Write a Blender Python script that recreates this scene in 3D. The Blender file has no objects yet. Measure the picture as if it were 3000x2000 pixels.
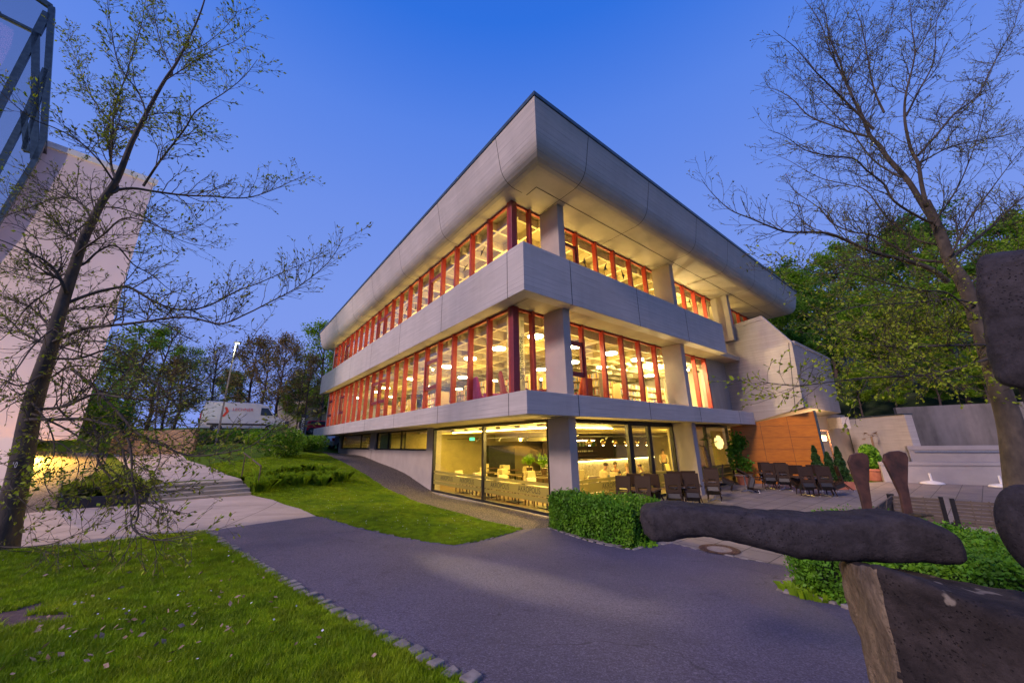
import bpy, bmesh, math, random
import numpy as np
from mathutils import Vector, Matrix
from mathutils.geometry import tessellate_polygon
rnd = random.Random(7)
SC = bpy.context.scene
COL = SC.collection
# ------------------------------------------------------------------ camera
FPX = 1054.0; CX, CY = 1500.0, 1000.0
EYE = np.array([0, 0, 2.3])
def _cray(p): return np.array([(p[0]-CX)/FPX, (p[1]-CY)/FPX, 1.0])
_VL, _VR = (640, 1307), (2890, 1275)
_up = np.cross(_cray(_VL), _cray(_VR)); _up /= np.linalg.norm(_up)
if _up[1] > 0: _up = -_up
_fw = np.array([0, 0, 1.0]); _fw = _fw-_fw.dot(_up)*_up; _fw /= np.linalg.norm(_fw)
_rt = np.cross(_fw, _up)
CM = np.array([_rt, _fw, _up])
cd = bpy.data.cameras.new('camera'); cam = bpy.data.objects.new('camera', cd); COL.objects.link(cam)
cd.sensor_width = 36; cd.lens = 36*FPX/3000; cd.clip_end = 2000; cd.clip_start = 0.05
_m = np.eye(4); _m[:3, 0] = CM@np.array([1, 0, 0]); _m[:3, 1] = CM@np.array([0, -1, 0]); _m[:3, 2] = CM@np.array([0, 0, -1]); _m[:3, 3] = EYE
cam.matrix_world = Matrix(_m.tolist()); SC.camera = cam
# ------------------------------------------------------------------ sky, sun, exposure
W = bpy.data.worlds.new('World'); SC.world = W; W.use_nodes = True
nt = W.node_tree; nt.nodes.clear()
wo = nt.nodes.new('ShaderNodeOutputWorld'); bg = nt.nodes.new('ShaderNodeBackground')
tc = nt.nodes.new('ShaderNodeTexCoord'); sp = nt.nodes.new('ShaderNodeSeparateXYZ'); rp = nt.nodes.new('ShaderNodeValToRGB')
nt.links.new(tc.outputs['Generated'], sp.inputs[0]); nt.links.new(sp.outputs['Z'], rp.inputs[0])
cr = rp.color_ramp
SKYC = [(0.0, (.25, .34, .86)), (0.36, (.20, .32, .84)), (.55, (.155, .28, .82)), (0.71, (.10, .235, .80)), (0.84, (.03, .165, .74)), (1.0, (.018, .12, .66))]
cr.elements[0].position = 0; cr.elements[0].color = (*SKYC[0][1], 1)
cr.elements[1].position = 1; cr.elements[1].color = (*SKYC[-1][1], 1)
for p, c in SKYC[1:-1]:
    e = cr.elements.new(p); e.color = (*c, 1)
nt.links.new(rp.outputs[0], bg.inputs[0]); bg.inputs[1].default_value = 1/2.3
nt.links.new(bg.outputs[0], wo.inputs[0])
SUN_DIR = Vector((0.68, 0.68, -0.56)).normalized()      # soft afterglow from behind the camera, from the left
sd = bpy.data.lights.new('sun', 'SUN'); sd.energy = 1.3; sd.angle = math.radians(11); sd.color = (1, .74, .72)
so = bpy.data.objects.new('sun', sd); COL.objects.link(so); so.rotation_euler = SUN_DIR.to_track_quat('-Z', 'Y').to_euler()
so.location = (0, -10, 30)
SC.view_settings.view_transform = 'Standard'; SC.view_settings.look = 'None'; SC.view_settings.gamma = 1
SC.view_settings.exposure = 1.2
SC.render.engine = 'CYCLES'; SC.cycles.max_bounces = 6; SC.cycles.transparent_max_bounces = 16
SC.cycles.diffuse_bounces = 3; SC.cycles.glossy_bounces = 3; SC.cycles.sample_clamp_indirect = 4
SC.cycles.use_denoising = True
# ------------------------------------------------------------------ picture -> place
def ray(x, y):
    d = CM@_cray((x, y)); return d/np.linalg.norm(d)
def onz(x, y, z):
    d = ray(x, y); return EYE+d*((z-EYE[2])/d[2])
def atY(x, y, Y):
    d = ray(x, y); return EYE+d*(Y/d[1])
def onplane(x, y, p0, n):
    d = ray(x, y); n = np.array(n, float); return EYE+d*(np.dot(np.array(p0)-EYE, n)/np.dot(d, n))
_a = ray(*_VL); _b = ray(*_VR)
UL = np.array([_a[0], _a[1], 0]); UL /= np.linalg.norm(UL)
UR = np.array([-UL[1], UL[0], 0]);  UR = UR if UR[1] > 0 else -UR
P0 = np.array([10*math.sin(math.radians(2.2)), 10*math.cos(math.radians(2.2)), 0])
def B(u, v, z=0.0):                                     # building frame: u along the left facade, v along the right one
    return P0+u*UL+v*UR+np.array([0, 0, z])
def lr(P):
    q = np.array(P[:2])-P0[:2]; return float(q@UL[:2]), float(q@UR[:2])
def onv(x, y, v): return onplane(x, y, B(0, v), UR)
def onu(x, y, u): return onplane(x, y, B(u, 0), UL)
# ------------------------------------------------------------------ object helpers
def tag(o, label=None, cat=None, group=None, kind=None):
    if label: o['label'] = label
    if cat: o['category'] = cat
    if group: o['group'] = group
    if kind: o['kind'] = kind
    return o
def thing(name, label, cat, loc=(0, 0, 0), rz=0, group=None):
    o = bpy.data.objects.new(name, None); COL.objects.link(o); o.empty_display_size = .2
    o.location = tuple(float(a) for a in loc); o.rotation_euler = (0, 0, rz)
    return tag(o, label, cat, group)
def wloc(o):
    p = np.zeros(3)
    while o is not None:
        p += np.array(o.location); o = o.parent
    return p
class MB:
    def __init__(s, T=None): s.v = []; s.f = []; s.T = T
    def add(s, vs, fs):
        k = len(s.v)
        for p in vs: s.v.append(tuple(s.T(*p)) if s.T else tuple(p))
        for f in fs: s.f.append([i+k for i in f])
        return s
    def box(s, x0, x1, y0, y1, z0, z1):
        return s.add([(x0, y0, z0), (x1, y0, z0), (x1, y1, z0), (x0, y1, z0), (x0, y0, z1), (x1, y0, z1), (x1, y1, z1), (x0, y1, z1)],
                     [(0, 3, 2, 1), (4, 5, 6, 7), (0, 1, 5, 4), (1, 2, 6, 5), (2, 3, 7, 6), (3, 0, 4, 7)])
    def hull8(s, pts):                                  # bottom four, then top four
        return s.add(pts, [(0, 3, 2, 1), (4, 5, 6, 7), (0, 1, 5, 4), (1, 2, 6, 5), (2, 3, 7, 6), (3, 0, 4, 7)])
    def quad(s, *p): return s.add(p, [tuple(range(len(p)))])
    def slab(s, poly, d):                               # polygon of 3-D points thickened by vector d
        n = len(poly); d = np.array(d, float)
        a = [np.array(p, float) for p in poly]; b = [p+d for p in a]
        return s.add([tuple(p) for p in a+b], [tuple(range(n-1, -1, -1)), tuple(range(n, 2*n))]+[(i, (i+1) % n, n+(i+1) % n, n+i) for i in range(n)])
    def beam(s, a, b, w, h=None, up=(0, 0, 1)):
        h = h or w; a = np.array(a, float); b = np.array(b, float); d = b-a; d /= np.linalg.norm(d)
        x = np.cross(d, up)
        if np.linalg.norm(x) < 1e-4: x = np.cross(d, (1, 0, 0))
        x /= np.linalg.norm(x); y = np.cross(x, d)
        c = lambda p: [tuple(p+x*sx*w/2+y*sy*h/2) for sx, sy in ((-1, -1), (1, -1), (1, 1), (-1, 1))]
        return s.hull8(c(a)+c(b))
    def tube(s, pts, rad, n=8, cap=True):
        pts = [np.array(p, float) for p in pts]; m = len(pts)
        if not hasattr(rad, '__len__'): rad = [rad]*m
        ring0 = None; vs = []; fs = []; x = None
        for i in range(m):
            d = pts[min(i+1, m-1)]-pts[max(i-1, 0)]; L = np.linalg.norm(d); d = d/L if L > 1e-9 else np.array([0, 0, 1.])
            if x is None:
                x = np.cross(d, (0.3, 0.1, 1.0)); 
                if np.linalg.norm(x) < 1e-3: x = np.cross(d, (1, 0, 0))
            x = x-d*x.dot(d); x /= np.linalg.norm(x); y = np.cross(d, x)
            for k in range(n):
                a = 2*math.pi*k/n; vs.append(pts[i]+(x*math.cos(a)+y*math.sin(a))*rad[i])
        for i in range(m-1):
            for k in range(n):
                fs.append((i*n+k, i*n+(k+1) % n, (i+1)*n+(k+1) % n, (i+1)*n+k))
        if cap: fs += [tuple(range(n-1, -1, -1)), tuple(range((m-1)*n, m*n))]
        return s.add([tuple(p) for p in vs], fs)
    def lathe(s, prof, c=(0, 0, 0), n=20):              # profile of (radius, z)
        vs = []; fs = []; m = len(prof)
        for r, z in prof:
            for k in range(n):
                a = 2*math.pi*k/n; vs.append((c[0]+max(r, 1e-4)*math.cos(a), c[1]+max(r, 1e-4)*math.sin(a), c[2]+z))
        for i in range(m-1):
            for k in range(n): fs.append((i*n+k, i*n+(k+1) % n, (i+1)*n+(k+1) % n, (i+1)*n+k))
        fs += [tuple(range(n-1, -1, -1)), tuple(range((m-1)*n, m*n))]
        return s.add(vs, fs)
    def ball(s, c, r, n=10, sq=(1, 1, 1)):
        prof = [(math.sin(math.pi*i/n), -math.cos(math.pi*i/n)) for i in range(n+1)]
        k = len(s.v); T = s.T; s.T = None; s.lathe(prof, (0, 0, 0), n*2); s.T = T
        for i in range(k, len(s.v)):
            p = s.v[i]; q = (c[0]+p[0]*r*sq[0], c[1]+p[1]*r*sq[1], c[2]+p[2]*r*sq[2])
            s.v[i] = tuple(T(*q)) if T else q
        return s
    def build(s, name, mat, parent=None, smooth=False, bevel=0, mats=None, fix=True):
        me = bpy.data.meshes.new(name); off = wloc(parent) if parent is not None else np.zeros(3)
        v = np.array(s.v, float)-off
        me.from_pydata([tuple(p) for p in v], [], s.f)
        if fix:
            bm = bmesh.new(); bm.from_mesh(me); bmesh.ops.recalc_face_normals(bm, faces=bm.faces); bm.to_mesh(me); bm.free()
        me.materials.append(mat)
        if smooth: me.shade_smooth()
        o = bpy.data.objects.new(name, me); COL.objects.link(o)
        if parent is not None: o.parent = parent
        if bevel:
            b = o.modifiers.new('bevel', 'BEVEL'); b.width = bevel; b.segments = 2; b.limit_method = 'ANGLE'; b.angle_limit = .7
        return o
def npmesh(name, verts, faces, mat, parent=None, smooth=False):     # big meshes from numpy arrays, faces all of one size
    me = bpy.data.meshes.new(name); off = wloc(parent) if parent is not None else np.zeros(3)
    verts = np.asarray(verts, np.float32)-off.astype(np.float32); faces = np.asarray(faces, np.int32); k = faces.shape[1]
    me.vertices.add(len(verts)); me.vertices.foreach_set('co', verts.ravel())
    me.loops.add(faces.size); me.loops.foreach_set('vertex_index', faces.ravel())
    me.polygons.add(len(faces)); me.polygons.foreach_set('loop_start', np.arange(0, faces.size, k, dtype=np.int32))
    me.update(calc_edges=True); me.materials.append(mat)
    if smooth: me.shade_smooth()
    o = bpy.data.objects.new(name, me); COL.objects.link(o)
    if parent is not None: o.parent = parent
    return o
def dup(root, loc=None, rz=None, label=None, parent=None):
    def cp(o, par):
        c = o.copy(); COL.objects.link(c); c.parent = par
        for ch in list(kids[o]): cp(ch, c)
        return c
    kids = {}
    def walk(o):
        kids[o] = [c for c in o.children]
        for c in kids[o]: walk(c)
    walk(root); r = cp(root, parent if parent is not None else root.parent)
    if loc is not None: r.location = tuple(float(a) for a in loc)
    if rz is not None: r.rotation_euler = (0, 0, rz)
    if label: r['label'] = label
    return r
# ------------------------------------------------------------------ materials
def NT(name):
    m = bpy.data.materials.new(name); m.use_nodes = True; t = m.node_tree; b = t.nodes['Principled BSDF']; return m, t, b
def nd(t, kind, **kw):
    n = t.nodes.new(kind)
    for k, v in kw.items():
        if k.startswith('i_'):
            key = k[2:]; key = int(key) if key.isdigit() else key.replace('_', ' ')
            n.inputs[key].default_value = v
        else: setattr(n, k, v)
    return n
def pos(t, scale=(1, 1, 1), obj=False):
    mp = nd(t, 'ShaderNodeMapping'); mp.inputs['Scale'].default_value = scale
    if obj: s = nd(t, 'ShaderNodeTexCoord').outputs['Object']
    else: s = nd(t, 'ShaderNodeNewGeometry').outputs['Position']
    t.links.new(s, mp.inputs[0]); return mp.outputs[0]
def noise(t, vec, scale, detail=4, rough=.55):
    n = nd(t, 'ShaderNodeTexNoise', i_Scale=scale, i_Detail=detail, i_Roughness=rough); t.links.new(vec, n.inputs['Vector']); return n.outputs['Fac']
def ramp(t, fac, stops):
    r = nd(t, 'ShaderNodeValToRGB'); c = r.color_ramp
    c.elements[0].position, c.elements[1].position = stops[0][0], stops[-1][0]
    c.elements[0].color = (*stops[0][1], 1); c.elements[1].color = (*stops[-1][1], 1)
    for p, col in stops[1:-1]: c.elements.new(p).color = (*col, 1)
    t.links.new(fac, r.inputs[0]); return r.outputs[0]
def mul(t, a, b, f=1.0, mode='MULTIPLY'):
    m = nd(t, 'ShaderNodeMix', data_type='RGBA', blend_type=mode); m.inputs['Factor'].default_value = f
    t.links.new(a, m.inputs[6]); t.links.new(b, m.inputs[7]); return m.outputs[2]
def bump(t, b, h, dist=.01, st=.5):
    n = nd(t, 'ShaderNodeBump', i_Distance=dist, i_Strength=st); t.links.new(h, n.inputs['Height']); t.links.new(n.outputs[0], b.inputs['Normal'])
def mat(name, c1, c2=None, rough=.7, ns=5, stops=(.35, .65), bmp=0, metal=0, obj=False, scale=(1, 1, 1), spec=.5, bs=None):
    m, t, b = NT(name); c2 = c2 or tuple(x*.75 for x in c1); v = pos(t, scale, obj)
    n = noise(t, v, ns); t.links.new(ramp(t, n, [(stops[0], c1), (stops[1], c2)]), b.inputs['Base Color'])
    b.inputs['Roughness'].default_value = rough; b.inputs['Metallic'].default_value = metal; b.inputs['Specular IOR Level'].default_value = spec
    if bmp: bump(t, b, noise(t, v, bs or ns*4), bmp, .6)
    return m
def emit(name, col, s):
    m, t, b = NT(name); b.inputs['Base Color'].default_value = (*[min(1, c) for c in col], 1); b.inputs['Emission Color'].default_value = (*col, 1); b.inputs['Emission Strength'].default_value = s
    return m
def concrete(name, c1, c2, boards=True, stain=0, vert=False, bp=.15):
    m, t, b = NT(name); g = nd(t, 'ShaderNodeNewGeometry').outputs['Position']
    st = pos(t, (.55, .55, 7) if boards else (1.5, 1.5, 1.5)) if not vert else pos(t, (7, 7, .5))
    big = noise(t, pos(t), .35, 3); fine = noise(t, st, 2.2, 5, .65)
    col = ramp(t, big, [(.3, c1), (.7, c2)])
    col = mul(t, col, ramp(t, fine, [(.25, (.88, .88, .88)), (.7, (1.05, 1.05, 1.05))]))
    if boards:
        sx = nd(t, 'ShaderNodeSeparateXYZ'); t.links.new(g, sx.inputs[0])
        q = nd(t, 'ShaderNodeMath', operation='DIVIDE'); t.links.new(sx.outputs['Z'], q.inputs[0]); q.inputs[1].default_value = bp
        fr = nd(t, 'ShaderNodeMath', operation='FRACT'); t.links.new(q.outputs[0], fr.inputs[0])
        fl = nd(t, 'ShaderNodeMath', operation='FLOOR'); t.links.new(q.outputs[0], fl.inputs[0])
        cb = nd(t, 'ShaderNodeCombineXYZ'); t.links.new(fl.outputs[0], cb.inputs['Z'])
        l1 = nd(t, 'ShaderNodeVectorMath', operation='ADD'); sc = pos(t, (.12, .12, 0)); t.links.new(sc, l1.inputs[0]); t.links.new(cb.outputs[0], l1.inputs[1])
        bn = noise(t, l1.outputs[0], 3.7, 1)
        line = ramp(t, fr.outputs[0], [(.0, (.42, .42, .42)), (.10, (1, 1, 1)), (1, (1, 1, 1))])
        msk = ramp(t, bn, [(.47, (0, 0, 0)), (.58, (1, 1, 1))])
        m2 = nd(t, 'ShaderNodeMix', data_type='RGBA', blend_type='MULTIPLY'); t.links.new(msk, m2.inputs['Factor']); t.links.new(col, m2.inputs[6]); t.links.new(line, m2.inputs[7])
        col = mul(t, m2.outputs[2], ramp(t, bn, [(.3, (.93, .93, .93)), (.7, (1.04, 1.04, 1.04))]))
    if stain:
        s2 = noise(t, pos(t, (1.0, 1.0, .16)), 1.3, 7, .62)
        col = mul(t, col, ramp(t, s2, [(.40, (1.05, 1.05, 1.05)), (.55, (.8, .8, .79)), (.70, (.45, .45, .43))]), stain)
    t.links.new(col, b.inputs['Base Color']); b.inputs['Roughness'].default_value = .85
    bump(t, b, fine, .006, .5); return m
def glass(name, tint=(.9, .95, .92), ior=1.5, film=0, refl=1.0):
    m = bpy.data.materials.new(name); m.use_nodes = True; t = m.node_tree; t.nodes.clear()
    o = nd(t, 'ShaderNodeOutputMaterial'); a = nd(t, 'ShaderNodeBsdfTransparent'); a.inputs[0].default_value = (*tint, 1)
    g = nd(t, 'ShaderNodeBsdfGlossy'); g.inputs['Roughness'].default_value = .01; g.inputs[0].default_value = (refl, refl, refl, 1)
    lw = nd(t, 'ShaderNodeLayerWeight'); lw.inputs[0].default_value = .5; f0 = ((ior-1)/(ior+1))**2
    pw = nd(t, 'ShaderNodeMath', operation='POWER'); t.links.new(lw.outputs['Facing'], pw.inputs[0]); pw.inputs[1].default_value = 5
    f = nd(t, 'ShaderNodeMath', operation='MULTIPLY_ADD'); t.links.new(pw.outputs[0], f.inputs[0]); f.inputs[1].default_value = 1-f0; f.inputs[2].default_value = f0
    mx = nd(t, 'ShaderNodeMixShader'); t.links.new(f.outputs[0], mx.inputs[0]); t.links.new(a.outputs[0], mx.inputs[1]); t.links.new(g.outputs[0], mx.inputs[2])
    t.links.new(mx.outputs[0], o.inputs[0]); return m
M = {}
M['conc'] = concrete('board_concrete', (.50, .46, .42), (.44, .405, .37), stain=.2)
M['conc_s'] = concrete('stained_concrete', (.40, .36, .32), (.33, .30, .27), stain=.3)
M['conc_old'] = concrete('weathered_concrete', (.23, .205, .19), (.15, .14, .13), boards=False, stain=.9)
M['conc_v'] = concrete('vertical_concrete', (.36, .33, .29), (.30, .28, .24), boards=False, vert=True, stain=.3)
M['conc_plain'] = mat('plain_concrete', (.40, .35, .31), (.34, .30, .27), .85, 1.2, bmp=.004, bs=60)
M['soffit'] = mat('soffit_concrete', (.38, .33, .25), (.32, .27, .20), .8, 1.0, bmp=.003, bs=40)
M['red'] = mat('red_frame', (.42, .045, .028), (.34, .035, .022), .45, 8)
M['reddark'] = mat('dark_red_frame', (.22, .022, .03), (.18, .018, .022), .45, 8)
M['metal_roof'] = mat('roof_edge_metal', (.08, .11, .12), (.05, .07, .08), .4, 6, metal=.6)
M['dark'] = mat('dark_metal', (.018, .018, .022), (.03, .03, .034), .4, 10, metal=.3)
M['black'] = mat('black_paint', (.01, .01, .012), (.014, .014, .016), .5, 10)
M['glass'] = glass('window_glass', (.93, .95, .90), 1.5)
M['glass_dark'] = glass('tinted_glass', (.35, .30, .40), 7.0, refl=.95)
M['groove'] = mat('dark_joint', (.035, .03, .028), None, .9)  # plain dark tone of the panel joints
M['steel'] = mat('brushed_steel', (.55, .55, .55), (.4, .4, .4), .3, 20, metal=1)
M['white'] = mat('white_paint', (.75, .74, .72), (.66, .65, .62), .5, 4)
# ------------------------------------------------------------------ terrain
_ctl = [(1500, 2000, .70), (0, 2000, .78), (3000, 2000, .55), (0, 1620, .72), (600, 1560, .62), (732, 1453, .60), (925, 1512, .50), (1330, 1598, .30),
        (1525, 1550, .08), (1605, 1545, .03), (1850, 1610, .08), (2110, 1615, .05), (2280, 1725, .22), (2460, 1775, .28), (1000, 1800, .62), (430, 1478, .62), (168, 1498, .66),
        (1180, 1452, .12), (2350, 1480, 0), (2600, 1520, 0), (2900, 1415, 0), (2700, 1410, 0), (560, 1350, 1.35), (700, 1404, 1.03), (428, 1417, 1.03), (320, 1328, 1.7), (100, 1330, 1.8), (0, 1420, .88), (850, 1400, .92), (860, 1335, 1.45)]
_cp = []
for x, y, z in _ctl: p = onz(x, y, z); _cp.append((p[0], p[1], z))
for u, v, z in [(1.6, 2.1, 0), (5, 2.1, 0), (9.5, 2.1, 0), (13, 2.1, .62), (18, 2.1, 1.12), (24, 2.1, 1.5), (30, 2.1, 1.8), (1.4, 6, 0), (1.4, 12, 0), (0, 17, 0), (-6, 20, 0), (-14, 22, 0), (-14, 12, 0),
                (34, -8, 3.0), (36, 0, 2.6), (30, -4, 2.2), (40, -14, 3.4), (45, 3, 3.8), (34, -20, 3.2)]:
    p = B(u, v); _cp.append((p[0], p[1], z))
for x, y, z in [(-60, 70, 5), (-70, 10, 2.5), (70, -40, .5), (0, -60, .8), (90, 60, 1), (0, 110, 6), (-20, -8, .9), (12, -8, .5), (-26, 8, .9)]: _cp.append((x, y, z))
for x, y, z in [(585, 1266, 3.4), (700, 1267, 3.4), (800, 1267, 3.45), (905, 1269, 3.6), (330, 1275, 3.1), (450, 1272, 3.2), (640, 1300, 2.4), (760, 1303, 2.35), (860, 1308, 2.1)]:
    p = onz(x, y, z) if z > 2.6 else atY(x, y, {2.4: 25.5, 2.35: 25.5, 2.1: 26}[z]); _cp.append((p[0], p[1], z))
_cp = np.array(_cp)
def _U(r2): return np.where(r2 > 1e-9, r2*np.log(r2+1e-12), 0)
_n = len(_cp); _K = _U(((_cp[:, None, :2]-_cp[None, :, :2])**2).sum(-1))+np.eye(_n)*.05
_Pm = np.c_[np.ones(_n), _cp[:, :2]]
_A = np.block([[_K, _Pm], [_Pm.T, np.zeros((3, 3))]])
_w = np.linalg.solve(_A, np.r_[_cp[:, 2], 0, 0, 0])
def H(x, y):
    x = np.atleast_1d(np.asarray(x, float)); y = np.atleast_1d(np.asarray(y, float))
    xc = np.clip(x, -75, 95); yc = np.clip(y, -60, 115); out = np.zeros_like(xc)
    for k in range(_n): out += _w[k]*_U((xc-_cp[k, 0])**2+(yc-_cp[k, 1])**2)
    out += _w[_n]+_w[_n+1]*xc+_w[_n+2]*yc
    q = np.stack([x-P0[0], y-P0[1]], -1); u = q@UL[:2]; v = q@UR[:2]
    t = np.clip((1.9-u)/.8, 0, 1)*np.clip((v-1.0), 0, 1)*np.clip((16+u)/3, 0, 1)*np.clip((24.5-v)/3, 0, 1)      # the levelled terrace
    out = out*(1-t)
    ins = (u > 1.6) & (v > 2.55) & (u < 29) & (v < 26)
    return np.where(ins, np.minimum(out, -.35), out)
def h1(x, y): return float(H(x, y)[0])
def gp(x, y):                                           # where the picture point meets the ground
    d = ray(x, y); t = 1.0; last = t
    while t < 140:
        p = EYE+d*t
        if p[2] < h1(p[0], p[1]): break
        last = t; t *= 1.03
    a, b = last, t
    for _ in range(18):
        m = (a+b)/2; p = EYE+d*m
        if p[2] < h1(p[0], p[1]): b = m
        else: a = m
    p = EYE+d*b; return np.array([p[0], p[1], h1(p[0], p[1])])
GX = np.unique(np.r_[np.linspace(-700, -60, 9), np.arange(-60, -18, 1.5), np.arange(-18, 24, .4), np.arange(24, 80, 2), np.linspace(80, 700, 9)])
GY = np.unique(np.r_[np.linspace(-500, -20, 7), np.arange(-20, -2, 1.5), np.arange(-2, 34, .4), np.arange(34, 90, 2), np.linspace(90, 800, 9)])
_gx, _gy = np.meshgrid(GX, GY, indexing='ij'); _gz = H(_gx.ravel(), _gy.ravel()).reshape(_gx.shape)
_nx, _ny = _gx.shape
_i = np.arange(_nx*_ny).reshape(_nx, _ny)
_q = np.stack([_i[:-1, :-1], _i[1:, :-1], _i[1:, 1:], _i[:-1, 1:]], -1).reshape(-1, 4)
_tri = np.concatenate([_q[:, [0, 1, 2]], _q[:, [0, 2, 3]]])
def _gmat():
    m, t, b = NT('lawn_soil'); v = pos(t)
    c = ramp(t, noise(t, v, .9, 6, .6), [(.3, (.050, .11, .006)), (.5, (.08, .15, .008)), (.72, (.12, .17, .014))])
    c = mul(t, c, ramp(t, noise(t, v, 26, 4, .7), [(.3, (.5, .5, .45)), (.7, (1.2, 1.2, 1.1))]))
    d = ramp(t, noise(t, v, .55, 3), [(.66, (1, 1, 1)), (.74, (.9, .62, .75))]); c = mul(t, c, d)
    t.links.new(c, b.inputs['Base Color']); b.inputs['Roughness'].default_value = .95; b.inputs['Specular IOR Level'].default_value = .1
    bump(t, b, noise(t, v, 40, 3), .03, .8); return m
M['ground'] = _gmat()
ground = npmesh('ground', np.stack([_gx.ravel(), _gy.ravel(), _gz.ravel()], -1), _tri, M['ground'], smooth=True); tag(ground, kind='structure')
def drape(name, poly, mt, lift=.012, side=0.0, kind='structure', parent=None):
    xs = [p[0] for p in poly]; ys = [p[1] for p in poly]
    bm = bmesh.new(); tri = tessellate_polygon([[Vector((p[0], p[1], 0)) for p in poly]])
    vs = [bm.verts.new((p[0], p[1], 0)) for p in poly]
    for a, b, c in tri:
        try: bm.faces.new((vs[a], vs[b], vs[c]))
        except ValueError: pass
    def cut(co, no):
        bmesh.ops.bisect_plane(bm, geom=bm.verts[:]+bm.edges[:]+bm.faces[:], plane_co=co, plane_no=no)
    for g in GX:
        if min(xs) < g < max(xs): cut((g, 0, 0), (1, 0, 0))
    for g in GY:
        if min(ys) < g < max(ys): cut((0, g, 0), (0, 1, 0))
    bmesh.ops.triangulate(bm, faces=bm.faces[:])
    X = np.array([v.co.x for v in bm.verts]); Y = np.array([v.co.y for v in bm.verts])
    ix = np.clip(np.searchsorted(GX, X)-1, 0, _nx-2); iy = np.clip(np.searchsorted(GY, Y)-1, 0, _ny-2)
    fx = (X-GX[ix])/(GX[ix+1]-GX[ix]); fy = (Y-GY[iy])/(GY[iy+1]-GY[iy])
    z00, z10, z11, z01 = _gz[ix, iy], _gz[ix+1, iy], _gz[ix+1, iy+1], _gz[ix, iy+1]
    Z = np.where(fx > fy, z00+(z10-z00)*fx+(z11-z10)*fy, z00+(z11-z01)*fx+(z01-z00)*fy)
    for v, z in zip(bm.verts, Z): v.co.z = z+lift
    for f in bm.faces:
        f.smooth = True
        if f.normal.z < 0: f.normal_flip()
    me = bpy.data.meshes.new(name); bm.to_mesh(me); bm.free(); me.materials.append(mt)
    o = bpy.data.objects.new(name, me); COL.objects.link(o); tag(o, kind=kind); return o
def G(pts): return [tuple(gp(*p)[:2]) if len(p) == 2 else (p[1], p[2]) for p in pts]
def _asph():
    m, t, b = NT('asphalt'); v = pos(t)
    c = ramp(t, noise(t, v, 70, 3, .8), [(.3, (.040, .036, .056)), (.5, (.080, .072, .112)), (.66, (.16, .145, .20)), (.8, (.42, .39, .46))])
    c = mul(t, c, ramp(t, noise(t, v, .7, 5), [(.3, (.78, .76, .78)), (.7, (1.16, 1.12, 1.12))]))
    c = mul(t, c, ramp(t, noise(t, v, 30, 3, .8), [(.35, (.72, .72, .72)), (.65, (1.3, 1.3, 1.3))]))
    vc = nd(t, 'ShaderNodeTexVoronoi', i_Scale=.45, feature='DISTANCE_TO_EDGE'); wv = nd(t, 'ShaderNodeVectorMath', operation='MULTIPLY_ADD'); nn = nd(t, 'ShaderNodeTexNoise', i_Scale=1.6, i_Detail=6); t.links.new(v, nn.inputs['Vector']); t.links.new(nn.outputs['Color'], wv.inputs[0]); wv.inputs[1].default_value = (.9, .9, 0); t.links.new(v, wv.inputs[2]); t.links.new(wv.outputs[0], vc.inputs['Vector'])
    ck = ramp(t, vc.outputs['Distance'], [(0, (.45, .45, .45)), (.006, (1, 1, 1)), (1, (1, 1, 1))]); mk = ramp(t, noise(t, v, .35, 2), [(.5, (0, 0, 0)), (.56, (1, 1, 1))]); mx = nd(t, 'ShaderNodeMix', data_type='RGBA', blend_type='MULTIPLY'); t.links.new(mk, mx.inputs['Factor']); t.links.new(c, mx.inputs[6]); t.links.new(ck, mx.inputs[7]); c = mx.outputs[2]
    c = mul(t, c, ramp(t, noise(t, v, 2.3, 5, .7), [(.30, (.72, .72, .74)), (.42, (1, 1, 1)), (.8, (1.08, 1.06, 1.05))]))
    t.links.new(c, b.inputs['Base Color']); b.inputs['Roughness'].default_value = .82
    bump(t, b, noise(t, v, 110, 2), .006, .7); return m
def _grav():
    m, t, b = NT('gravel'); v = pos(t)
    vo = nd(t, 'ShaderNodeTexVoronoi', i_Scale=24); t.links.new(v, vo.inputs['Vector'])
    c = ramp(t, vo.outputs['Distance'], [(.1, (.26, .22, .20)), (.6, (.045, .038, .036))])
    c = mul(t, c, ramp(t, noise(t, v, 9, 3), [(.3, (.75, .75, .75)), (.7, (1.2, 1.15, 1.1))]))
    t.links.new(c, b.inputs['Base Color']); b.inputs['Roughness'].default_value = .9; bump(t, b, vo.outputs['Distance'], .02, -1); return m
def _pave(name, c1, c2, su, sv, joint=(.06, .055, .05), rot=None, w=.012):
    m, t, b = NT(name); v = pos(t)
    mp = nd(t, 'ShaderNodeMapping'); mp.inputs['Rotation'].default_value = (0, 0, rot if rot is not None else -math.atan2(UL[1], UL[0])); t.links.new(v, mp.inputs[0])
    br = nd(t, 'ShaderNodeTexBrick', i_Scale=1); br.offset = 0; br.inputs['Color1'].default_value = (*c1, 1); br.inputs['Color2'].default_value = (*c2, 1); br.inputs['Mortar'].default_value = (*joint, 1)
    br.inputs['Mortar Size'].default_value = w; br.inputs['Brick Width'].default_value = su; br.inputs['Row Height'].default_value = sv; br.inputs['Mortar Smooth'].default_value = .2
    t.links.new(mp.outputs[0], br.inputs['Vector'])
    c = mul(t, br.outputs['Color'], ramp(t, noise(t, v, 1.3, 6, .65), [(.3, (.78, .78, .78)), (.7, (1.12, 1.12, 1.12))]))
    c = mul(t, c, ramp(t, noise(t, v, 60, 2), [(.3, (.88, .88, .88)), (.7, (1.08, 1.08, 1.08))]))
    t.links.new(c, b.inputs['Base Color']); b.inputs['Roughness'].default_value = .8; bump(t, b, br.outputs['Fac'], .006, -.8); return m
M['asphalt'] = _asph(); M['gravel'] = _grav()
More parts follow.
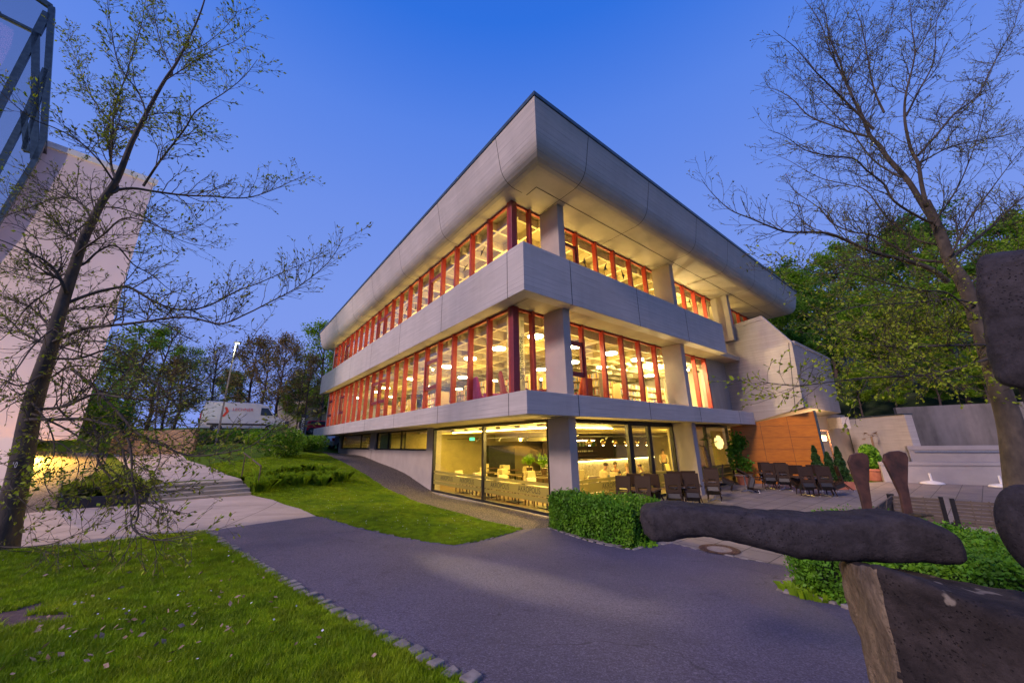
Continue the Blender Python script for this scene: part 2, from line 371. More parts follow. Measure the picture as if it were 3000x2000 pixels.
M['pavers'] = _pave('terrace_pavers', (.25, .215, .20), (.20, .175, .165), .62, .62)
M['pathconc'] = _pave('path_concrete', (.47, .385, .32), (.43, .35, .29), 3.0, 2.4, joint=(.12, .10, .09), rot=-.35, w=.012)
M['kerb'] = mat('kerb_stone', (.26, .235, .21), (.15, .135, .125), .8, 12, bmp=.006, obj=True)
KERB = [(605, 1556), (650, 1588), (700, 1620), (800, 1681), (900, 1745), (1000, 1800), (1100, 1853), (1200, 1905), (1300, 1960), (1400, 2012)]
kw = G(KERB); e = (kw[-1][0]+.9, kw[-1][1]-2.4)
LAWN_E = G([(925, 1512), (1050, 1547), (1180, 1576), (1260, 1590), (1330, 1598), (1400, 1588), (1460, 1573), (1532, 1551)])
HK = G([(1600, 1546), (1640, 1558), (1720, 1585), (1800, 1603), (1855, 1612), (1900, 1602), (1968, 1590)])
PV = G([(1968, 1590), (2045, 1612), (2157, 1634), (2249, 1650), (2351, 1668)])
HK2 = G([(2282, 1734), (2370, 1752), (2458, 1775), (2560, 1806)])
asph = [*kw, e, (3.0, -6), (9, -6), (8.5, 2.0), *HK2[::-1], *PV[::-1], *HK[::-1], *LAWN_E[::-1]]
drape('asphalt', asph, M['asphalt'])
PC = G([(0, 1618), (300, 1590), (590, 1557)]); 
path_conc = [(-16, 3.0), *PC, kw[0], LAWN_E[0], *G([(880, 1490), (800, 1464), (735, 1450), (432, 1475), (168, 1494), (0, 1512)]), (-20, 8.2)]
drape('path', path_conc, M['pathconc'])
GE = G([(952, 1331), (1026, 1367), (1084, 1400), (1128, 1430), (1180, 1452), (1237, 1478), (1414, 1526), (1532, 1551)])
w2 = lambda u, v: tuple(B(u, v)[:2])
drape('gravel_path', [*GE, HK[0], w2(1.0, 1.9), w2(1.5, 2.5), w2(12, 2.5), w2(20, 2.5), w2(27.5, 2.5), w2(29, .5)], M['gravel'])
drape('terrace_paving', [*PV, *G([(2480, 1700)]), w2(-10, 4.5), w2(-17, 10), w2(-17, 24), w2(-6, 26), w2(-2.4, 19), w2(1.45, 17.2), w2(1.45, 2.2), w2(.3, 1.9), *HK[:1], HK[3], HK[6]], M['pavers'], lift=.016)
drape('gravel_yard', [(-20, 8.25), *G([(0, 1513), (166, 1494), (172, 1440), (300, 1372), (318, 1328), (220, 1318)]), (-24, 22), (-36, 14)], M['gravel'], lift=.012)
SW = G([(428, 1417), (708, 1404)])
up_path = [*SW[:1], *G([(380, 1372), (325, 1329), (530, 1329), (547, 1348), (612, 1367), (666, 1392)]), *SW[1:]]
drape('upper_path', up_path, M['pathconc'])
# kerb setts: one run of stones is one kerb
def kerb(name, pts, step, wd, hgt, seed):
    r = random.Random(seed); mb = MB(); out = []
    for a, b in zip(pts[:-1], pts[1:]):
        a = np.array(a); b = np.array(b); L = np.linalg.norm(b-a); k = max(1, int(L/step))
        d = (b-a)/L; n = np.array([-d[1], d[0]])
        for i in range(k):
            c = a+(b-a)*(i+.5)/k; s = L/k*.46*r.uniform(.65, 1.05); ww = wd*r.uniform(.6, 1.1)/2; c = c+n*r.uniform(-.02, .02); z = h1(*c); j = lambda: r.uniform(-.016, .016)
            co = []
            for zz, sh in ((z-.08, 1), (z+hgt+j()*.6, .86)):
                for sx, sy in ((-1, -1), (1, -1), (1, 1), (-1, 1)):
                    q = c+d*sx*s*sh+n*sy*ww*sh; co.append((q[0]+j(), q[1]+j(), zz+(j()*.5 if sh < 1 else 0)))
            mb.hull8(co)
    return tag(mb.build(name, M['kerb'], bevel=.012), kind='structure')
_sc = gp(20, 1822)[:2]; SOIL = [tuple(_sc+np.array([math.cos(a), math.sin(a)])*(.42+.22*math.sin(3*a+1)+.13*math.sin(7*a)+.06*math.sin(13*a))) for a in np.linspace(0, 6.2832, 41)[:-1]]
drape('bare_soil', SOIL, mat('bare_earth', (.16, .10, .08), (.09, .055, .045), .95, 14, bmp=.02), lift=.008)
kerb('kerb', kw+[e], .15, .15, .034, 1)
kerb('kerb', LAWN_E, .2, .06, .02, 2)
kerb('kerb', HK, .2, .10, .03, 3)
kerb('kerb', HK2, .34, .15, .05, 4)
kerb('kerb', [PV[-1], HK2[0]], .24, .12, .02, 5)
kerb('kerb', PV, .2, .07, .022, 6)
kerb('kerb', GE[2:], .5, .05, .02, 7)
# steps up to the left
st_mb = MB(); a0 = gp(430, 1476); b0 = gp(735, 1451); d = (b0-a0); d[2] = 0; L = np.linalg.norm(d); d /= L; n = np.array([-d[1], d[0], 0]); zb = h1(*b0[:2])
STEP_N = n
for i in range(4):
    z0 = zb-.3; z1 = zb+.112*(i+1); f = .37*i
    p = [a0+n*f, b0+n*f, b0+n*(f+.37+ (.5 if i == 3 else .02)), a0+n*(f+.37+(.5 if i == 3 else .02))]
    st_mb.hull8([(q[0], q[1], z0) for q in p]+[(q[0], q[1], z1+.003*i) for q in p])
steps = st_mb.build('steps', mat('step_concrete', (.33, .29, .23), (.26, .23, .18), .85, 3, bmp=.004), bevel=.01); tag(steps, kind='structure')
# ------------------------------------------------------------------ the library building
TB = lambda u, v, z: tuple(B(u, v, z))
def bm_(): return MB(TB)
lib = thing('library_building', 'grey board-marked concrete library with two lit window bands above a glazed cafe', 'building', B(1.5, 2.1, 0))
L0 = 'conc'
# roof: fascia that rounds under into a flat soffit
U0, U1, V0, V1 = -1.3, 29.7, -.5, 25.2
prof = [(0.03, 12.62), (0, 12.58), (.07, 12.2), (.13, 11.85), (.18, 11.58), (.215, 11.42), (.26, 11.29), (.32, 11.18), (.40, 11.08), (.50, 11.00), (.61, 10.945), (.73, 10.91), (.85, 10.90)]
mb = bm_(); rings = []
for t, z in prof+[(3.2, 10.90)]: rings.append([(U0+t, V0+t, z), (U1-t, V0+t, z), (U1-t, V1-t, z), (U0+t, V1-t, z)])
vs = [p for r in rings for p in r]; fs = []
for i in range(len(rings)-1):
    for k in range(4): fs.append((i*4+k, i*4+(k+1) % 4, (i+1)*4+(k+1) % 4, (i+1)*4+k))
fs.append((0, 1, 2, 3)); fs.append(tuple((len(rings)-1)*4+k for k in range(4)))
mb.add(vs, fs); roof = mb.build('roof', M['conc'], lib)
mb = bm_(); e = .035
for (a, b, c, d) in ((U0-e, U1+e, V0-e, V0+.16), (U0-e, U0+.16, V0+.16, V1+e), (U1-.16, U1+e, V0+.16, V1+e)): mb.box(a, b, c, d, 12.6, 12.74)
mb.build('roof_edge', M['metal_roof'], roof)
# joints in the roof and soffit
mb = bm_(); g = .011; o_ = .004
def joint_L(u, zs=None):
    for (t1, z1), (t2, z2) in zip(prof[1:-1], prof[2:]):
        mb.add([(u-g, V0+t1-o_, z1-o_), (u+g, V0+t1-o_, z1-o_), (u+g, V0+t2-o_, z2-o_), (u-g, V0+t2-o_, z2-o_)], [(0, 1, 2, 3)])
    mb.quad((u-g, V0+.85, 10.90-o_), (u+g, V0+.85, 10.90-o_), (u+g, .66, 10.90-o_), (u-g, .66, 10.90-o_))
def joint_R(v):
    for (t1, z1), (t2, z2) in zip(prof[1:-1], prof[2:]):
        mb.add([(U0+t1-o_, v-g, z1-o_), (U0+t1-o_, v+g, z1-o_), (U0+t2-o_, v+g, z2-o_), (U0+t2-o_, v-g, z2-o_)], [(0, 1, 2, 3)])
    mb.quad((U0+.85, v-g, 10.90-o_), (U0+.85, v+g, 10.90-o_), (1.3, v+g, 10.90-o_), (1.3, v-g, 10.90-o_))
for u in (.75, 5.2, 9.75, 14.3, 18.8, 23.4, 27.6): joint_L(u); mb.build('panel_joint', M['groove'], roof, fix=False); mb = bm_()
for v in (2.02, 5.8, 9.9, 13.4, 17.2, 21): joint_R(v); mb.build('panel_joint', M['groove'], roof, fix=False); mb = bm_()
mb.quad((.2, .85, 10.892), (.23, .85, 10.892), (.23, 24, 10.892), (.2, 24, 10.892)); mb.quad((.2, .85, 10.892), (.75, .85, 10.892), (.75, .88, 10.892), (.2, .88, 10.892))
mb.build('soffit_joint', M['groove'], roof)
def band(z0, z1, ue, ve, joints_u, joints_v, name, gap=.25):
    m = bm_()
    m.add([(0, 0, z0), (ue, 0, z0), (ue, .45, z0), (.45, .45, z0), (.45, ve, z0), (0, ve, z0)]+[(0, 0, z1), (ue, 0, z1), (ue, .45, z1), (.45, .45, z1), (.45, ve, z1), (0, ve, z1)],
          [(0, 1, 2, 3, 4, 5), (6, 7, 8, 9, 10, 11), (0, 1, 7, 6), (1, 2, 8, 7), (2, 3, 9, 8), (3, 4, 10, 9), (4, 5, 11, 10), (5, 0, 6, 11)])
    o = m.build(name, M['conc'], lib, bevel=.012)
    for u in joints_u: bm_().box(u-.012, u+.012, -.003, .1, z0-.003, z1+.002).build('panel_joint', M['groove'], o)
    for v in joints_v: bm_().box(-.003, .1, v-.012, v+.012, z0-.003, z1+.002).build('panel_joint', M['groove'], o)
    return o
JU = (.82, 5.35, 9.97, 14.58, 19.15, 23.7, 28.2); JV = (2.12, 6.1, 10.1, 14.35)
band(6.71, 8.36, 28.9, 14.2, JU, JV[:3], 'parapet_band'); band(3.04, 3.70, 29.6, 16.3, JU, JV, 'parapet_band')
# floor slabs (their undersides are the soffits)
mb = bm_(); mb.box(.44, 28.88, .44, 24, 6.74, 7.0); mb.build('floor_slab', M['soffit'], lib)
mb = bm_(); mb.box(.44, 29.5, .44, 2.2, 3.07, 3.4); mb.box(.44, 1.5, 2.2, 16.9, 3.07, 3.4); mb.box(1.5, 29.5, 2.2, 24, 3.10, 3.4); mb.build('floor_slab', M['soffit'], lib)
mb = bm_()
for z in (6.736, 3.066):
    mb.box(.40, .42, .5, 14, z-.002, z); mb.box(.42, 29, .58, .60, z-.002, z)
    for v in (2.75, 10.5): mb.box(.42, 1.36, v, v+.02, z-.002, z)
mb.build('soffit_joint', M['groove'], lib)
# columns
def column(v, z0, z1, d=.34):
    m = bm_(); m.box(.42, 1.38, v, v+d, z0, z1); return m.build('column', M['conc_plain'], lib, bevel=.012)
for v in (2.07, 10.02): column(v, -.3, 3.06); column(v, 3.70, 6.735); column(v, 8.0, 10.8925)
column(16.75, 8.0, 10.8925)
# window bays -------------------------------------------------------
def bay(T, a0, a1, z0, z1, split=None, fw=.085, post=.10, fd=.12):
    # T maps (along, outward, z); a pane with its red frame, optional casement
    m = MB(T); p = post/2
    m.box(a0-p, a0+p, -.09, fd, z0, z1); m.box(a0+p, a1-p, -.04, .05, z1-fw, z1); m.box(a0+p, a1-p, -.04, .05, z0, z0+.06)
    o = m.build('window', M['red'], lib)
    if split:
        zb, zt = split
        c = MB(T); w = .085
        c.box(a0+p, a1-p, -.035, .07, zt-.01, zt+.07); c.box(a0+p, a1-p, -.035, .07, zb-w, zb-.01) if zb > z0+.3 else None
        c.box(a0+p+.004, a0+p+w, -.03, .08, zb, zt-.014); c.box(a1-p-w, a1-p-.004, -.03, .08, zb, zt-.014)
        c.box(a0+p+w, a1-p-w, -.03, .08, zb, zb+w); c.box(a0+p+w, a1-p-w, -.03, .08, zt-.014-w, zt-.014)
        c.build('casement', M['reddark'], o)
    g = MB(T); g.box(a0+p*.5, a1-p*.5, 0, .012, z0+.02, z1-.03); g.build('pane', M['glass'], o)
    return o
TL = lambda a, o, z: tuple(B(a, .7-o, z)); TR = lambda a, o, z: tuple(B(1.42-o, a, z))
sp1, sp2 = (4.72, 5.93), (8.4, 10.13)
LU = [1.5+1.304*k for k in range(21)]
for lvl, (z0, z1, sp) in enumerate(((3.69, 6.74, sp1), (8.0, 10.90, sp2))):
    for k in range(20):
        s = sp if k in (4, 9, 10, 16, 19) else None
        bay(TL, LU[k], LU[k+1], z0, z1, s)
    m = MB(TL); m.box(LU[20]-.05, LU[20]+.05, -.09, .12, z0, z1); m.build('window_post', M['red'], lib)
    m = bm_(); m.box(1.28, 1.50, .58, .80, z0, z1); m.build('corner_post', M['reddark'], lib, bevel=.01)
    RV = [.8, 1.5, 2.07] if 0 else None
    for a, b in ((.80, 1.52), (1.52, 2.20)): bay(TR, a, b, z0, z1)
    bay(TR, 2.9, 4.12, z0, z1, sp)
    for a, b in ((4.12, 5.4), (5.4, 6.7), (6.7, 8.0), (8.0, 9.32), (9.32, 10.3)): bay(TR, a, b, z0, z1)
    if lvl == 0:
        for a, b in ((10.6, 12.0), (12.0, 13.26), (13.26, 14.5)): bay(TR, a, b, z0, z1)
        m = MB(TR); m.box(14.45, 14.6, -.09, .12, z0, z1); m.build('window_post', M['red'], lib)
    else:
        for k in range(10): bay(TR, 10.6+1.31*k, 10.6+1.31*(k+1), z0, z1)
m = bm_(); m.box(1.30, 1.75, 14.6, 17.05, 3.4, 6.74); m.build('wall', M['conc_v'], lib)
# end wall at the far left and far sides
m = bm_(); m.box(27.7, 28.0, .6, 24, 3.4, 10.93); m.box(1.6, 27.7, 23.7, 24, 0, 10.93); m.build('wall', M['conc'], lib)
# ground floor: left facade wall with strip windows
FV = 2.1
m = bm_()
m.box(9.86, 10.66, FV, FV+.45, -.4, 3.08)                                      # pier beside the glass
m.box(10.66, 28.9, FV, FV+.3, -.4, 1.93); m.box(18.95, 20.05, FV, FV+.3, 1.93, 3.08); m.box(28.35, 28.9, FV, FV+.3, 1.93, 3.08)
m.box(28.6, 28.9, FV+.3, 20, -.4, 3.08)
m.build('wall', M['conc_plain'], lib)
m = bm_(); m.box(19.55, 19.58, FV-.004, FV, 0, 1.93); m.build('panel_joints', M['groove'], lib)
def strip(u0, u1, posts):
    m = bm_(); z0, z1 = 1.93, 3.07
    m.box(u0, u1, FV+.12, FV+.2, z0, z0+.09); m.box(u0, u1, FV+.12, FV+.2, z1-.07, z1)
    for p in [u0+.05, u1-.05]+posts: m.box(p-.04, p+.04, FV+.1, FV+.2, z0+.09, z1-.07)
    o = m.build('window', M['dark'], lib); g = bm_(); g.box(u0+.03, u1-.03, FV+.15, FV+.165, z0+.05, z1-.04); g.build('pane', M['glass'], o); return o
strip(10.66, 18.95, [14.5, 16.7]); w1 = strip(20.05, 28.35, [22.7])
m = bm_(); m.box(16.8, 18.8, FV+.3, FV+.36, 1.97, 3.0); m.build('window_blind', M['soffit'], lib)
m = bm_()
for k in range(9): m.box(20.1, 28.3, FV+.32, FV+.38, 2.02+k*.115, 2.07+k*.115)
m.build('slatted_blind', mat('blind_wood', (.12, .07, .03), None, .6), lib)
# ground floor cafe glazing, left side
M['film'] = None
def film_mat():
    m = bpy.data.materials.new('frosted_film'); m.use_nodes = True; t = m.node_tree; t.nodes.clear()
    o = nd(t, 'ShaderNodeOutputMaterial'); d = nd(t, 'ShaderNodeBsdfDiffuse'); d.inputs[0].default_value = (.26, .25, .11, 1)
    tl = nd(t, 'ShaderNodeBsdfTranslucent'); tl.inputs[0].default_value = (.40, .36, .12, 1); tr = nd(t, 'ShaderNodeBsdfTransparent')
    m1 = nd(t, 'ShaderNodeMixShader'); m1.inputs[0].default_value = .45; m2 = nd(t, 'ShaderNodeMixShader'); m2.inputs[0].default_value = .16
    t.links.new(d.outputs[0], m1.inputs[1]); t.links.new(tl.outputs[0], m1.inputs[2]); t.links.new(m1.outputs[0], m2.inputs[1]); t.links.new(tr.outputs[0], m2.inputs[2]); t.links.new(m2.outputs[0], o.inputs[0]); return m
M['film'] = film_mat(); M['letters'] = mat('dark_lettering', (.012, .012, .01), None, .6)
def text_mesh(name, s, size, T, m, parent, ext=.0, sx=1.0, align='CENTER'):
    cu = bpy.data.curves.new(name, 'FONT'); cu.body = s; cu.size = size; cu.align_x = align; cu.align_y = 'CENTER'; cu.extrude = ext; cu.resolution_u = 3
    o = bpy.data.objects.new(name, cu); COL.objects.link(o); dg = bpy.context.evaluated_depsgraph_get(); me = bpy.data.meshes.new_from_object(o.evaluated_get(dg))
    bpy.data.objects.remove(o); off = wloc(parent) if parent is not None else np.zeros(3)
    for v in me.vertices: v.co = Vector(T(v.co.x*sx, v.co.y, v.co.z))-Vector(off)
    me.name = name; me.materials.clear(); me.materials.append(m); ob = bpy.data.objects.new(name, me); COL.objects.link(ob); ob.parent = parent; return ob
def big_pane(T, a0, a1, z0, z1, film=True, words=(), frame=.05, post0=.06, post1=.06):
    m = MB(T); m.box(a0, a0+post0, -.06, .08, z0, z1); m.box(a1-post1, a1, -.06, .08, z0, z1); m.box(a0+post0, a1-post1, -.05, .06, z1-.10, z1); m.box(a0+post0, a1-post1, -.05, .06, z0, z0+.09)
    o = m.build('window', M['dark'], lib); g = MB(T); g.box(a0+.02, a1-.02, 0, .014, z0+.04, z1-.05); g.build('pane', M['glass'], o)
    if film:
        f = MB(T)
        for za, zb in ((.385, .535), (.56, .865), (.89, 1.0)): f.box(a0+post0, a1-post1, .018, .020, za, zb)
        f.build('frosted_film', M['film'], o)
    for c, flip in words:
        text_mesh('lettering', 'AKROPOLIS', .27, (lambda x, y, z, c=c, fl=flip: T(c+fl*x, .024+z, .715+y)), M['letters'], o, sx=.83)
    return o
TLg = lambda a, o, z: tuple(B(a, FV+.05-o, z)); TRg = lambda a, o, z: tuple(B(1.4-o, a, z))
big_pane(TLg, 1.42, 5.3, .03, 3.03, True, ((2.5, -1), (4.2, -1)), post0=.03, post1=.07); big_pane(TLg, 5.3, 9.86, .03, 3.03, True, ((6.6, -1), (8.4, -1)), post0=.07, post1=.12)
big_pane(TRg, 2.42, 6.55, .03, 3.03, True, ((5.25, 1),), post0=.03)
big_pane(TRg, 6.55, 8.05, .03, 2.98, True, (), post0=.22, post1=.1); big_pane(TRg, 8.05, 10.02, .03, 2.98, True, (), post0=.12, post1=.06)
big_pane(TRg, 10.36, 13.3, .03, 3.03, True, ()); big_pane(TRg, 13.3, 15.95, .03, 3.03, True, ())
m = bm_(); m.box(1.34, 1.5, 6.57, 10.0, 2.985, 3.06); m.build('lintel', M['dark'], lib)
m = bm_(); m.box(1.0, 9.9, 1.98, 2.12, -.1, .028); m.build('sill', mat('sill_stone', (.35, .31, .25), None, .8, 6), lib)
# annex: closed concrete block behind the terrace
AV = 17.0; AL = lr(onu(2450, 1110, -2.3))[1]-AV; print('AL', AL)
def av(x, y): q = onv(x, y, AV); u, v = lr(q); return u, q[2]
pts = [(1.45, 3.06), (.75, 3.10), av(2355, 1192), av(2319, 1002), av(2230, 926), (.55, 8.95), (1.45, 8.75)]
print('annex', pts)
zt = pts[3][1]; m = bm_(); lo = [pts[0], pts[1], pts[2], pts[3], (1.45, zt)]; n = 5; m.add([(u, AV+.42, z) for u, z in lo]+[(u, AV+AL, z) for u, z in lo], [tuple(range(n)), tuple(range(2*n-1, n-1, -1))]+[(i, (i+1) % n, n+(i+1) % n, n+i) for i in range(n)]); m.build('annex_body', M['conc_s'], lib)
m = bm_(); n = len(pts); m.add([(u, AV, z) for u, z in pts]+[(u, AV+.419, z) for u, z in pts], [tuple(range(n)), tuple(range(2*n-1, n-1, -1))]+[(i, (i+1) % n, n+(i+1) % n, n+i) for i in range(n)])
annex = m.build('annex_wall', M['conc_s'], lib)
m = bm_(); cp = [pts[5], pts[4], pts[3]]
for (ua, za), (ub, zb) in zip(cp[:-1], cp[1:]): m.add([(ua, AV-.03, za-.22), (ub, AV-.03, zb-.22), (ub, AV-.03, zb+.02), (ua, AV-.03, za+.02), (ua, AV+.44, za-.22), (ub, AV+.44, zb-.22), (ub, AV+.44, zb+.02), (ua, AV+.44, za+.02)],
    [(0, 1, 2, 3), (7, 6, 5, 4), (0, 1, 5, 4), (1, 2, 6, 5), (2, 3, 7, 6), (3, 0, 4, 7)])
m.box(pts[3][0]-.03, pts[3][0]+.25, AV+.44, AV+AL+.02, zt+.001, zt+.16); m.build('coping', M['conc_s'], annex)
m = bm_(); ju = av(2308, 984); jb = av(2331, 1195); m.quad((ju[0], AV-.004, ju[1]-.2), (ju[0]+.03, AV-.004, ju[1]-.2), (jb[0]+.03, AV-.004, jb[1]), (jb[0], AV-.004, jb[1])); m.build('panel_joints', M['groove'], annex)
# orange panelled wall under the annex
wa, wb = onz(2182, 1416, 0), onz(2433, 1421, 0); wd = (wb-wa)/np.linalg.norm(wb-wa); wn = np.array([wd[1], -wd[0], 0.]); WL = np.linalg.norm(wb-wa)
TW = lambda s, o, z: tuple(wa+wd*s+wn*o+np.array([0, 0, z]))
M['orange'] = mat('orange_panel', (.50, .165, .006), (.40, .12, .005), .55, 3, scale=(1, 1, 6), bmp=.002)
m = MB(TW); m.hull8([(-.22, -.12, -.1), (WL, -.12, -.1), (WL, 0, -.1), (-.22, 0, -.1), (-.22, -.12, 2.95), (WL, -.12, 3.66), (WL, 0, 3.66), (-.22, 0, 2.95)]); ow = m.build('panelled_wall', M['orange'], lib)
m = MB(TW)
for z in (.55, 1.15, 1.74, 2.35): m.box(-.2, WL-.03, .001, .004, z-.006, z+.006)
m.box(-.2, WL-.03, .001, .004, 2.94, 2.952)
for s, zt in ((1.22, 3.15), (2.5, 3.4)): m.box(s-.006, s+.006, .001, .005, 0, zt)
m.build('panel_joints', M['groove'], ow)
m = MB(TW); m.hull8([(WL, -.16, -.1), (WL+.10, -.16, -.1), (WL+.10, .04, -.1), (WL, .04, -.1), (WL, -.16, 3.68), (WL+.10, -.16, 3.70), (WL+.10, .04, 3.70), (WL, .04, 3.68)]); m.build('corner_trim', M['metal_roof'], ow)
# interiors --------------------------------------------------------
M['floor_wood'] = mat('brown_floor', (.16, .09, .045), (.11, .06, .03), .35, 3)
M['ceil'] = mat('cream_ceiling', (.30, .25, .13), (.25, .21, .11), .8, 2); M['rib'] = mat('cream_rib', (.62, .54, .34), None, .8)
M['inwall'] = mat('inner_wall', (.55, .50, .38), (.50, .45, .33), .8, 2); M['carpet'] = mat('grey_carpet', (.18, .17, .15), None, .9, 8)
m = bm_(); m.box(1.5, 28.6, 2.3, 23.6, -.2, .012); m.build('floor', M['floor_wood'], lib)
m = bm_(); m.box(1.3, 27.7, .75, 23.6, 3.402, 3.46); m.build('floor', M['carpet'], lib)
m = bm_(); m.box(1.3, 27.7, .75, 23.6, 7.002, 7.6); m.build('floor', M['carpet'], lib)
for zc in (6.40, 10.56):
    m = bm_(); s = 1.15
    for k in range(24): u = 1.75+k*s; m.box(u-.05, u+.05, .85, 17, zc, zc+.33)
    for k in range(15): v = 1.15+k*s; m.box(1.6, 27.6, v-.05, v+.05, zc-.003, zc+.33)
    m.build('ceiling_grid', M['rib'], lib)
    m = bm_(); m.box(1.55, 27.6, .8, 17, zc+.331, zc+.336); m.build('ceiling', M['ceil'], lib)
for z0, z1 in ((3.46, 6.4), (7.6, 10.6)):
    m = bm_(); m.box(12.5, 20, 9.5, 9.8, z0, z1); m.box(1.7, 27.6, 17.0, 17.2, z0, z1); m.box(20.0, 20.3, 9.5, 17, z0, z1); m.build('inner_wall', M['inwall'], lib)
m = bm_(); m.box(14.2, 14.4, 2.4, 23.6, .01, 3.1); m.box(1.75, 14.2, 21.5, 21.7, .01, 3.1); m.build('inner_wall', mat('olive_wall', (.36, .30, .15), (.30, .25, .13), .8, 2), lib); m = bm_(); m.box(14.4, 28.5, 6.6, 6.8, 0, 3.1); m.build('inner_wall', M['inwall'], lib)
m = bm_(); m.box(1.45, 14.2, 2.5, 21.5, 2.98, 3.02)
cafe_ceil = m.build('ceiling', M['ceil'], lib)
m = bm_()
for k in range(9): m.box(2.2+k*1.3, 2.5+k*1.3, 2.6, 21, 2.84, 2.94)
m.build('ceiling_beams', M['rib'], lib)
# coffered underside outside the cafe, warm lit
# ------------------------------------------------------------------ lamps and added fill lights inside
def lamp(kind, loc, energy, col, size=.5, name='lamp_or_fill', parent=None, rot=None, spot=None):
    d = bpy.data.lights.new(name, kind); d.energy = energy; d.color = col
    if kind == 'AREA': d.size = size
    elif kind in ('POINT', 'SPOT'): d.shadow_soft_size = size
    if kind == 'SPOT' and spot: d.spot_size = math.radians(spot); d.spot_blend = 1.0
    o = bpy.data.objects.new(name, d); COL.objects.link(o)
    if parent is not None: o.parent = parent; loc = np.array(loc)-wloc(parent)
    o.location = tuple(float(a) for a in loc)
    if rot is not None: o.rotation_euler = Vector(rot).to_track_quat('-Z', 'Y').to_euler()
    return o
M['disc'] = emit('lamp_disc', (1, .86, .50), 22); M['disc_up'] = emit('lamp_disc_upper', (1, .86, .50), 14)
WARM = (1, .63, .17)
def disc_lamp(zc, mt, drop):
    t = thing('ceiling_light', 'x', 'ceiling light', (0, 0, 0))
    m = MB(); m.lathe([(.0, 0), (.27, 0), (.29, .02), (.29, .05), (0, .05)], n=24); m.build('diffuser', mt, t, smooth=False)
    m = MB(); m.lathe([(.305, .052), (.305, .10), (.1, .12), (0, .12)], n=24); m.tube([(0, 0, .12), (0, 0, drop)], .012, 6); m.build('lamp_housing', M['white'], t); return t
first = None; k_ = 0
LAMPS = [(2.15, 2.35), (4.45, 2.3), (6.75, 2.3), (9.05, 2.3), (11.35, 4.6), (13.6, 2.3), (18.2, 2.3), (22.8, 4.5), (2.3, 4.7), (2.2, 7.0), (4.5, 7.0), (6.8, 6.95), (4.5, 9.3), (2.25, 9.2), (9.05, 6.95), (15.9, 4.6), (20.5, 2.3), (25.1, 2.3), (6.8, 11.6), (9.1, 9.3), (11.4, 6.9), (4.5, 13.9), (2.3, 13.9), (15.9, 6.9), (20.5, 6.9), (25.1, 6.9)]
ORD = ['first', 'second', 'third', 'fourth', 'fifth', 'sixth', 'seventh', 'eighth', 'ninth', 'tenth']
for lv, (zz, lst) in enumerate(((6.12, LAMPS), (10.35, [(3.3, 5.8), (7.9, 3.4), (5.6, 9.2), (10.2, 5.7), (3.3, 12.7), (14.8, 3.5), (19.4, 3.4), (3.4, 2.4), (24, 3.4), (7.9, 14)]))):
    first = disc_lamp(0, M['disc'] if lv == 0 else M['disc_up'], .28)
    first['group'] = 'round ceiling lights of the %s library floor' % ('lower' if lv == 0 else 'upper')
    first['label'] = 'round glowing ceiling light under the coffered ceiling of the %s library floor' % ('lower' if lv == 0 else 'upper')
    for k, (u, v) in enumerate(lst):
        p = B(u, v, zz)
        row = int(round((v-2.3)/2.3)); nth = int(round((u-2.1)/2.28)); lab = 'round ceiling light, %s from the corner, %s row behind left windows, %s floor' % (ORD[nth] if nth < 10 else {10: 'eleventh', 11: 'twelfth'}.get(nth, 'last'), ORD[min(row, 9)], ('lower' if lv == 0 else 'upper'))
        if k == 0: first.location = tuple(p); first['label'] = lab
        else: dup(first, p, label=lab)
for u, v in ((4, 4), (9, 4), (14, 4), (19, 4), (24.5, 4), (4, 9), (9, 9), (4, 14)):
    lamp('AREA', B(u, v, 6.05), 75, WARM, 2.6, parent=lib); lamp('AREA', B(u, v, 6.0), 22, WARM, 2.0, parent=lib, rot=(0, 0, 1))
for u, v in ((4, 3.2), (9, 3.2), (14, 3.2), (19, 3.2), (24.5, 3.2), (3.6, 8), (3.6, 13), (3.6, 17.5), (8, 8)):
    lamp('AREA', B(u, v, 9.9), 28, WARM, 2.0, parent=lib, rot=(0, 0, 1)); lamp('AREA', B(u, v, 10.3), 60, WARM, 2.0, parent=lib)
CAFE = (1, .66, .12)
for u, v in ((3.3, 4), (7.5, 4), (11.0, 5.2), (3.8, 8.5), (8, 8.0), (3.6, 13.5), (9, 13.5), (5, 18)):
    lamp('AREA', B(u, v, 2.8), 115, CAFE, 1.5, parent=lib); lamp('AREA', B(u, v, 2.3), 22, CAFE, 1.2, parent=lib, rot=(0, 0, 1))
for u, v in ((13, 4.3), (17, 4.3), (22, 4.3), (26.5, 4.3)): lamp('AREA', B(u, v, 2.9), 45, CAFE, 1.2, parent=lib)

lamp('POINT', B(2.4, 3.6, 2.55), 240, (1, .60, .16), .05, parent=lib); lamp('POINT', B(3.2, 12.2, 6.0), 700, (1, .72, .36), .08, parent=lib); lamp('POINT', B(3.0, 13.0, 9.6), 260, (1, .72, .34), .08, parent=lib)

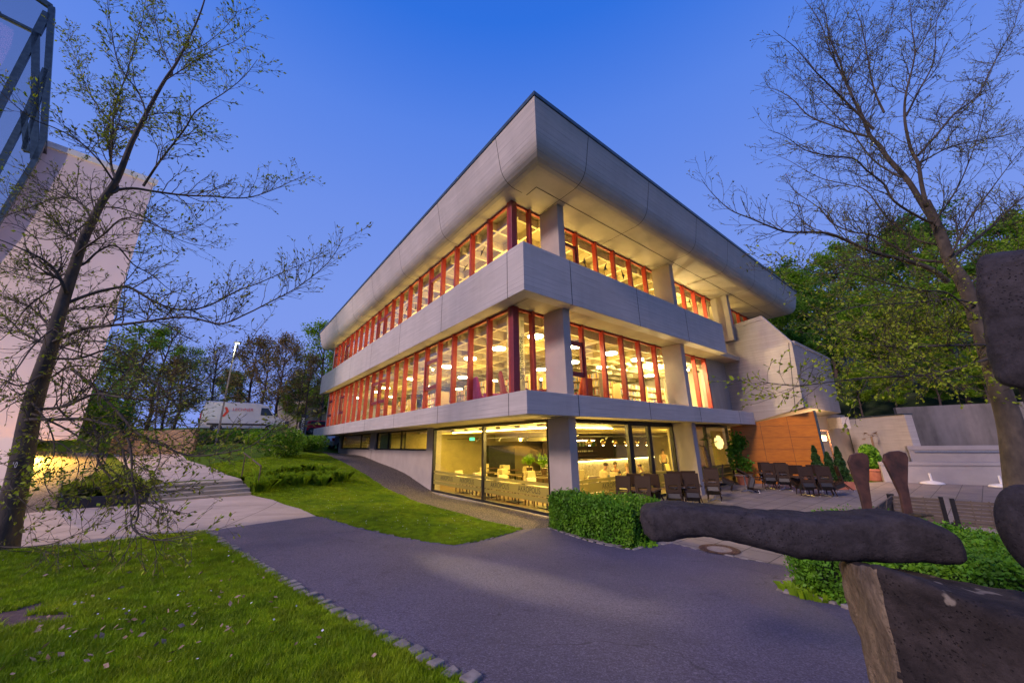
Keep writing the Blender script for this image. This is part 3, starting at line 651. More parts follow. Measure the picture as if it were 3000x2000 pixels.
for u in (2.6, 6.0, 9.6, 13.2, 17, 21, 25): lamp('AREA', B(u, 2.5, 4.3), 48, WARM, 1.4, parent=lib, rot=(0, 0, 1)); lamp('AREA', B(u, 2.3, 8.9), 50, WARM, 1.4, parent=lib, rot=(0, 0, 1))  # upward fill lights without fixtures, added to warm the outer soffits
for v in (4.6, 8.2, 12.0, 14.8): lamp('AREA', B(3.2, v, 4.3), 48, WARM, 1.4, parent=lib, rot=(0, 0, 1)); lamp('AREA', B(3.0, v, 8.9), 70, WARM, 1.4, parent=lib, rot=(0, 0, 1))  # same added fill along the right windows
lamp('AREA', B(3.0, 18.5, 8.9), 70, WARM, 1.4, parent=lib, rot=(0, 0, 1))  # one more of the added upward fill lights
for u, v in ((3.5, 3.4), (8, 3.4), (2.9, 6), (2.9, 10.5)): lamp('AREA', B(u, v, 1.1), 30, CAFE, 1.0, parent=lib, rot=(0, 0, 1))  # added upward fill for the soffit over the cafe glazing
from mathutils import noise as mnoise
# ------------------------------------------------------------------ theatre on the left
cn = np.array([-23.5, 20.0, 0]); wd_ = np.array([.695, .719, 0]); wb_ = np.array([-.90, .436, 0])
M['pinkwall'] = mat('pale_wall_shadow_bands', (.80, .64, .62), (.70, .57, .58), .6, .35, scale=(1, 1, .02))  # soft vertical shadow stripes put into the wall colour
TT = lambda s, d, z: tuple(cn+wd_*s+wb_*d+np.array([0, 0, z]))
th = thing('theatre_building', 'tall windowless pale pink building with a glass corner box on top, behind the left tree', 'building', TT(-6, 6, 0))
m = MB(TT); m.box(-42, 0, 0, 22, 2.75, 19.0); m.build('wall', M['pinkwall'], th)
m = MB(TT); m.box(-42.1, .12, -.12, 22.1, 19.0, 19.35); m.build('roof_edge', M['white'], th)
m = MB(TT); m.box(-42, -.6, 3.2, 20, .2, 2.75); m.build('recessed_wall', mat('recess_wall', (.50, .46, .38), None, .8, 2), th)
pl = gp(44, 1424)
PWn = np.array([.719, -.695, 0]); PW0 = cn+PWn*1.6
gpx = lambda x, y: onplane(x, y, PW0, PWn)
def slabpx(pxs, off0=0., th_=.1, P=gpx): return [P(*p)+PWn*off0 for p in pxs], -PWn*th_
pg = [(-260, -330), (105, -10), (150, 22), (128, 412), (102, 472), (-30, 690), (-300, 1000)]
g_ = MB(); a, d = slabpx(pg, 0, .03); g_.slab(a, d); gl = g_.build('curtain_glass', M['glass_dark'], th)
m = MB()
def bpx(a, b, w, h=.22): m.beam(gpx(*a), gpx(*b), w, h, up=tuple(PWn))
bpx((152, 22), (127, 414), .26); bpx((105, 98), (101, 470), .28); bpx((-300, 1000), (-30, 690), .2); bpx((-30, 690), (102, 472), .2); bpx((102, 472), (127, 414), .2)
bpx((134, 205), (80, 330), .22); bpx((80, 330), (-40, 560), .22); bpx((70, 330), (78, 445), .22); bpx((132, 230), (70, 440), .16); bpx((0, 45), (108, 98), .14); bpx((-250, -90), (0, 45), .3)
bpx((150, 22), (104, -10), .3); bpx((104, -10), (-260, -340), .3); bpx((108, 98), (138, 40), .3); bpx((108, 98), (0, 310), .25); bpx((0, 310), (-200, 760), .25)
m.build('window_frame', M['metal_roof'], gl)
m = MB(); a = [gpx(*p)-PWn*.4 for p in [(-260, -330), (105, -10), (150, 22), (126, 412), (0, 360), (-300, 300)]]; m.slab(a, -PWn*1.0); m.build('upper_wall', M['dark'], th)
m = MB(); a = [gpx(*p)-PWn*.1 for p in [(0, 60), (40, 85), (30, 130), (-20, 230), (-60, 240), (-60, 60)]]; m.slab(a, -PWn*.05); m.build('lit_interior', emit('pink_interior', (.55, .30, .36), .9), th)
# lit pier under the overhang
m = MB(); q = gp(47, 1424); a = q; m.hull8([tuple(a+v_) for v_ in (wd_*-1.1, wd_*0., wb_*.5, wb_*.5-wd_*1.1)]+[tuple(a+v_+np.array([0, 0, 2.75-a[2]+.02])) for v_ in (wd_*-1.1, wd_*0., wb_*.5, wb_*.5-wd_*1.1)])
m.build('pier', M['pinkwall'], th)
lq = onplane(84, 1303, cn, PWn)+wb_*.5; tl_ = thing('ceiling_spot', 'bright yellow lamp under the overhang of the pale left building', 'lamp', (lq[0], lq[1], 2.74))
m = MB(); c = (lq[0], lq[1], 2.6); m.lathe([(.0, 0), (.22, 0), (.24, .1), (.0, .13)], c, 16); m.build('lamp_glass', emit('lamp_yellow', (1, .70, .18), 30), tl_)
q0 = gp(70, 1400)
YEL = (1, .52, .06)
lq = onplane(84, 1303, cn, PWn)+wb_*.5; lq[2] = 2.5; lamp('SPOT', lq, 6000, YEL, .12, parent=tl_, rot=(.25, -.25, -1), spot=165)
# uplight washing the pale wall
# ------------------------------------------------------------------ right-hand walls
def wall_px(name, base, tops, mt, thick, zb=-.2, label=None, cat='wall', top_add=0, capmat=None):
    (x0, y0), (x1, y1) = base; d = np.array([x1-x0, y1-y0, 0.]); L = np.linalg.norm(d); d /= L; n = np.array([d[1], -d[0], 0])
    if n@np.array([x0, y0, 0]) > 0: n = -n             # n looks at the camera
    p0 = np.array([x0, y0, 0.]); T = lambda s, o, z: tuple(p0+d*s+n*o+np.array([0, 0, z]))
    za, zb_ = [onplane(*t, p0, n)[2] if isinstance(t, tuple) else t for t in tops]
    m = MB(T); m.hull8([(0, -thick, zb), (L, -thick, zb), (L, 0, zb), (0, 0, zb), (0, -thick, za), (L, -thick, zb_), (L, 0, zb_), (0, 0, za)])
    t = thing(name, label, cat, T(L/2, -thick/2, max(zb, 0))); w = m.build('wall_body', mt, t, bevel=.01)
    if capmat: c = MB(T); c.hull8([(-.03, -thick-.04, za), (L+.03, -thick-.04, zb_), (L+.03, .05, zb_), (-.03, .05, za), (-.03, -thick-.04, za+top_add), (L+.03, -thick-.04, zb_+top_add), (L+.03, .05, zb_+top_add), (-.03, .05, za+top_add)]); c.build('coping', capmat, t, bevel=.008)
    return t, T, L, (za, zb_)
M['lowwall'] = mat('grey_render', (.33, .31, .31), (.28, .265, .27), .85, 1.5, bmp=.003, bs=60)
w2a, w2b = (17.6, 23.2), (24.3, 24.0)
q1 = atY(2478, 1225, 25.0); q2 = atY(2648, 1214, 20.9)
wall_px('concrete_wall', ((q1[0], q1[1]), (q2[0], q2[1])), ((2478, 1227), (2645, 1214)), M['conc'], .4, label='tall board-marked concrete wall right of the lit entrance, behind the potted shrub', top_add=.06, capmat=M['metal_roof'])
e1 = atY(2384, 1215, 22.6)
M['cream'] = mat('cream_entrance', (.52, .42, .30), (.46, .38, .27), .8, 2)
wall_px('entrance_wall', ((e1[0]-1.2, e1[1]-.2), (q1[0]+.1, q1[1]+.15)), ((2384, 1205), (2478, 1216)), M['cream'], .3, label='cream wall of the lit entrance between the orange panels and the concrete wall')
def bx(name, px, Y, w, h, dp, mt, parent=None):
    p = atY(*px, Y); m = MB(); m.box(p[0]-w/2, p[0]+w/2, p[1], p[1]+dp, p[2]-h/2, p[2]+h/2); return m.build(name, mt, parent)
bx('entrance_beam', (2478, 1238), 23.0, .5, .7, 1.2, M['conc'], lib)
if 0: m = MB(); pa = [onplane(2375, 1201, (15.8, 19.4, 0), (.12, -.99, 0)), onplane(2472, 1214, (15.8, 22.5, 0), (.12, -.99, 0))]

# low walls with coping along the terrace edge
Q0, Q1 = np.array([19.54, 20.33]), np.array([23.2, 17.93]); qd = (Q1-Q0)/np.linalg.norm(Q1-Q0); qn = np.array([qd[1], -qd[0]]); qn = qn if qn@Q0 < 0 else -qn
Q2 = Q0+qd*9.0
wall_px('low_wall', (tuple(Q0), tuple(Q2)), ((2590, 1362), .98), M['lowwall'], .35, label='long low grey wall with flat coping behind the white parasol bases', top_add=.16, capmat=M['lowwall'])
R0 = onplane(2668, 1340, (*(Q0-qn*1.9), 0), (*qn, 0))[:2]; R1 = R0+qd*10
t_, T_, L_, zz_ = wall_px('planter_wall', (tuple(R0), tuple(R1)), ((2668, 1318), 1.62), M['lowwall'], .3, label='second stepped-back grey wall with a pale metal rail in front of the tall stained wall', top_add=.22, capmat=M['lowwall'])
m = MB(T_); m.box(.2, L_, .06, .10, zz_[0]-.10, zz_[0]-.05); m.build('metal_rail', M['steel'], t_)
S0 = onplane(2640, 1250, (*(Q0-qn*4.4), 0), (*qn, 0))[:2]; S1 = S0+qd*16
wall_px('retaining_wall', (tuple(S0), tuple(S1)), (4.05, 4.1), M['conc_old'], .5, label='tall dark stained retaining wall below the wooded slope', cat='retaining wall')
# ------------------------------------------------------------------ left retaining wall of boards, other walls
M['boards'] = mat('board_wall', (.20, .13, .08), (.15, .10, .065), .8, 3, scale=(1, 1, 12))
a, b = gp(316, 1328), gp(560, 1332)
def planks(name, a, b, h, label, k=7, zt=None):
    L = np.linalg.norm((b-a)[:2]); d = (b-a)/L; d[2] = 0; n = np.array([d[1], -d[0], 0]); z = min(a[2], b[2])-.15
    T = lambda s, o, zz: tuple(np.array([a[0], a[1], z])+d*s+n*o+np.array([0, 0, zz])); t = thing(name, label, 'wall', tuple((a+b)/2)); m = MB(T)
    for i in range(k): m.box(0, L, -.12, 0, (h+.15)*i/k+.012, (h+.15)*(i+1)/k)
    m.build('planks', M['boards'], t); m = MB(T)
    for s in np.linspace(.1, L-.1, 6): m.box(s-.05, s+.05, -.22, -.12, 0, h+.15)
    m.build('post', M['dark'], t)
planks('wooden_retaining_wall', a, b, 1.35, 'low wall of horizontal brown boards at the end of the upper concrete path')
a, b = gp(858, 1322), gp(928, 1324); a = onz(862, 1322, 1.75); b = onz(930, 1322, 1.7)
tag(MB().hull8([tuple(p) for p in (a-[0, 0, .3], b-[0, 0, .3], b+[.3, .6, -.3], a+[.3, .6, -.3])]+[tuple(p) for p in (a+[0, 0, 1.45], b+[0, 0, 1.45], b+[.3, .6, 1.45], a+[.3, .6, 1.45])]).build('end_wall', M['conc_old'], bevel=.01), 'short weathered concrete wall at the far left end of the library, beside the path', 'wall')
# planter edge left of the steps
a, b = gp(168, 1494), gp(428, 1477)
pe = MB(); pe.beam(a+[0, 0, .1], b+[0, 0, .1], .05, .42); pe.beam(a+[0, 0, .1], gp(172, 1444)+[0, 0, .16], .05, .42)
tag(pe.build('planter_edge', M['dark']), 'dark metal edging of the grass bed left of the steps', 'edging')
# ------------------------------------------------------------------ stone sculpture in front
def dispmesh(co, amp, sc, seed=0):
    out = []
    for p in co:
        v = Vector(p)*sc+Vector((seed*7.3, seed*3.1, 0)); out.append(amp*(mnoise.noise(v)+.5*mnoise.noise(v*2.3)+.3*mnoise.noise(v*5.1)))
    return out
def rock(name, c8, mt, parent, k=9, n=22, amp=.02, sc=4, seed=1):
    c8 = [np.array(c, float) for c in c8]; vs = {}; V = []; F = []
    def vert(x, y, z):
        key = (round(x, 4), round(y, 4), round(z, 4))
        if key not in vs:
            s = (abs(x)**k+abs(y)**k+abs(z)**k)**(1/k); X, Y, Z = [(q/s+1)/2 for q in (x, y, z)]
            p = sum(c*w for c, w in zip(c8, [(1-X)*(1-Y)*(1-Z), X*(1-Y)*(1-Z), X*Y*(1-Z), (1-X)*Y*(1-Z), (1-X)*(1-Y)*Z, X*(1-Y)*Z, X*Y*Z, (1-X)*Y*Z]))
            vs[key] = len(V); V.append(p)
        return vs[key]
    g = np.linspace(-1, 1, n+1)
    for ax in range(3):
        for sg in (-1, 1):
            for i in range(n):
                for j in range(n):
                    q = []
                    for a_, b_ in ((g[i], g[j]), (g[i+1], g[j]), (g[i+1], g[j+1]), (g[i], g[j+1])):
                        p = [0, 0, 0]; p[ax] = sg; p[(ax+1) % 3] = a_; p[(ax+2) % 3] = b_; q.append(vert(*p))
                    F.append(q if sg > 0 else q[::-1])
    mb = MB(); mb.v = [tuple(p) for p in V]; mb.f = F; o = mb.build(name, mt, parent, smooth=True, fix=True)
    me = o.data; me.update(); no = [v.normal.copy() for v in me.vertices]; d = dispmesh([v.co for v in me.vertices], amp, sc, seed)
    for v, nn, dd in zip(me.vertices, no, d): v.co += nn*dd
    return o
def stone_mat(name, dark, mid, spots=True):
    m, t, b = NT(name); v = pos(t)
    c = ramp(t, noise(t, v, 3.2, 8, .68), [(.3, dark), (.55, mid), (.8, tuple(x*1.5 for x in mid))])
    c = mul(t, c, ramp(t, noise(t, v, 22, 7, .7), [(.3, (.6, .6, .6)), (.5, (1.0, 1.0, 1.0)), (.7, (1.35, 1.35, 1.4))]))
    vp_ = nd(t, 'ShaderNodeTexVoronoi', i_Scale=60); t.links.new(v, vp_.inputs['Vector']); pm = mul(t, ramp(t, vp_.outputs['Distance'], [(.14, (1, 1, 1)), (.24, (0, 0, 0))]), ramp(t, noise(t, v, 5, 3), [(.46, (0, 0, 0)), (.56, (1, 1, 1))])); c = mul(t, c, ramp(t, pm, [(0, (1, 1, 1)), (1, (.4, .38, .38))]))
    if spots: 
        s = ramp(t, noise(t, v, 5.5, 3, .6), [(.63, (0, 0, 0)), (.66, (1, 1, 1))]); mm = nd(t, 'ShaderNodeMix', data_type='RGBA'); t.links.new(s, mm.inputs['Factor']); t.links.new(c, mm.inputs[6]); mm.inputs[7].default_value = (.22, .19, .15, 1); c = mm.outputs[2]
    t.links.new(c, b.inputs['Base Color']); b.inputs['Roughness'].default_value = .9; b.inputs['Specular IOR Level'].default_value = .25
    vo = nd(t, 'ShaderNodeTexVoronoi', i_Scale=26); t.links.new(v, vo.inputs['Vector'])
    h = mul(t, ramp(t, pm, [(0, (1, 1, 1)), (1, (0, 0, 0))]), ramp(t, noise(t, v, 16, 7, .7), [(.2, (.3, .3, .3)), (.8, (1, 1, 1))]))
    bump(t, b, h, .018, 1.0); return m
M['stone'] = stone_mat('dark_porous_stone', (.014, .012, .014), (.040, .035, .038), False); M['stone2'] = stone_mat('dark_block_stone', (.016, .013, .013), (.045, .036, .033)); M['stone3'] = stone_mat('lit_side_stone', (.10, .075, .05), (.26, .20, .13), False)
M['moss'] = mat('dry_moss', (.06, .045, .015), (.03, .022, .012), .95, 30, bmp=.01, stops=(.4, .6)); M['rust'] = mat('rusted_iron', (.10, .042, .026), (.035, .017, .012), .75, 14, bmp=.004, obj=False, bs=60)
gz = h1(2.6, 2.2)
sc_ = thing('stone_sculpture', 'dark porous stone sculpture of stacked blocks with two rusty metal tongues, nearest the camera', 'sculpture', (2.7, 2.3, gz))
ST = [(1877, 1520, 1533, 2.75), (1884, 1497, 1560, 2.74), (1905, 1482, 1576, 2.72), (1950, 1472, 1580, 2.69), (2000, 1472, 1572, 2.66), (2060, 1478, 1567, 2.62), (2130, 1486, 1577, 2.58), (2220, 1493, 1600, 2.53), (2320, 1501, 1626, 2.48), (2420, 1507, 1637, 2.43), (2520, 1505, 1640, 2.38), (2600, 1500, 1641, 2.34), (2690, 1505, 1643, 2.29), (2750, 1514, 1648, 2.26), (2790, 1530, 1650, 2.24), (2812, 1552, 1646, 2.23), (2823, 1575, 1632, 2.23), (2827, 1597, 1612, 2.23)]
stn = []
for a, b in zip(ST[:-1], ST[1:]):
    for f in np.linspace(0, 1, 7)[:-1]: stn.append([a[i]*(1-f)+b[i]*f for i in range(4)])
stn.append(list(ST[-1])); rings = []; NR = 44
for x, yt, yb, Y in [(1877+(q[0]-1877)*.957, q[1], q[2], q[3]) for q in stn]:
    t = atY(x, yt, Y); b = atY(x, yb, Y); c = (t+b)/2; hh = (t[2]-b[2])/2; dp = .02+.14*min(1, hh/.10)
    row = []
    for k in range(NR):
        a_ = 2*math.pi*k/NR; ca, sa = math.cos(a_), math.sin(a_); ca = math.copysign(abs(ca)**.5, ca); sa = math.copysign(abs(sa)**(.42 if sa > 0 else .7), sa)
        row.append(np.array([c[0]+dp*.25*(ca+.2), c[1]+dp*(ca+.2), c[2]+hh*sa]))
    rings.append(row)
mb = MB(); mb.v = [tuple(p) for r in rings for p in r]; n = len(rings)
mb.f = [[i*NR+k, i*NR+(k+1) % NR, (i+1)*NR+(k+1) % NR, (i+1)*NR+k] for i in range(n-1) for k in range(NR)]+[list(range(NR)), list(range((n-1)*NR, n*NR))]
so_ = mb.build('stone_slab', M['stone'], sc_, smooth=True); me = so_.data; no = [v.normal.copy() for v in me.vertices]
for v, nn, dd in zip(me.vertices, no, dispmesh([v.co for v in me.vertices], .012, 9, 3)): v.co += nn*dd
def zb(p, z): return (p[0], p[1], z)
f1, f2 = atY(2548, 1648, 1.98), atY(3400, 1800, 1.35); b1, b2 = atY(2445, 1636, 2.62), atY(3250, 1640, 2.0)
f2 = np.array([f2[0], f2[1], f1[2]-.13]); b2 = np.array([b2[0], b2[1], b1[2]-.05])
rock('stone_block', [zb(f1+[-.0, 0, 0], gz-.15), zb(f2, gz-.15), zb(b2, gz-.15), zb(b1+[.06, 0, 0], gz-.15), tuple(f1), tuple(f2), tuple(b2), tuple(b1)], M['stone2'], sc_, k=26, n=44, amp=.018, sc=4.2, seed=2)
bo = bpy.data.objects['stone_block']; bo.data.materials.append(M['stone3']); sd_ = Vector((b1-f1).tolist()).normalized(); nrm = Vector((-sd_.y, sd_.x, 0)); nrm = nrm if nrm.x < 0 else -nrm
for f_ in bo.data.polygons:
    if f_.normal.dot(nrm) > .75: f_.material_index = 1  # left face painted paler and warmer, as if lit from the left
hd = [atY(2900, 1140, 1.80), atY(3300, 1150, 1.45), atY(3300, 1130, 1.7), atY(2960, 1118, 2.05), atY(2840, 745, 1.80), atY(3260, 705, 1.45), atY(3250, 710, 1.7), atY(2890, 745, 2.05)]
rock('stone_head', hd, M['stone'], sc_, k=7, n=34, amp=.012, sc=7, seed=5)
eg = atY(3045, 1562, 1.75); m = MB(); m.ball(tuple(eg), .115, 20, (1, 1, 1.75)); o = m.build('round_stone', M['stone'], sc_, smooth=True)
for v, dd in zip(o.data.vertices, dispmesh([v.co for v in o.data.vertices], .012, 8, 6)): v.co *= 1+0*dd
m = MB(); p = atY(3110, 1400, 1.72); m.tube([(p[0]+.1, p[1], eg[2]-.1), (p[0]+.1, p[1], hd[0][2]+.15)], [.09, .08], 12); m.build('stone_post', M['stone'], sc_, smooth=True)
for pts, Y in ((((2487, 1352), (2494, 1333), (2512, 1326), (2528, 1326), (2543, 1333), (2548, 1352), (2548, 1420), (2563, 1528), (2541, 1528), (2522, 1450), (2500, 1390)), 2.5), (((2591, 1350), (2594, 1330), (2612, 1322), (2636, 1320), (2655, 1326), (2662, 1340), (2661, 1420), (2682, 1530), (2656, 1530), (2640, 1450), (2612, 1392)), 2.44)):
    m = MB(); m.slab([atY(x, y, Y) for x, y in pts], (.004, .022, 0)); m.build('metal_tongue', M['rust'], sc_, bevel=.004)
m = MB(); r = random.Random(4)
for x, y in [(1925, 1478), (1950, 1473), (2000, 1475), (2030, 1478), (2095, 1484), (2140, 1489), (2580, 1505), (2620, 1503), (2680, 1508), (2640, 1512), (2545, 1508), (2720, 1512)]:
    p = atY(x, y, 2.9 if x < 2300 else 2.6)
    Yc = np.interp(x, [1880, 2820], [2.75, 2.24])+.12
    p = atY(x, y+2, Yc)
    for _ in range(5): m.ball((p[0]+r.uniform(-.035, .035), p[1]+r.uniform(-.03, .05), p[2]+.006), r.uniform(.014, .026), 5, (1.5, 1.3, .45))
o = m.build('moss', M['moss'], sc_, smooth=True); o['kind'] = 'stuff'

p = np.array([-15.0, -3.0, 0]); p[2] = h1(p[0], p[1]); fd_ = thing('floodlight', 'ground floodlight washing the pale left building with warm light', 'lamp', p); m = MB(); m.box(p[0]-.3, p[0]+.3, p[1]-.1, p[1]+.1, p[2]+.1, p[2]+.5); m.build('housing', M['dark'], fd_); tg = TT(-5, 0, 11)
lamp('SPOT', p+[0, .3, .6], 5200, (1, .78, .56), .3, parent=fd_, rot=np.array(tg)-p, spot=92)
# ------------------------------------------------------------------ foliage helpers
def leafquads(P, size, rs, flat=.0, asp=1.8, size_j=.35, up=None):
    n = len(P); P = np.asarray(P, float)
    a = rs.normal(size=(n, 3)); a[:, 2] *= (1-flat); a /= np.linalg.norm(a, axis=1)[:, None]
    b = rs.normal(size=(n, 3)); b[:, 2] *= (1-flat); b -= a*(a*b).sum(1)[:, None]; b /= np.linalg.norm(b, axis=1)[:, None]
    s = size*(1+rs.uniform(-size_j, size_j, n))[:, None]; a = a*s*asp/2; b = b*s/2
    V = np.stack([P-a, P+b, P+a, P-b], 1).reshape(-1, 3); return V, np.arange(4*n).reshape(-1, 4)
def leaf_mat(name, c1, c2, c3=None, tr=.35, ns=1.4):
    m, t, b = NT(name); c3 = c3 or c2; ob = nd(t, 'ShaderNodeTexCoord').outputs['Object']
    c = ramp(t, noise(t, ob, ns, 3), [(.3, c1), (.5, c2), (.7, c3)])
    n2 = nd(t, 'ShaderNodeTexWhiteNoise'); sn = nd(t, 'ShaderNodeVectorMath', operation='SNAP'); sn.inputs[1].default_value = (.12, .12, .12); t.links.new(ob, sn.inputs[0]); t.links.new(sn.outputs[0], n2.inputs['Vector'])
    c = mul(t, c, ramp(t, n2.outputs['Value'], [(0, (.7, .7, .7)), (1, (1.25, 1.25, 1.15))]))
    t.links.new(c, b.inputs['Base Color']); b.inputs['Roughness'].default_value = .55; b.inputs['Specular IOR Level'].default_value = .25
    tl = nd(t, 'ShaderNodeBsdfTranslucent'); t.links.new(c, tl.inputs[0]); mx = nd(t, 'ShaderNodeMixShader'); mx.inputs[0].default_value = tr
    o = t.nodes['Material Output']; t.links.new(b.outputs[0], mx.inputs[1]); t.links.new(tl.outputs[0], mx.inputs[2]); t.links.new(mx.outputs[0], o.inputs[0]); return m
M['leaf'] = leaf_mat('fresh_leaves', (.20, .30, .015), (.28, .38, .02), (.32, .38, .03)); M['leafd'] = leaf_mat('deep_green_leaves', (.07, .17, .016), (.11, .25, .02), (.18, .31, .025), ns=.35, tr=.5)
M['leafy'] = leaf_mat('spring_green_leaves', (.14, .28, .014), (.21, .37, .018), (.30, .42, .025), ns=.35, tr=.5); M['leafr'] = leaf_mat('reddish_leaves', (.20, .12, .04), (.22, .15, .045), (.15, .19, .035), ns=.5)
M['hedge'] = leaf_mat('hedge_leaves', (.05, .16, .010), (.09, .24, .014), (.15, .32, .018), ns=2.2, tr=.25); M['conifer'] = leaf_mat('conifer_leaves', (.02, .06, .018), (.03, .08, .02), ns=4, tr=.15)
M['bud'] = leaf_mat('leaf_buds', (.09, .075, .02), (.17, .19, .025), (.24, .27, .03), ns=2.5, tr=.3)
M['bark'] = mat('grey_bark', (.075, .060, .046), (.035, .028, .022), .9, 6, bmp=.02, scale=(1, 1, .5), bs=18); M['barkfar'] = mat('far_bark', (.09, .06, .05), (.05, .04, .035), .9, 3)
M['tallg'] = leaf_mat('tall_grass', (.14, .22, .01), (.22, .30, .02), (.30, .32, .05), ns=3); M['core'] = mat('hedge_added_core', (.012, .03, .006), None, .95, 6); M['grass'] = leaf_mat('grass_blades', (.12, .23, .004), (.20, .33, .005), (.28, .38, .01), ns=.9, tr=.3)
M['dryleaf'] = mat('dry_leaves', (.36, .25, .17), (.22, .14, .09), .8, 30, stops=(.4, .6))
def inpoly(x, y, poly):
    ins = np.zeros(len(x), bool); n = len(poly)
    for i in range(n):
        x0, y0 = poly[i][:2]; x1, y1 = poly[(i+1) % n][:2]
        c = ((y0 > y) != (y1 > y)); ins ^= c & (x < (x1-x0)*(y-y0)/((y1-y0) if y1 != y0 else 1e-9)+x0)
    return ins
def sample_poly(poly, n, rs):
    P = np.array([p[:2] for p in poly]); lo, hi = P.min(0), P.max(0); out = []
    tot = 0
    while tot < n:
        q = rs.uniform(lo, hi, (n, 2)); q = q[inpoly(q[:, 0], q[:, 1], poly)]; out.append(q); tot += len(q)
        if len(q) == 0: break
    return np.concatenate(out)[:n]
def hedge(name, poly, h, n, size, label, seed, mt=None, z0=None):
    rs = np.random.RandomState(seed); c = np.mean([p[:2] for p in poly], 0); zb = min(h1(*p[:2]) for p in poly) if z0 is None else z0
    t = thing(name, label, 'hedge', (c[0], c[1], zb)); P = []
    k = len(poly); per = [np.linalg.norm(np.array(poly[i][:2])-np.array(poly[(i+1) % k][:2])) for i in range(k)]
    area = .5*abs(sum(poly[i][0]*poly[(i+1) % k][1]-poly[(i+1) % k][0]*poly[i][1] for i in range(k))); side = sum(per)*h
    nt_ = int(n*area/(area+side)); q = sample_poly(poly, nt_, rs)
    wob = np.array([mnoise.noise(Vector((a*1.7, b*1.7, seed))) for a, b in q])*.07
    P.append(np.c_[q, zb+h+wob+rs.normal(0, .035, len(q))+np.where(rs.rand(len(q)) < .12, rs.uniform(0, .12, len(q)), 0)])
    for i in range(k):
        a = np.array(poly[i][:2]); b = np.array(poly[(i+1) % k][:2]); m_ = int((n-nt_)*per[i]/sum(per)); f = rs.rand(m_)[:, None]; z = rs.rand(m_)**.85*h
        d = (b-a)/per[i]; nn = np.array([d[1], -d[0]]); 
        if nn@(c-a) > 0: nn = -nn
        w = np.array([mnoise.noise(Vector((float(ff)*per[i]*2.2, zz*2.4, i+seed*3))) for ff, zz in zip(f[:, 0], z)])*.10+rs.normal(0, .035, m_)
        P.append(np.c_[a+(b-a)*f+nn*w[:, None], zb+z])
    V, F = leafquads(np.concatenate(P), size, rs); npmesh('foliage', V, F, mt or M['hedge'], t)
    core = [tuple((np.array(p[:2])-c)*.86+c) for p in poly]; m = MB(); m.slab([(p[0], p[1], zb-.1) for p in core], (0, 0, h*.92+.1)); m.build('branches', M['core'], t); return t  # solid dark green core added to block views through the leaves
hd1 = [gp(1614, 1546), gp(1700, 1573), gp(1850, 1604), gp(1930, 1583)]; bk = np.array([.50, .86, 0])
hedge('hedge', hd1+[hd1[3]+bk*.55, hd1[2]+bk*1.25, hd1[0]+bk*.75], .86, 26000, .038, 'clipped green hedge at the foot of the cafe corner column', 11, z0=.0)
hp = [gp(2350, 1742), gp(2475, 1776), np.array([7.0, 3.9, 0]), onz(3040, 1590, .8), onz(2800, 1552, .8), onz(2620, 1530, .8), onz(2535, 1502, .85), onz(2385, 1504, .85)]
hedge('hedge', hp, .76, 60000, .028, 'long clipped hedge behind the stone sculpture and in front of the slatted benches', 12, z0=.06)
# ------------------------------------------------------------------ grass
def blades(name, poly_list, n, seed, label, excl=(), hs=(.03, .055), maxd=24, boost=1.0, mt=None, w0=.0045):
    rs = np.random.RandomState(seed); Ps = []
    for poly, frac in poly_list:
        q = sample_poly(poly, int(n*frac*3.2), rs); d = np.hypot(q[:, 0], q[:, 1]); keep = rs.rand(len(q)) < np.clip((3.5/np.maximum(d, 3.0))**1.25*boost, 0, 1)
        q = q[keep]
        for e_ in excl: q = q[~inpoly(q[:, 0], q[:, 1], e_)]
        Ps.append(q)
    q = np.concatenate(Ps); z = H(q[:, 0], q[:, 1]); d = np.hypot(q[:, 0], q[:, 1]); k = len(q)
    wob = np.array([mnoise.noise(Vector((a*1.1, b*1.1, 3))) for a, b in q])
    hgt = rs.uniform(*hs, k)*(1+.5*wob)*(1+.02*d); ang = rs.uniform(0, 2*math.pi, k); w = w0*np.maximum(1, d/5.0); w = np.minimum(w, .03)
    lean = rs.normal(0, .45, (k, 2))*hgt[:, None]; base = np.c_[q, z-.005]; dx = np.c_[np.cos(ang)*w, np.sin(ang)*w, np.zeros(k)]
    tip = base+np.c_[lean, hgt]; V = np.stack([base-dx, base+dx, tip], 1).reshape(-1, 3)
    o = npmesh(name, V, np.arange(3*k).reshape(-1, 3), mt or M['grass']); tag(o, label, 'grass', kind='stuff'); print(name, k); return o
near = [(-16, 3.0), *PC, kw[0], *kw[1:], e, (-6, -1)] if False else None
nl = [*[(p[0], p[1]) for p in kw], (-.9, 1.2), (-9, 1.2), (-14, 4.2), *[(p[0], p[1]) for p in PC]]
blades('grass', [(nl, 1.0)], 330000, 5, 'short spring lawn left of the asphalt path, in front of the concrete path', excl=[[tuple((np.array(q[:2])-np.mean([z[:2] for z in SOIL], 0))*.7+np.mean([z[:2] for z in SOIL], 0)) for q in SOIL]])
l2 = [*LAWN_E, *GE[::-1], *G([(900, 1330), (860, 1335), (700, 1350), (612, 1362), (666, 1390), (712, 1402), (738, 1450), (800, 1464), (880, 1490)])]
blades('grass', [(l2, 1.0)], 260000, 6, 'sloping lawn between the asphalt path and the library', boost=3.0, w0=.006)
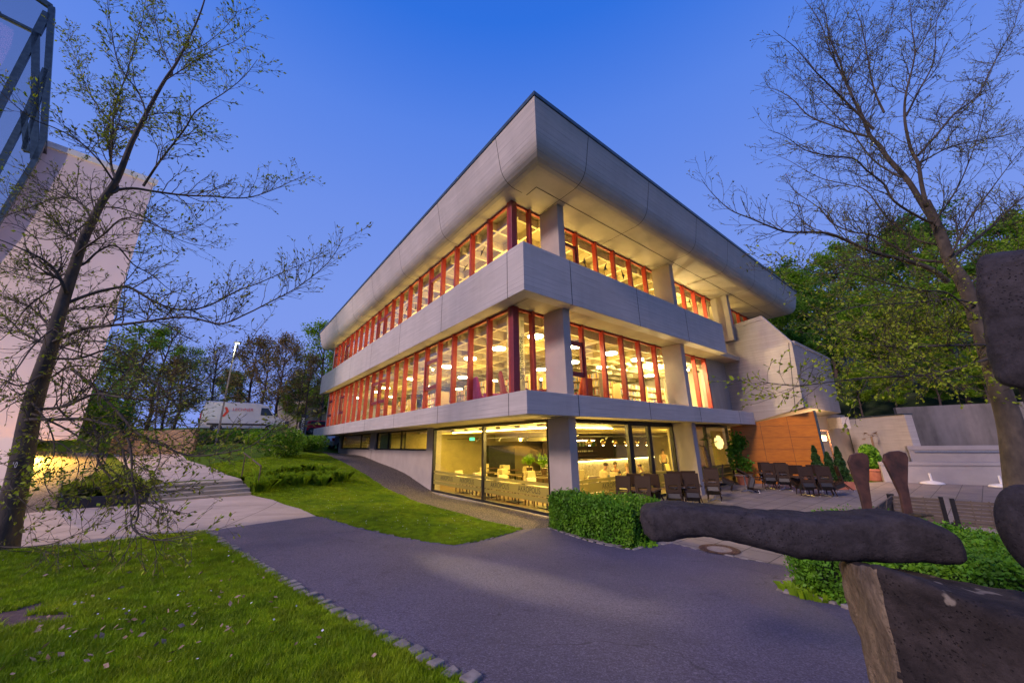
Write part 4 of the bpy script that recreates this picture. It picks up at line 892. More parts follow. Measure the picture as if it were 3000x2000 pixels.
def tufts(name, spots, hgt, nb, seed, label, cat='grass tuft', mt=None, spread=.28, w=.008, group=None):
    rs = np.random.RandomState(seed); res = []
    for i, (x, y) in enumerate(spots):
        p = gp(x, y); k = nb; ang = rs.uniform(0, 2*math.pi, k); r0 = rs.rand(k)**.5*spread*.5; hh = hgt*rs.uniform(.5, 1.1, k); base = p+np.c_[np.cos(ang)*r0, np.sin(ang)*r0, np.zeros(k)]
        out = np.c_[np.cos(ang), np.sin(ang), np.zeros(k)]; ln = rs.uniform(.1, .8, k)[:, None]*hh[:, None]; mid = base+out*ln*.35+np.c_[np.zeros((k, 2)), hh*.75]; tip = base+out*ln+np.c_[np.zeros((k, 2)), hh*rs.uniform(.6, 1.05, k)]
        a2 = rs.uniform(0, 6.28, k); dx = np.c_[np.cos(a2), np.sin(a2), np.zeros(k)]*w
        V = np.stack([base-dx, base+dx, mid+dx*.8, tip, mid-dx*.8], 1).reshape(-1, 3); F = np.arange(5*k).reshape(-1, 5)
        o = npmesh(name, V-p, F, mt or M['tallg']); o.location = tuple(p); tag(o, (label % (['first', 'second', 'third', 'fourth', 'fifth', 'sixth', 'seventh', 'eighth', 'ninth', 'tenth', 'eleventh', 'twelfth', 'thirteenth', 'fourteenth'][sorted(range(len(spots)), key=lambda q: spots[q]).index(i)]) if '%s' in label else label), cat, group or label); res.append(o)
    return res
tufts('ornamental_grass', [(225, 1455), (255, 1462), (290, 1450), (325, 1462), (360, 1446), (395, 1458), (420, 1444), (205, 1470), (345, 1430), (285, 1430)], .55, 340, 21, 'ornamental grass clump, %s from the left in the dark-edged bed left of the steps', group='grass clumps in the bed left of the steps')
tufts('ornamental_grass', [(748, 1430), (765, 1412), (800, 1425), (835, 1418), (875, 1422), (915, 1412), (945, 1422), (970, 1408), (795, 1398), (850, 1392), (900, 1385), (950, 1392), (760, 1440), (1000, 1412)], .55, 520, 22, 'ornamental grass clump, %s from the left on the slope right of the steps', w=.006, spread=.5, mt=M['leafy'], group='grass clumps right of the steps')
# fallen leaves and daisies in the near lawn
rs = np.random.RandomState(9); q = sample_poly(nl, 520, rs); q2 = rs.normal(0, .8, (170, 2))+gp(180, 1900)[:2]; q = np.r_[q[(rs.rand(len(q)) < .3)], q2[inpoly(q2[:, 0], q2[:, 1], nl)]]
P = np.c_[q, H(q[:, 0], q[:, 1])+.045]; V, F = leafquads(P, .028, rs, flat=.6, asp=1.8); tag(npmesh('fallen_leaves', V, F, M['dryleaf']), 'scattered dry brown leaves lying on the near lawn', 'leaves', kind='stuff')
q = sample_poly(l2+[], 500, rs); q = np.r_[q, sample_poly(nl, 160, rs)]; P = np.c_[q, H(q[:, 0], q[:, 1])+.06]; V, F = leafquads(P, .018, rs, flat=.7, asp=1.1); tag(npmesh('daisies', V, F, M['white']), 'tiny white daisies dotted over the lawns', 'flowers', kind='stuff')
# ------------------------------------------------------------------ trees
class Grow:
    def __init__(s, seed, leaf=(.022, .06), every=.045, lr_=2): s.rmin = .0024; s.r = np.random.RandomState(seed); s.mb = MB(); s.L = []; s.D = []; s.leaf = leaf; s.every = every
    def tube(s, P, R, n): s.mb.tube(P, R, n, cap=False)
    def twig(s, p, d, L, r, lvl, lean, dens=1.0):
        k = max(3, int(L/.09)); pts = [p]; dd = d.copy(); q = p.copy()
        for i in range(k):
            dd = dd+s.r.normal(0, .13, 3)+lean*.07; dd /= np.linalg.norm(dd); q = q+dd*L/k; pts.append(q)
        R = np.linspace(r, max(s.rmin, r*.35), len(pts)); s.tube(pts, R, 3)
        pa = np.array(pts)
        if lvl > 0:
            m = int(L/.11*dens*s.r.uniform(.8, 1.3))
            for j in range(m):
                f = s.r.uniform(.15, .97); i = min(int(f*k), k-1); b = pa[i]+(pa[i+1]-pa[i])*(f*k-i); t = pa[i+1]-pa[i]; t /= np.linalg.norm(t)
                a = np.cross(t, s.r.normal(size=3)); a /= np.linalg.norm(a); an = s.r.uniform(.5, .95); nd_ = t*math.cos(an)+a*math.sin(an)
                s.twig(b, nd_, L*s.r.uniform(.22, .5)*(1.15-f*.6), r*.5, lvl-1, lean, dens)
        m = int(L/s.every) if lvl < 2 else int(L/s.every*.4)
        for j in range(m):
            f = s.r.uniform(.2, 1.0) if j else 1.0; i = min(int(f*k), k-1); b = pa[i]+(pa[i+1]-pa[i])*min(1, f*k-i); t = pa[i+1]-pa[i]; t /= np.linalg.norm(t)
            a = s.r.normal(size=3); a -= t*t.dot(a); a /= np.linalg.norm(a); v = t*s.r.uniform(.5, 1)+a*s.r.uniform(.2, .8)+np.array([0, 0, -.1]); v /= np.linalg.norm(v); s.L.append(b); s.D.append(v)
    def limb(s, pts, r0, r1, spawn=7.0, tw=(.5, 1.0), lean=np.array([0, 0, .8]), lvl=2, n=8, start=.12, dens=1.0, rr=None):
        pts = [np.array(p, float) for p in pts]; f = []
        for i in range(len(pts)-1):                   # Catmull-Rom through the traced points
            a, b, c, d = pts[max(i-1, 0)], pts[i], pts[i+1], pts[min(i+2, len(pts)-1)]
            for t in np.linspace(0, 1, 6)[:-1]: f.append(.5*((2*b)+(c-a)*t+(2*a-5*b+4*c-d)*t*t+(3*b-a-3*c+d)*t**3))
        f.append(pts[-1]); f = np.array(f); seg = np.linalg.norm(np.diff(f, axis=0), axis=1); cum = np.r_[0, np.cumsum(seg)]; T = cum[-1]
        if rr is None: R = r0+(r1-r0)*(cum/T)**.8
        else: R = np.interp(np.linspace(0, 1, len(f)), np.linspace(0, 1, len(rr)), rr)
        s.tube(f, R, n); s.lastR = R
        m = int(T*spawn)
        for j in range(m):
            u = s.r.uniform(start, 1)*T; i = min(np.searchsorted(cum, u)-1, len(f)-2); i = max(i, 0); b = f[i]+(f[i+1]-f[i])*(u-cum[i])/seg[i]; t = (f[i+1]-f[i])/seg[i]
            a = np.cross(t, s.r.normal(size=3)); a /= np.linalg.norm(a); an = s.r.uniform(.55, 1.1); nd_ = t*math.cos(an)+a*math.sin(an)+lean*.25; nd_ /= np.linalg.norm(nd_)
            s.twig(b, nd_, s.r.uniform(*tw)*(1.1-.55*u/T), min(.013, R[i]*.5), lvl, lean, dens)
    def leaves(s, size=1.0, wmul=1.0, seed=0, pick=None):
        P = np.array(s.L); D = np.array(s.D); r = np.random.RandomState(seed); n = len(P)
        if pick is not None: k = pick(P, r); P, D = P[k], D[k]; n = len(P)
        w = r.normal(size=(n, 3)); w -= D*(D*w).sum(1)[:, None]; w /= np.linalg.norm(w, axis=1)[:, None]; sz = size*r.uniform(.6, 1.4, n)[:, None]
        ln = s.leaf[1]*sz; wd = s.leaf[0]*sz*wmul; V = np.stack([P, P+D*ln*.45+w*wd/2, P+D*ln, P+D*ln*.45-w*wd/2], 1).reshape(-1, 3); return V, np.arange(4*n).reshape(-1, 4)
def px_limb(pl, Y0, dy, r):
    k = len(pl); return [atY(x, y, Y0+dy*(i/(k-1))**1.2+(r.uniform(-.05, .05) if i else 0)) for i, (x, y) in enumerate(pl)]
# left foreground tree, limbs traced
rt = random.Random(31)
g1 = Grow(41, leaf=(.026, .062), every=.055)
TRK = [(-2, 1640), (10, 1580), (35, 1480), (62, 1360), (88, 1220), (112, 1130), (150, 1010), (180, 900), (215, 790), (250, 690), (300, 590), (345, 520), (385, 420), (430, 330), (480, 240), (520, 180), (555, 110), (590, 30), (615, -60)]
TY = 6.5
tb = thing('beech_tree', 'tall grey-barked tree coming into leaf at the left, number painted on its trunk', 'tree', atY(0, 1620, TY))
gg = Grow(1); tp = [atY(x, y, TY) for x, y in TRK]; pxr = [46, 41, 37, 34, 32, 30, 25, 22, 20, 18, 15, 13.5, 11, 9, 7.5, 6, 5, 4, 3]
gg.limb(tp, 0, 0, spawn=0, n=16, rr=[p/FPX*4.3*(1+.1*(i < 2)) for i, p in enumerate(pxr)]); trunk = gg.mb.build('trunk', M['bark'], tb, smooth=True)
LIMBS = [([(330, 560), (390, 552), (460, 562), (540, 572), (620, 575), (714, 580), (790, 560), (893, 513)], 8, 1.0), ([(420, 545), (470, 470), (540, 380), (576, 325), (660, 270), (715, 225), (754, 175)], 6, -.8),
 ([(345, 553), (325, 480), (330, 400), (335, 320), (370, 220), (384, 170), (415, 70), (430, -30)], 7, .8), ([(430, 340), (405, 270), (370, 225), (343, 175), (325, 80), (314, 0), (312, -40)], 5, -.7), ([(505, 210), (475, 140), (455, 60), (445, -20)], 4, .5),
 ([(325, 520), (290, 470), (228, 411), (160, 375), (90, 345), (0, 268), (-60, 200)], 5, -1.2), ([(262, 630), (230, 590), (169, 580), (90, 607), (0, 638), (-80, 660)], 6, .8), ([(190, 845), (160, 790), (125, 760), (76, 735), (0, 703), (-80, 680)], 9, -.9),
 ([(235, 755), (220, 710), (190, 680), (130, 650), (60, 620), (0, 560)], 7, 1.0), ([(250, 770), (290, 735), (340, 720), (390, 774), (446, 806), (500, 850), (560, 870)], 6, .9), ([(215, 880), (270, 860), (330, 845), (380, 842), (450, 882), (520, 906), (603, 898), (700, 850), (760, 828), (870, 780), (980, 735)], 8, 1.3),
 ([(180, 990), (250, 962), (310, 955), (400, 945), (491, 932), (560, 930), (647, 948), (720, 920), (780, 890), (870, 842), (960, 770), (1005, 700)], 8, -1.0), ([(120, 1000), (60, 970), (30, 940), (-20, 930)], 8, .6), ([(95, 1130), (150, 1105), (200, 1075), (260, 1072), (350, 1085), (440, 1120), (520, 1160)], 6, .8),
 ([(100, 1200), (160, 1195), (201, 1186), (277, 1154), (330, 1160), (446, 1170), (520, 1145), (580, 1128), (650, 1070), (714, 1022), (760, 960)], 7, -.9), ([(80, 1230), (160, 1228), (250, 1227), (300, 1240), (345, 1255), (380, 1300), (388, 1400), (405, 1500), (395, 1545), (440, 1580), (520, 1572), (600, 1555)], 8, -1.2),
 ([(275, 1245), (286, 1290), (288, 1350), (330, 1400), (400, 1440), (440, 1480), (520, 1500)], 6, -.8), ([(312, 1255), (352, 1300), (372, 1370), (392, 1420), (410, 1470), (385, 1520), (400, 1560), (470, 1582), (560, 1572)], 5, -1.3), ([(210, 1080), (260, 1120), (330, 1190), (400, 1265), (480, 1305), (560, 1335), (680, 1322), (745, 1300), (800, 1255), (885, 1185)], 7, -1.1),
 ([(-40, 1600), (60, 1602), (150, 1592), (230, 1562), (272, 1552)], 3, -1.4), ([(150, 1050), (230, 1050), (330, 1022), (400, 1062), (430, 1100), (500, 1160), (540, 1240), (600, 1300), (660, 1350)], 6, .4), ([(465, 1120), (460, 1190), (455, 1260), (470, 1340), (440, 1400), (410, 1440)], 4, -.6),
 ([(120, 1100), (60, 1130), (0, 1110), (-60, 1130)], 7, -.6), ([(70, 1270), (120, 1290), (180, 1300), (230, 1350), (215, 1420), (180, 1450)], 5, -.5), ([(60, 1380), (30, 1420), (80, 1480), (120, 1500)], 3, -.6), ([(140, 950), (90, 900), (40, 880), (-20, 860)], 6, 1.0)]
LIMBS += [([(205, 820), (150, 850), (80, 900), (20, 980), (-40, 1020)], 5, .5), ([(160, 960), (100, 1010), (50, 1080), (0, 1150)], 5, -.7), ([(130, 1060), (200, 1010), (300, 1000), (380, 1030), (450, 1080)], 5, 1.1), ([(170, 920), (250, 900), (330, 900), (420, 930), (500, 990), (560, 1060)], 5, 1.5),
 ([(100, 1160), (40, 1180), (-20, 1220)], 4, -.5), ([(95, 1180), (140, 1240), (160, 1320), (130, 1400), (160, 1470)], 4, -.7), ([(230, 740), (300, 690), (360, 640), (430, 650), (510, 680), (590, 660)], 5, -1.2), ([(200, 800), (120, 820), (40, 800), (-30, 790)], 5, 1.2), ([(90, 1210), (200, 1260), (280, 1320), (330, 1380), (420, 1420), (500, 1440), (560, 1420)], 5, -.4),
 ([(270, 640), (200, 690), (120, 700), (50, 660), (-20, 650)], 5, -.9), ([(280, 610), (350, 610), (430, 640), (520, 700), (600, 720), (640, 700)], 5, 1.4), ([(430, 340), (500, 330), (560, 350), (610, 400), (680, 420)], 4, 1.0), ([(520, 170), (600, 130), (660, 80), (700, 30)], 3, .6), ([(150, 1010), (260, 1040), (380, 1090), (460, 1150), (560, 1180), (660, 1160)], 5, 1.6), ([(480, 240), (540, 200), (620, 150), (690, 120), (745, 75)], 3, -.8), ([(400, 390), (320, 350), (260, 270), (230, 190), (195, 100)], 4, .9)]
for i, (pl_, r0, dy) in enumerate(LIMBS):
    x0, y0 = pl_[0]; Y = TY; dr = y0 > 1200
    yy = y0+14; k_n = min(range(len(TRK)-1), key=lambda q: abs(TRK[q][1]-yy)); f_ = 0
    tx = float(np.interp(-yy, [-t_[1] for t_ in TRK], [t_[0] for t_ in TRK]))
    if abs(tx-x0) < 60: pl_ = [(tx, yy)]+pl_
    g1.limb(px_limb(pl_, Y, dy*1.2, rt), r0/FPX*4.3, .004, spawn=(6 if dr else 10) if len(pl_) > 4 else 7, tw=(.4, 1.1), lean=np.array([0, 0, -.25 if dr else .9]), lvl=2, n=7, dens=.78)
g1.mb.build('branches', M['bark'], tb, smooth=True)
def pickleft(P, r):
    hgt = P[:, 2]; return r.rand(len(P)) < np.where(hgt < 3.0, .6, .6)
V, F = g1.leaves(1.0, .9, 3, pickleft); npmesh('foliage', V, F, M['bud'], tb)
lowm = lambda P, r: (r.rand(len(P)) < np.where(P[:, 2] < 2.6, .3, np.where(P[:, 2] > 8.5, .6, .05)))
V, F = g1.leaves(1.0, 1.35, 8, lowm); o = npmesh('foliage', V, F, M['leaf'], tb)
nb_ = len(g1.L); print('left tree leaves', nb_, len(g1.mb.v))
pp = atY(42, 1362, TY-.24); text_mesh('painted_number', '10', .13, lambda x, y, z: tuple(pp+np.array([x*.98, -x*.15, y])), mat('pale_paint', (.35, .38, .42), None, .7), trunk)
# right foreground tree
g2 = Grow(52, leaf=(.026, .055), every=.07); g2.rmin = .0038
RY = 9.0
TR2 = [(3012, 1560), (2998, 1480), (2980, 1360), (2962, 1250), (2932, 1150), (2900, 1050), (2870, 960), (2845, 880), (2815, 815), (2785, 770), (2760, 700), (2735, 640), (2712, 590)]
tr2 = thing('budding_tree', 'large spreading tree at the right just coming into leaf, forked trunk behind the stone head', 'tree', atY(3012, 1560, RY))
gg = Grow(2); gg.limb([atY(x, y, RY) for x, y in TR2], 0, 0, spawn=0, n=16, rr=[p/FPX*6.6 for p in (46, 42, 38, 35, 31, 28, 26, 24, 23, 21, 19, 17, 15)]); gg.mb.build('trunk', M['bark'], tr2, smooth=True)
L2 = [([(2735, 650), (2700, 595), (2660, 530), (2600, 462), (2580, 430), (2550, 400), (2530, 350), (2500, 290), (2475, 230), (2460, 180), (2430, 110), (2420, 50), (2400, -20)], 13, .8), ([(2712, 592), (2700, 540), (2690, 480), (2670, 440), (2655, 380), (2650, 330), (2655, 270), (2680, 160), (2670, 70), (2665, -10)], 9, -.8),
 ([(2775, 825), (2730, 790), (2660, 765), (2580, 745), (2535, 730), (2446, 690), (2390, 680), (2312, 680), (2260, 665), (2200, 640), (2140, 615), (2090, 570), (2055, 525)], 11, -1.0), ([(2780, 770), (2700, 762), (2660, 745), (2560, 690), (2500, 680), (2440, 655), (2400, 610), (2330, 560), (2300, 520)], 7, 1.4), ([(2550, 402), (2500, 390), (2430, 365), (2370, 340), (2320, 290), (2270, 262), (2210, 250)], 5, .7),
 ([(2560, 380), (2480, 300), (2430, 250), (2380, 200), (2330, 140), (2265, 90)], 6, -.9), ([(2500, 290), (2462, 210), (2432, 150), (2400, 60), (2350, -10)], 5, .6), ([(2700, 640), (2620, 590), (2590, 540), (2540, 500), (2500, 465), (2420, 455), (2360, 440), (2300, 400), (2250, 380)], 6, -1.2),
 ([(2800, 745), (2860, 700), (2920, 650), (2970, 600), (3040, 540)], 9, .8), ([(2690, 455), (2740, 400), (2800, 330), (2860, 285), (2900, 210), (2930, 150), (2970, 80), (2990, 0)], 6, 1.0), ([(2655, 340), (2690, 270), (2735, 180), (2745, 60), (2780, -10)], 5, -.7), ([(2700, 475), (2780, 432), (2860, 412), (2930, 400), (3010, 380)], 4, 1.0),
 ([(2850, 890), (2790, 877), (2650, 888), (2560, 893), (2490, 903), (2430, 925), (2370, 950)], 5, -1.0), ([(2880, 985), (2800, 965), (2740, 960), (2650, 945), (2590, 942), (2520, 935)], 5, .6), ([(2900, 1050), (2820, 1075), (2740, 1095), (2660, 1100), (2520, 1108), (2420, 1120), (2330, 1130), (2230, 1118)], 6, -1.6), ([(2885, 1010), (2780, 1012), (2680, 1015), (2560, 1010), (2450, 985), (2350, 975)], 5, -1.0),
 ([(2590, 330), (2560, 260), (2540, 160), (2520, 60), (2480, -20)], 5, .9), ([(2740, 650), (2800, 560), (2840, 470), (2870, 380), (2890, 280)], 4, -1.2), ([(2790, 740), (2840, 640), (2900, 560), (2960, 480), (3010, 420)], 5, -1.0), ([(2640, 520), (2560, 470), (2490, 380), (2440, 330), (2360, 250), (2290, 180)], 4, 1.3),
 ([(2760, 720), (2680, 700), (2600, 640), (2540, 560), (2480, 540), (2400, 520), (2310, 470), (2260, 450)], 5, 1.6), ([(2860, 930), (2780, 860), (2700, 850), (2600, 830), (2500, 800), (2400, 800), (2330, 780), (2240, 790)], 4, -1.4), ([(2900, 1060), (2960, 1010), (3020, 980)], 4, -.8), ([(2830, 850), (2880, 800), (2960, 760), (3030, 740)], 5, .8), ([(2680, 160), (2720, 90), (2740, 10)], 3, .6), ([(2480, 240), (2520, 160), (2600, 80), (2620, 0)], 3, .6)]
for pl_, r0, dy in L2:
    low = pl_[0][1] > 860
    yy = pl_[0][1]+14; tx = float(np.interp(-yy, [-t_[1] for t_ in TR2], [t_[0] for t_ in TR2]))
    if abs(tx-pl_[0][0]) < 45 and yy > 600: pl_ = [(tx, yy)]+pl_
    g2.limb(px_limb(pl_, RY, dy*1.3, rt), r0/FPX*6.6, .005, spawn=6.5, tw=(.7, 1.7), lean=np.array([0, 0, .1 if low else .7]), lvl=2, n=7, dens=.62)
g2.mb.build('branches', M['bark'], tr2, smooth=True)
V, F = g2.leaves(.95, 1.0, 3, lambda P, r: r.rand(len(P)) < np.where(P[:, 2] > 7, .6, .9)); npmesh('foliage', V, F, M['bud'], tr2)
V, F = g2.leaves(1.25, 1.5, 8, lambda P, r: r.rand(len(P)) < np.clip((6.8-P[:, 2])/3.0, 0, .95)); npmesh('foliage', V, F, M['leaf'], tr2)
print('right tree leaves', len(g2.L), len(g2.mb.v))
# ------------------------------------------------------------------ background trees
def proto_tree(name, seed, h, cr_, nleaf, lsize, mt, bare=0.0, label='x', low=.22):
    r = np.random.RandomState(seed); t = thing(name, label, 'tree'); mb = MB(); tips = []
    pts = [np.array([0, 0, -.5])]; q = pts[0].copy()
    for i in range(6): q = q+np.array([r.normal(0, .12), r.normal(0, .12), (h*.93+.5)/6]); pts.append(q.copy())
    mb.tube(pts, np.linspace(h*.018, h*.003, 7), 7)
    for j in range(17):
        f = low+(1-low)*(j+.5)/17; i = min(int(f*6), 5); b = pts[i]+(pts[i+1]-pts[i])*(f*6-i); az = j*2.4+r.uniform(-.4, .4); el = r.uniform(.15, .6)+f*.5
        L = cr_*(math.sin(math.pi*min(1, (f-low*.4)*.92+.08))**.7)*r.uniform(.75, 1.15); d = np.array([math.cos(az)*math.cos(el), math.sin(az)*math.cos(el), math.sin(el)])
        P = [b]; dd = d.copy()
        for k in range(4): dd = dd+r.normal(0, .12, 3)+np.array([0, 0, .05]); dd /= np.linalg.norm(dd); P.append(P[-1]+dd*L/4)
        mb.tube(P, np.linspace(h*.006, h*.0012, 5), 5, cap=False)
        for k in range(9):
            f2 = r.uniform(.3, 1); ii = min(int(f2*4), 3); b2 = P[ii]+(P[ii+1]-P[ii])*(f2*4-ii); d2 = dd+r.normal(0, .7, 3); d2 /= np.linalg.norm(d2); L2_ = L*r.uniform(.2, .42); e_ = b2+d2*L2_+np.array([0, 0, L2_*.2])
            mb.tube([b2, (b2+e_)/2+r.normal(0, .05, 3), e_], [h*.0016, h*.0011, h*.0006], 3, cap=False); tips.append((b2+e_)/2); tips.append(e_)
            if bare > 0:
                for _ in range(5): e3 = e_+r.normal(0, 1, 3)*L*.13+np.array([0, 0, .1]); mb.tube([(b2+e_)/2 if _ % 2 else e_, e3], [h*.0009, h*.0004], 3, cap=False); tips.append(e3)
    mb.build('trunk', M['barkfar'], t)
    tips = np.array(tips); c = tips[r.randint(0, len(tips), nleaf)]; P = c+r.normal(0, 1, (nleaf, 3))*cr_*np.array([.085, .085, .05])
    V, F = leafquads(P, lsize, r, flat=.3, asp=1.5); npmesh('crown', V, F, mt, t); return t
pr = {}
pr['green'] = proto_tree('broadleaf_tree', 3, 14, 4.4, 19000, .16, M['leafd'])
pr['spring'] = proto_tree('broadleaf_tree', 4, 13, 4.6, 19000, .16, M['leafy'])
pr['brown'] = proto_tree('bare_tree', 5, 14, 4.0, 5200, .17, M['leafr'], bare=1)
pr['bare'] = proto_tree('bare_tree', 6, 15, 4.2, 1500, .15, M['leafr'], bare=1)
pr['airy'] = proto_tree('broadleaf_tree', 8, 16, 3.8, 6500, .17, M['leafy'], bare=1)
used = set()
def put_tree(kind, p, s, rz, label, group=None, sz=None):
    root = pr[kind]
    if kind in used: o = dup(root, p, rz)
    else: used.add(kind); o = root; o.location = tuple(float(a) for a in p); o.rotation_euler = (0, 0, rz)
    o.scale = (s, s, sz or s); o['label'] = label
    if group: o['group'] = group
    return o
BGT = [('airy', 345, 42, .95, 'airy green tree beside the right edge of the pale left building'), ('bare', 420, 50, 1.15, 'tall half-bare tree rising highest behind the left tree'), ('airy', 500, 58, .95, 'green tree behind the white van, left of its rear'), ('brown', 470, 44, .75, 'small brown-leaved tree left of the white van'),
 ('bare', 590, 47, .85, 'bare-branched tree behind the rear half of the white van'), ('green', 640, 66, .8, 'deep green tree far behind the lit street lamp'), ('brown', 700, 46, .9, 'russet tree just right of the lit street lamp'), ('bare', 745, 55, .95, 'thin bare tree behind the front of the white van'), ('brown', 800, 45, .85, 'reddish-brown tree above the flowering shrub'),
 ('spring', 860, 60, .72, 'light green tree behind the far sign pylon'), ('brown', 875, 50, .75, 'russet tree behind the dark sign pylon'), ('airy', 930, 56, 1.12, 'tall feathery green tree left of the library roof end'), ('green', 985, 62, 1.0, 'dense green tree emerging beside the far end of the library'), ('green', 1060, 75, 1.1, 'tall tree mostly hidden behind the far library corner'), ('airy', 250, 48, .8, 'thin green tree hidden behind the foot of the pale left building'), ('brown', 300, 60, .8, 'thin russet tree far behind the left tree trunk')]
for k, (kd, px_, Y, s, lab) in enumerate(BGT):
    p = atY(px_, 1300, Y); put_tree(kd, (p[0], p[1], h1(p[0], p[1])-.2), s, k*1.3, lab, 'trees along the car park behind')
# wooded slope on the right
hs = MB(); ng = 14; grid = []
for i in range(ng+1):
    for j in range(ng+1):
        a = B(12-48*i/ng, 30.5, 0)-UL*0; p = B(22-70*i/ng, 27.2+60*j/ng, 0); q = lr(p); z = 3.9+9*(j/ng)**.8+14*max(0, j/ng-.4)+.5*mnoise.noise(Vector((p[0]*.1, p[1]*.1, 2)))
        grid.append((p[0], p[1], z if j else -1.0))
hs.v = grid; hs.f = [[i*(ng+1)+j, (i+1)*(ng+1)+j, (i+1)*(ng+1)+j+1, i*(ng+1)+j+1] for i in range(ng) for j in range(ng)]
M['slope'] = mat('wooded_slope_soil', (.03, .055, .012), (.02, .03, .012), .95, 1.2)
tag(hs.build('hill', M['slope'], smooth=True), kind='structure')
def hillz(u, v):
    j = max(0, (v-27.2)/60); return 3.9+9*j**.8+14*max(0, j-.4)
r = random.Random(77); n_ = 0; nn_ = {}
PLC = ['behind the library roof end', 'above the annex', 'above the tall concrete wall', 'above the stained retaining wall', 'behind the trunk of the budding tree', 'right of the stone head']
for row, (v0, cnt, s0) in enumerate(((30.5, 9, .52), (36, 9, .72), (44, 9, .95), (55, 8, 1.1))):
    for k in range(cnt):
        u = 8-34*(k+.5*(row % 2))/cnt*(1.0+.18*row)+r.uniform(-.8, .8)+row*2.5; v = v0+r.uniform(-1.5, 1.5); kd = r.choice(['spring', 'green', 'spring']) if row < 2 else r.choice(['green', 'spring', 'green', 'airy'])
        p = B(u, v, hillz(u, v)-.3); az = math.degrees(math.atan2(p[0], p[1])); w = PLC[min(5, max(0, int((az-26)/6)))]
        if az < 24: continue
        nn_[row] = nn_.get(row, 0)+1; put_tree(kd, p, s0*r.uniform(.85, 1.15), r.uniform(0, 6), '%s tree, %s from the left in the %s row on the wooded slope' % ({'spring': 'bright leafy', 'green': 'dark leafy', 'airy': 'thin feathery'}[kd], ORD[nn_[row]-1], ['front', 'second', 'third', 'rear'][row]), 'trees on the wooded slope'); n_ += 1
for k in range(16):
    u = 5-30*k/16; p = B(u, 28.4+r.uniform(-.4, .8), 3.6); o = put_tree('spring' if k % 3 else 'green', p, .22+.05*r.random(), k*2.1, 'low leafy shrub on the slope edge above the retaining walls, %s from the left' % (ORD+['eleventh', 'twelfth', 'thirteenth', 'fourteenth', 'fifteenth', 'sixteenth'])[k], 'shrubs along the slope edge'); o['category'] = 'shrub'; o.name = 'shrub'
# ------------------------------------------------------------------ inside the cafe
M['cream_seat'] = mat('cream_upholstery', (.55, .47, .30), (.48, .40, .25), .7, 6, obj=True); M['tabletop'] = mat('pale_tabletop', (.50, .42, .26), (.44, .36, .22), .4, 5, obj=True); M['darktop'] = mat('dark_tabletop', (.09, .05, .03), None, .4, 5, obj=True)
RZ = math.atan2(UL[1], UL[0])                          # x axis of copied things along the left facade
def cafe_chair():
    t = thing('cafe_chair', 'x', 'chair'); m = MB(); m.box(-.22, .22, -.21, .23, .40, .48); m.build('seat', M['cream_seat'], t, bevel=.02)
    m = MB(); m.hull8([(-.21, -.24, .5), (.21, -.24, .5), (.21, -.17, .5), (-.21, -.17, .5), (-.22, -.32, .96), (.22, -.32, .96), (.22, -.26, .96), (-.22, -.26, .96)]); m.build('backrest', M['cream_seat'], t, bevel=.02)
    for x, y in ((-.19, -.18), (.19, -.18), (-.19, .19), (.19, .19)): m = MB(); m.box(x-.018, x+.018, y-.018, y+.018, 0, .40); m.build('leg', M['darktop'], t)
    return t
def cafe_table(mt):
    t = thing('cafe_table', 'x', 'table'); m = MB(); m.box(-.42, .42, -.36, .36, .71, .745); m.build('table_top', mt, t, bevel=.006)
    m = MB(); m.tube([(0, 0, .03), (0, 0, .71)], .035, 8); m.build('pedestal', M['dark'], t); m = MB(); m.box(-.25, .25, -.25, .25, .0, .03); m.build('base', M['dark'], t); return t
cc = cafe_chair(); ta = cafe_table(M['tabletop']); tdk = cafe_table(M['darktop']); fi = [True, True, True]
gl_ = {0: 'front row', 1: 'second row', 2: 'third row', 3: 'row by the cafe doors'}
def use(proto, i, loc, rz, lab, grp):
    if fi[i]: fi[i] = False; o = proto; o.location = tuple(float(a) for a in loc); o.rotation_euler = (0, 0, rz); o['label'] = lab
    else: o = dup(proto, loc, rz, lab)
    o['group'] = grp; return o
rows = [(0, 3.15, [2.7, 4.55, 6.4, 8.25]), (1, 5.3, [3.2, 5.2, 7.2, 9.3]), (2, 7.3, [5.6, 7.6, 9.8, 12.0])]
for ri, v, us in rows:
    for k, u in enumerate(us):
        o_ = ORD[k]; use(ta if ri == 0 else tdk, 0 if ri == 0 else 1, B(u, v, .012), RZ, '%s cafe table from the corner column behind the left glass, %s' % (o_, gl_[ri]), 'cafe tables')
        for s, w in ((-1, 'nearer the corner'), (1, 'farther from the corner')): use(cc, 2, B(u+s*.62, v+.02*k, .012), RZ+(math.pi/2 if s < 0 else -math.pi/2)*-1+rnd.uniform(-.2, .2), 'cream chair at the %s left-hand cafe table, %s, %s' % (o_, gl_[ri], w), 'cream cafe chairs')
for k, (u, v) in enumerate([(3.1, 8.3), (3.2, 11.6), (3.2, 14.2)]):
    use(tdk, 1, B(u, v, .012), RZ, '%s cafe table behind the terrace glazing, counted from the corner column' % ORD[k], 'cafe tables')
    for s in (-1, 1):
        for w_ in (0, 1):
            if w_ and k: continue
            use(cc, 2, B(u+s*.3*(1 if w_ else 0)+(s*.75 if not w_ else 0), v+(0 if not w_ else -.72), .012), RZ+(-math.pi/2 if s < 0 else math.pi/2) if not w_ else RZ+math.pi, 'cream chair %s, %s cafe table behind the terrace glazing' % (['on the terrace side', 'on the bar side'][s > 0] if not w_ else ['back to the corner, terrace end', 'back to the corner, bar end'][s > 0], ORD[k]), 'cream cafe chairs')
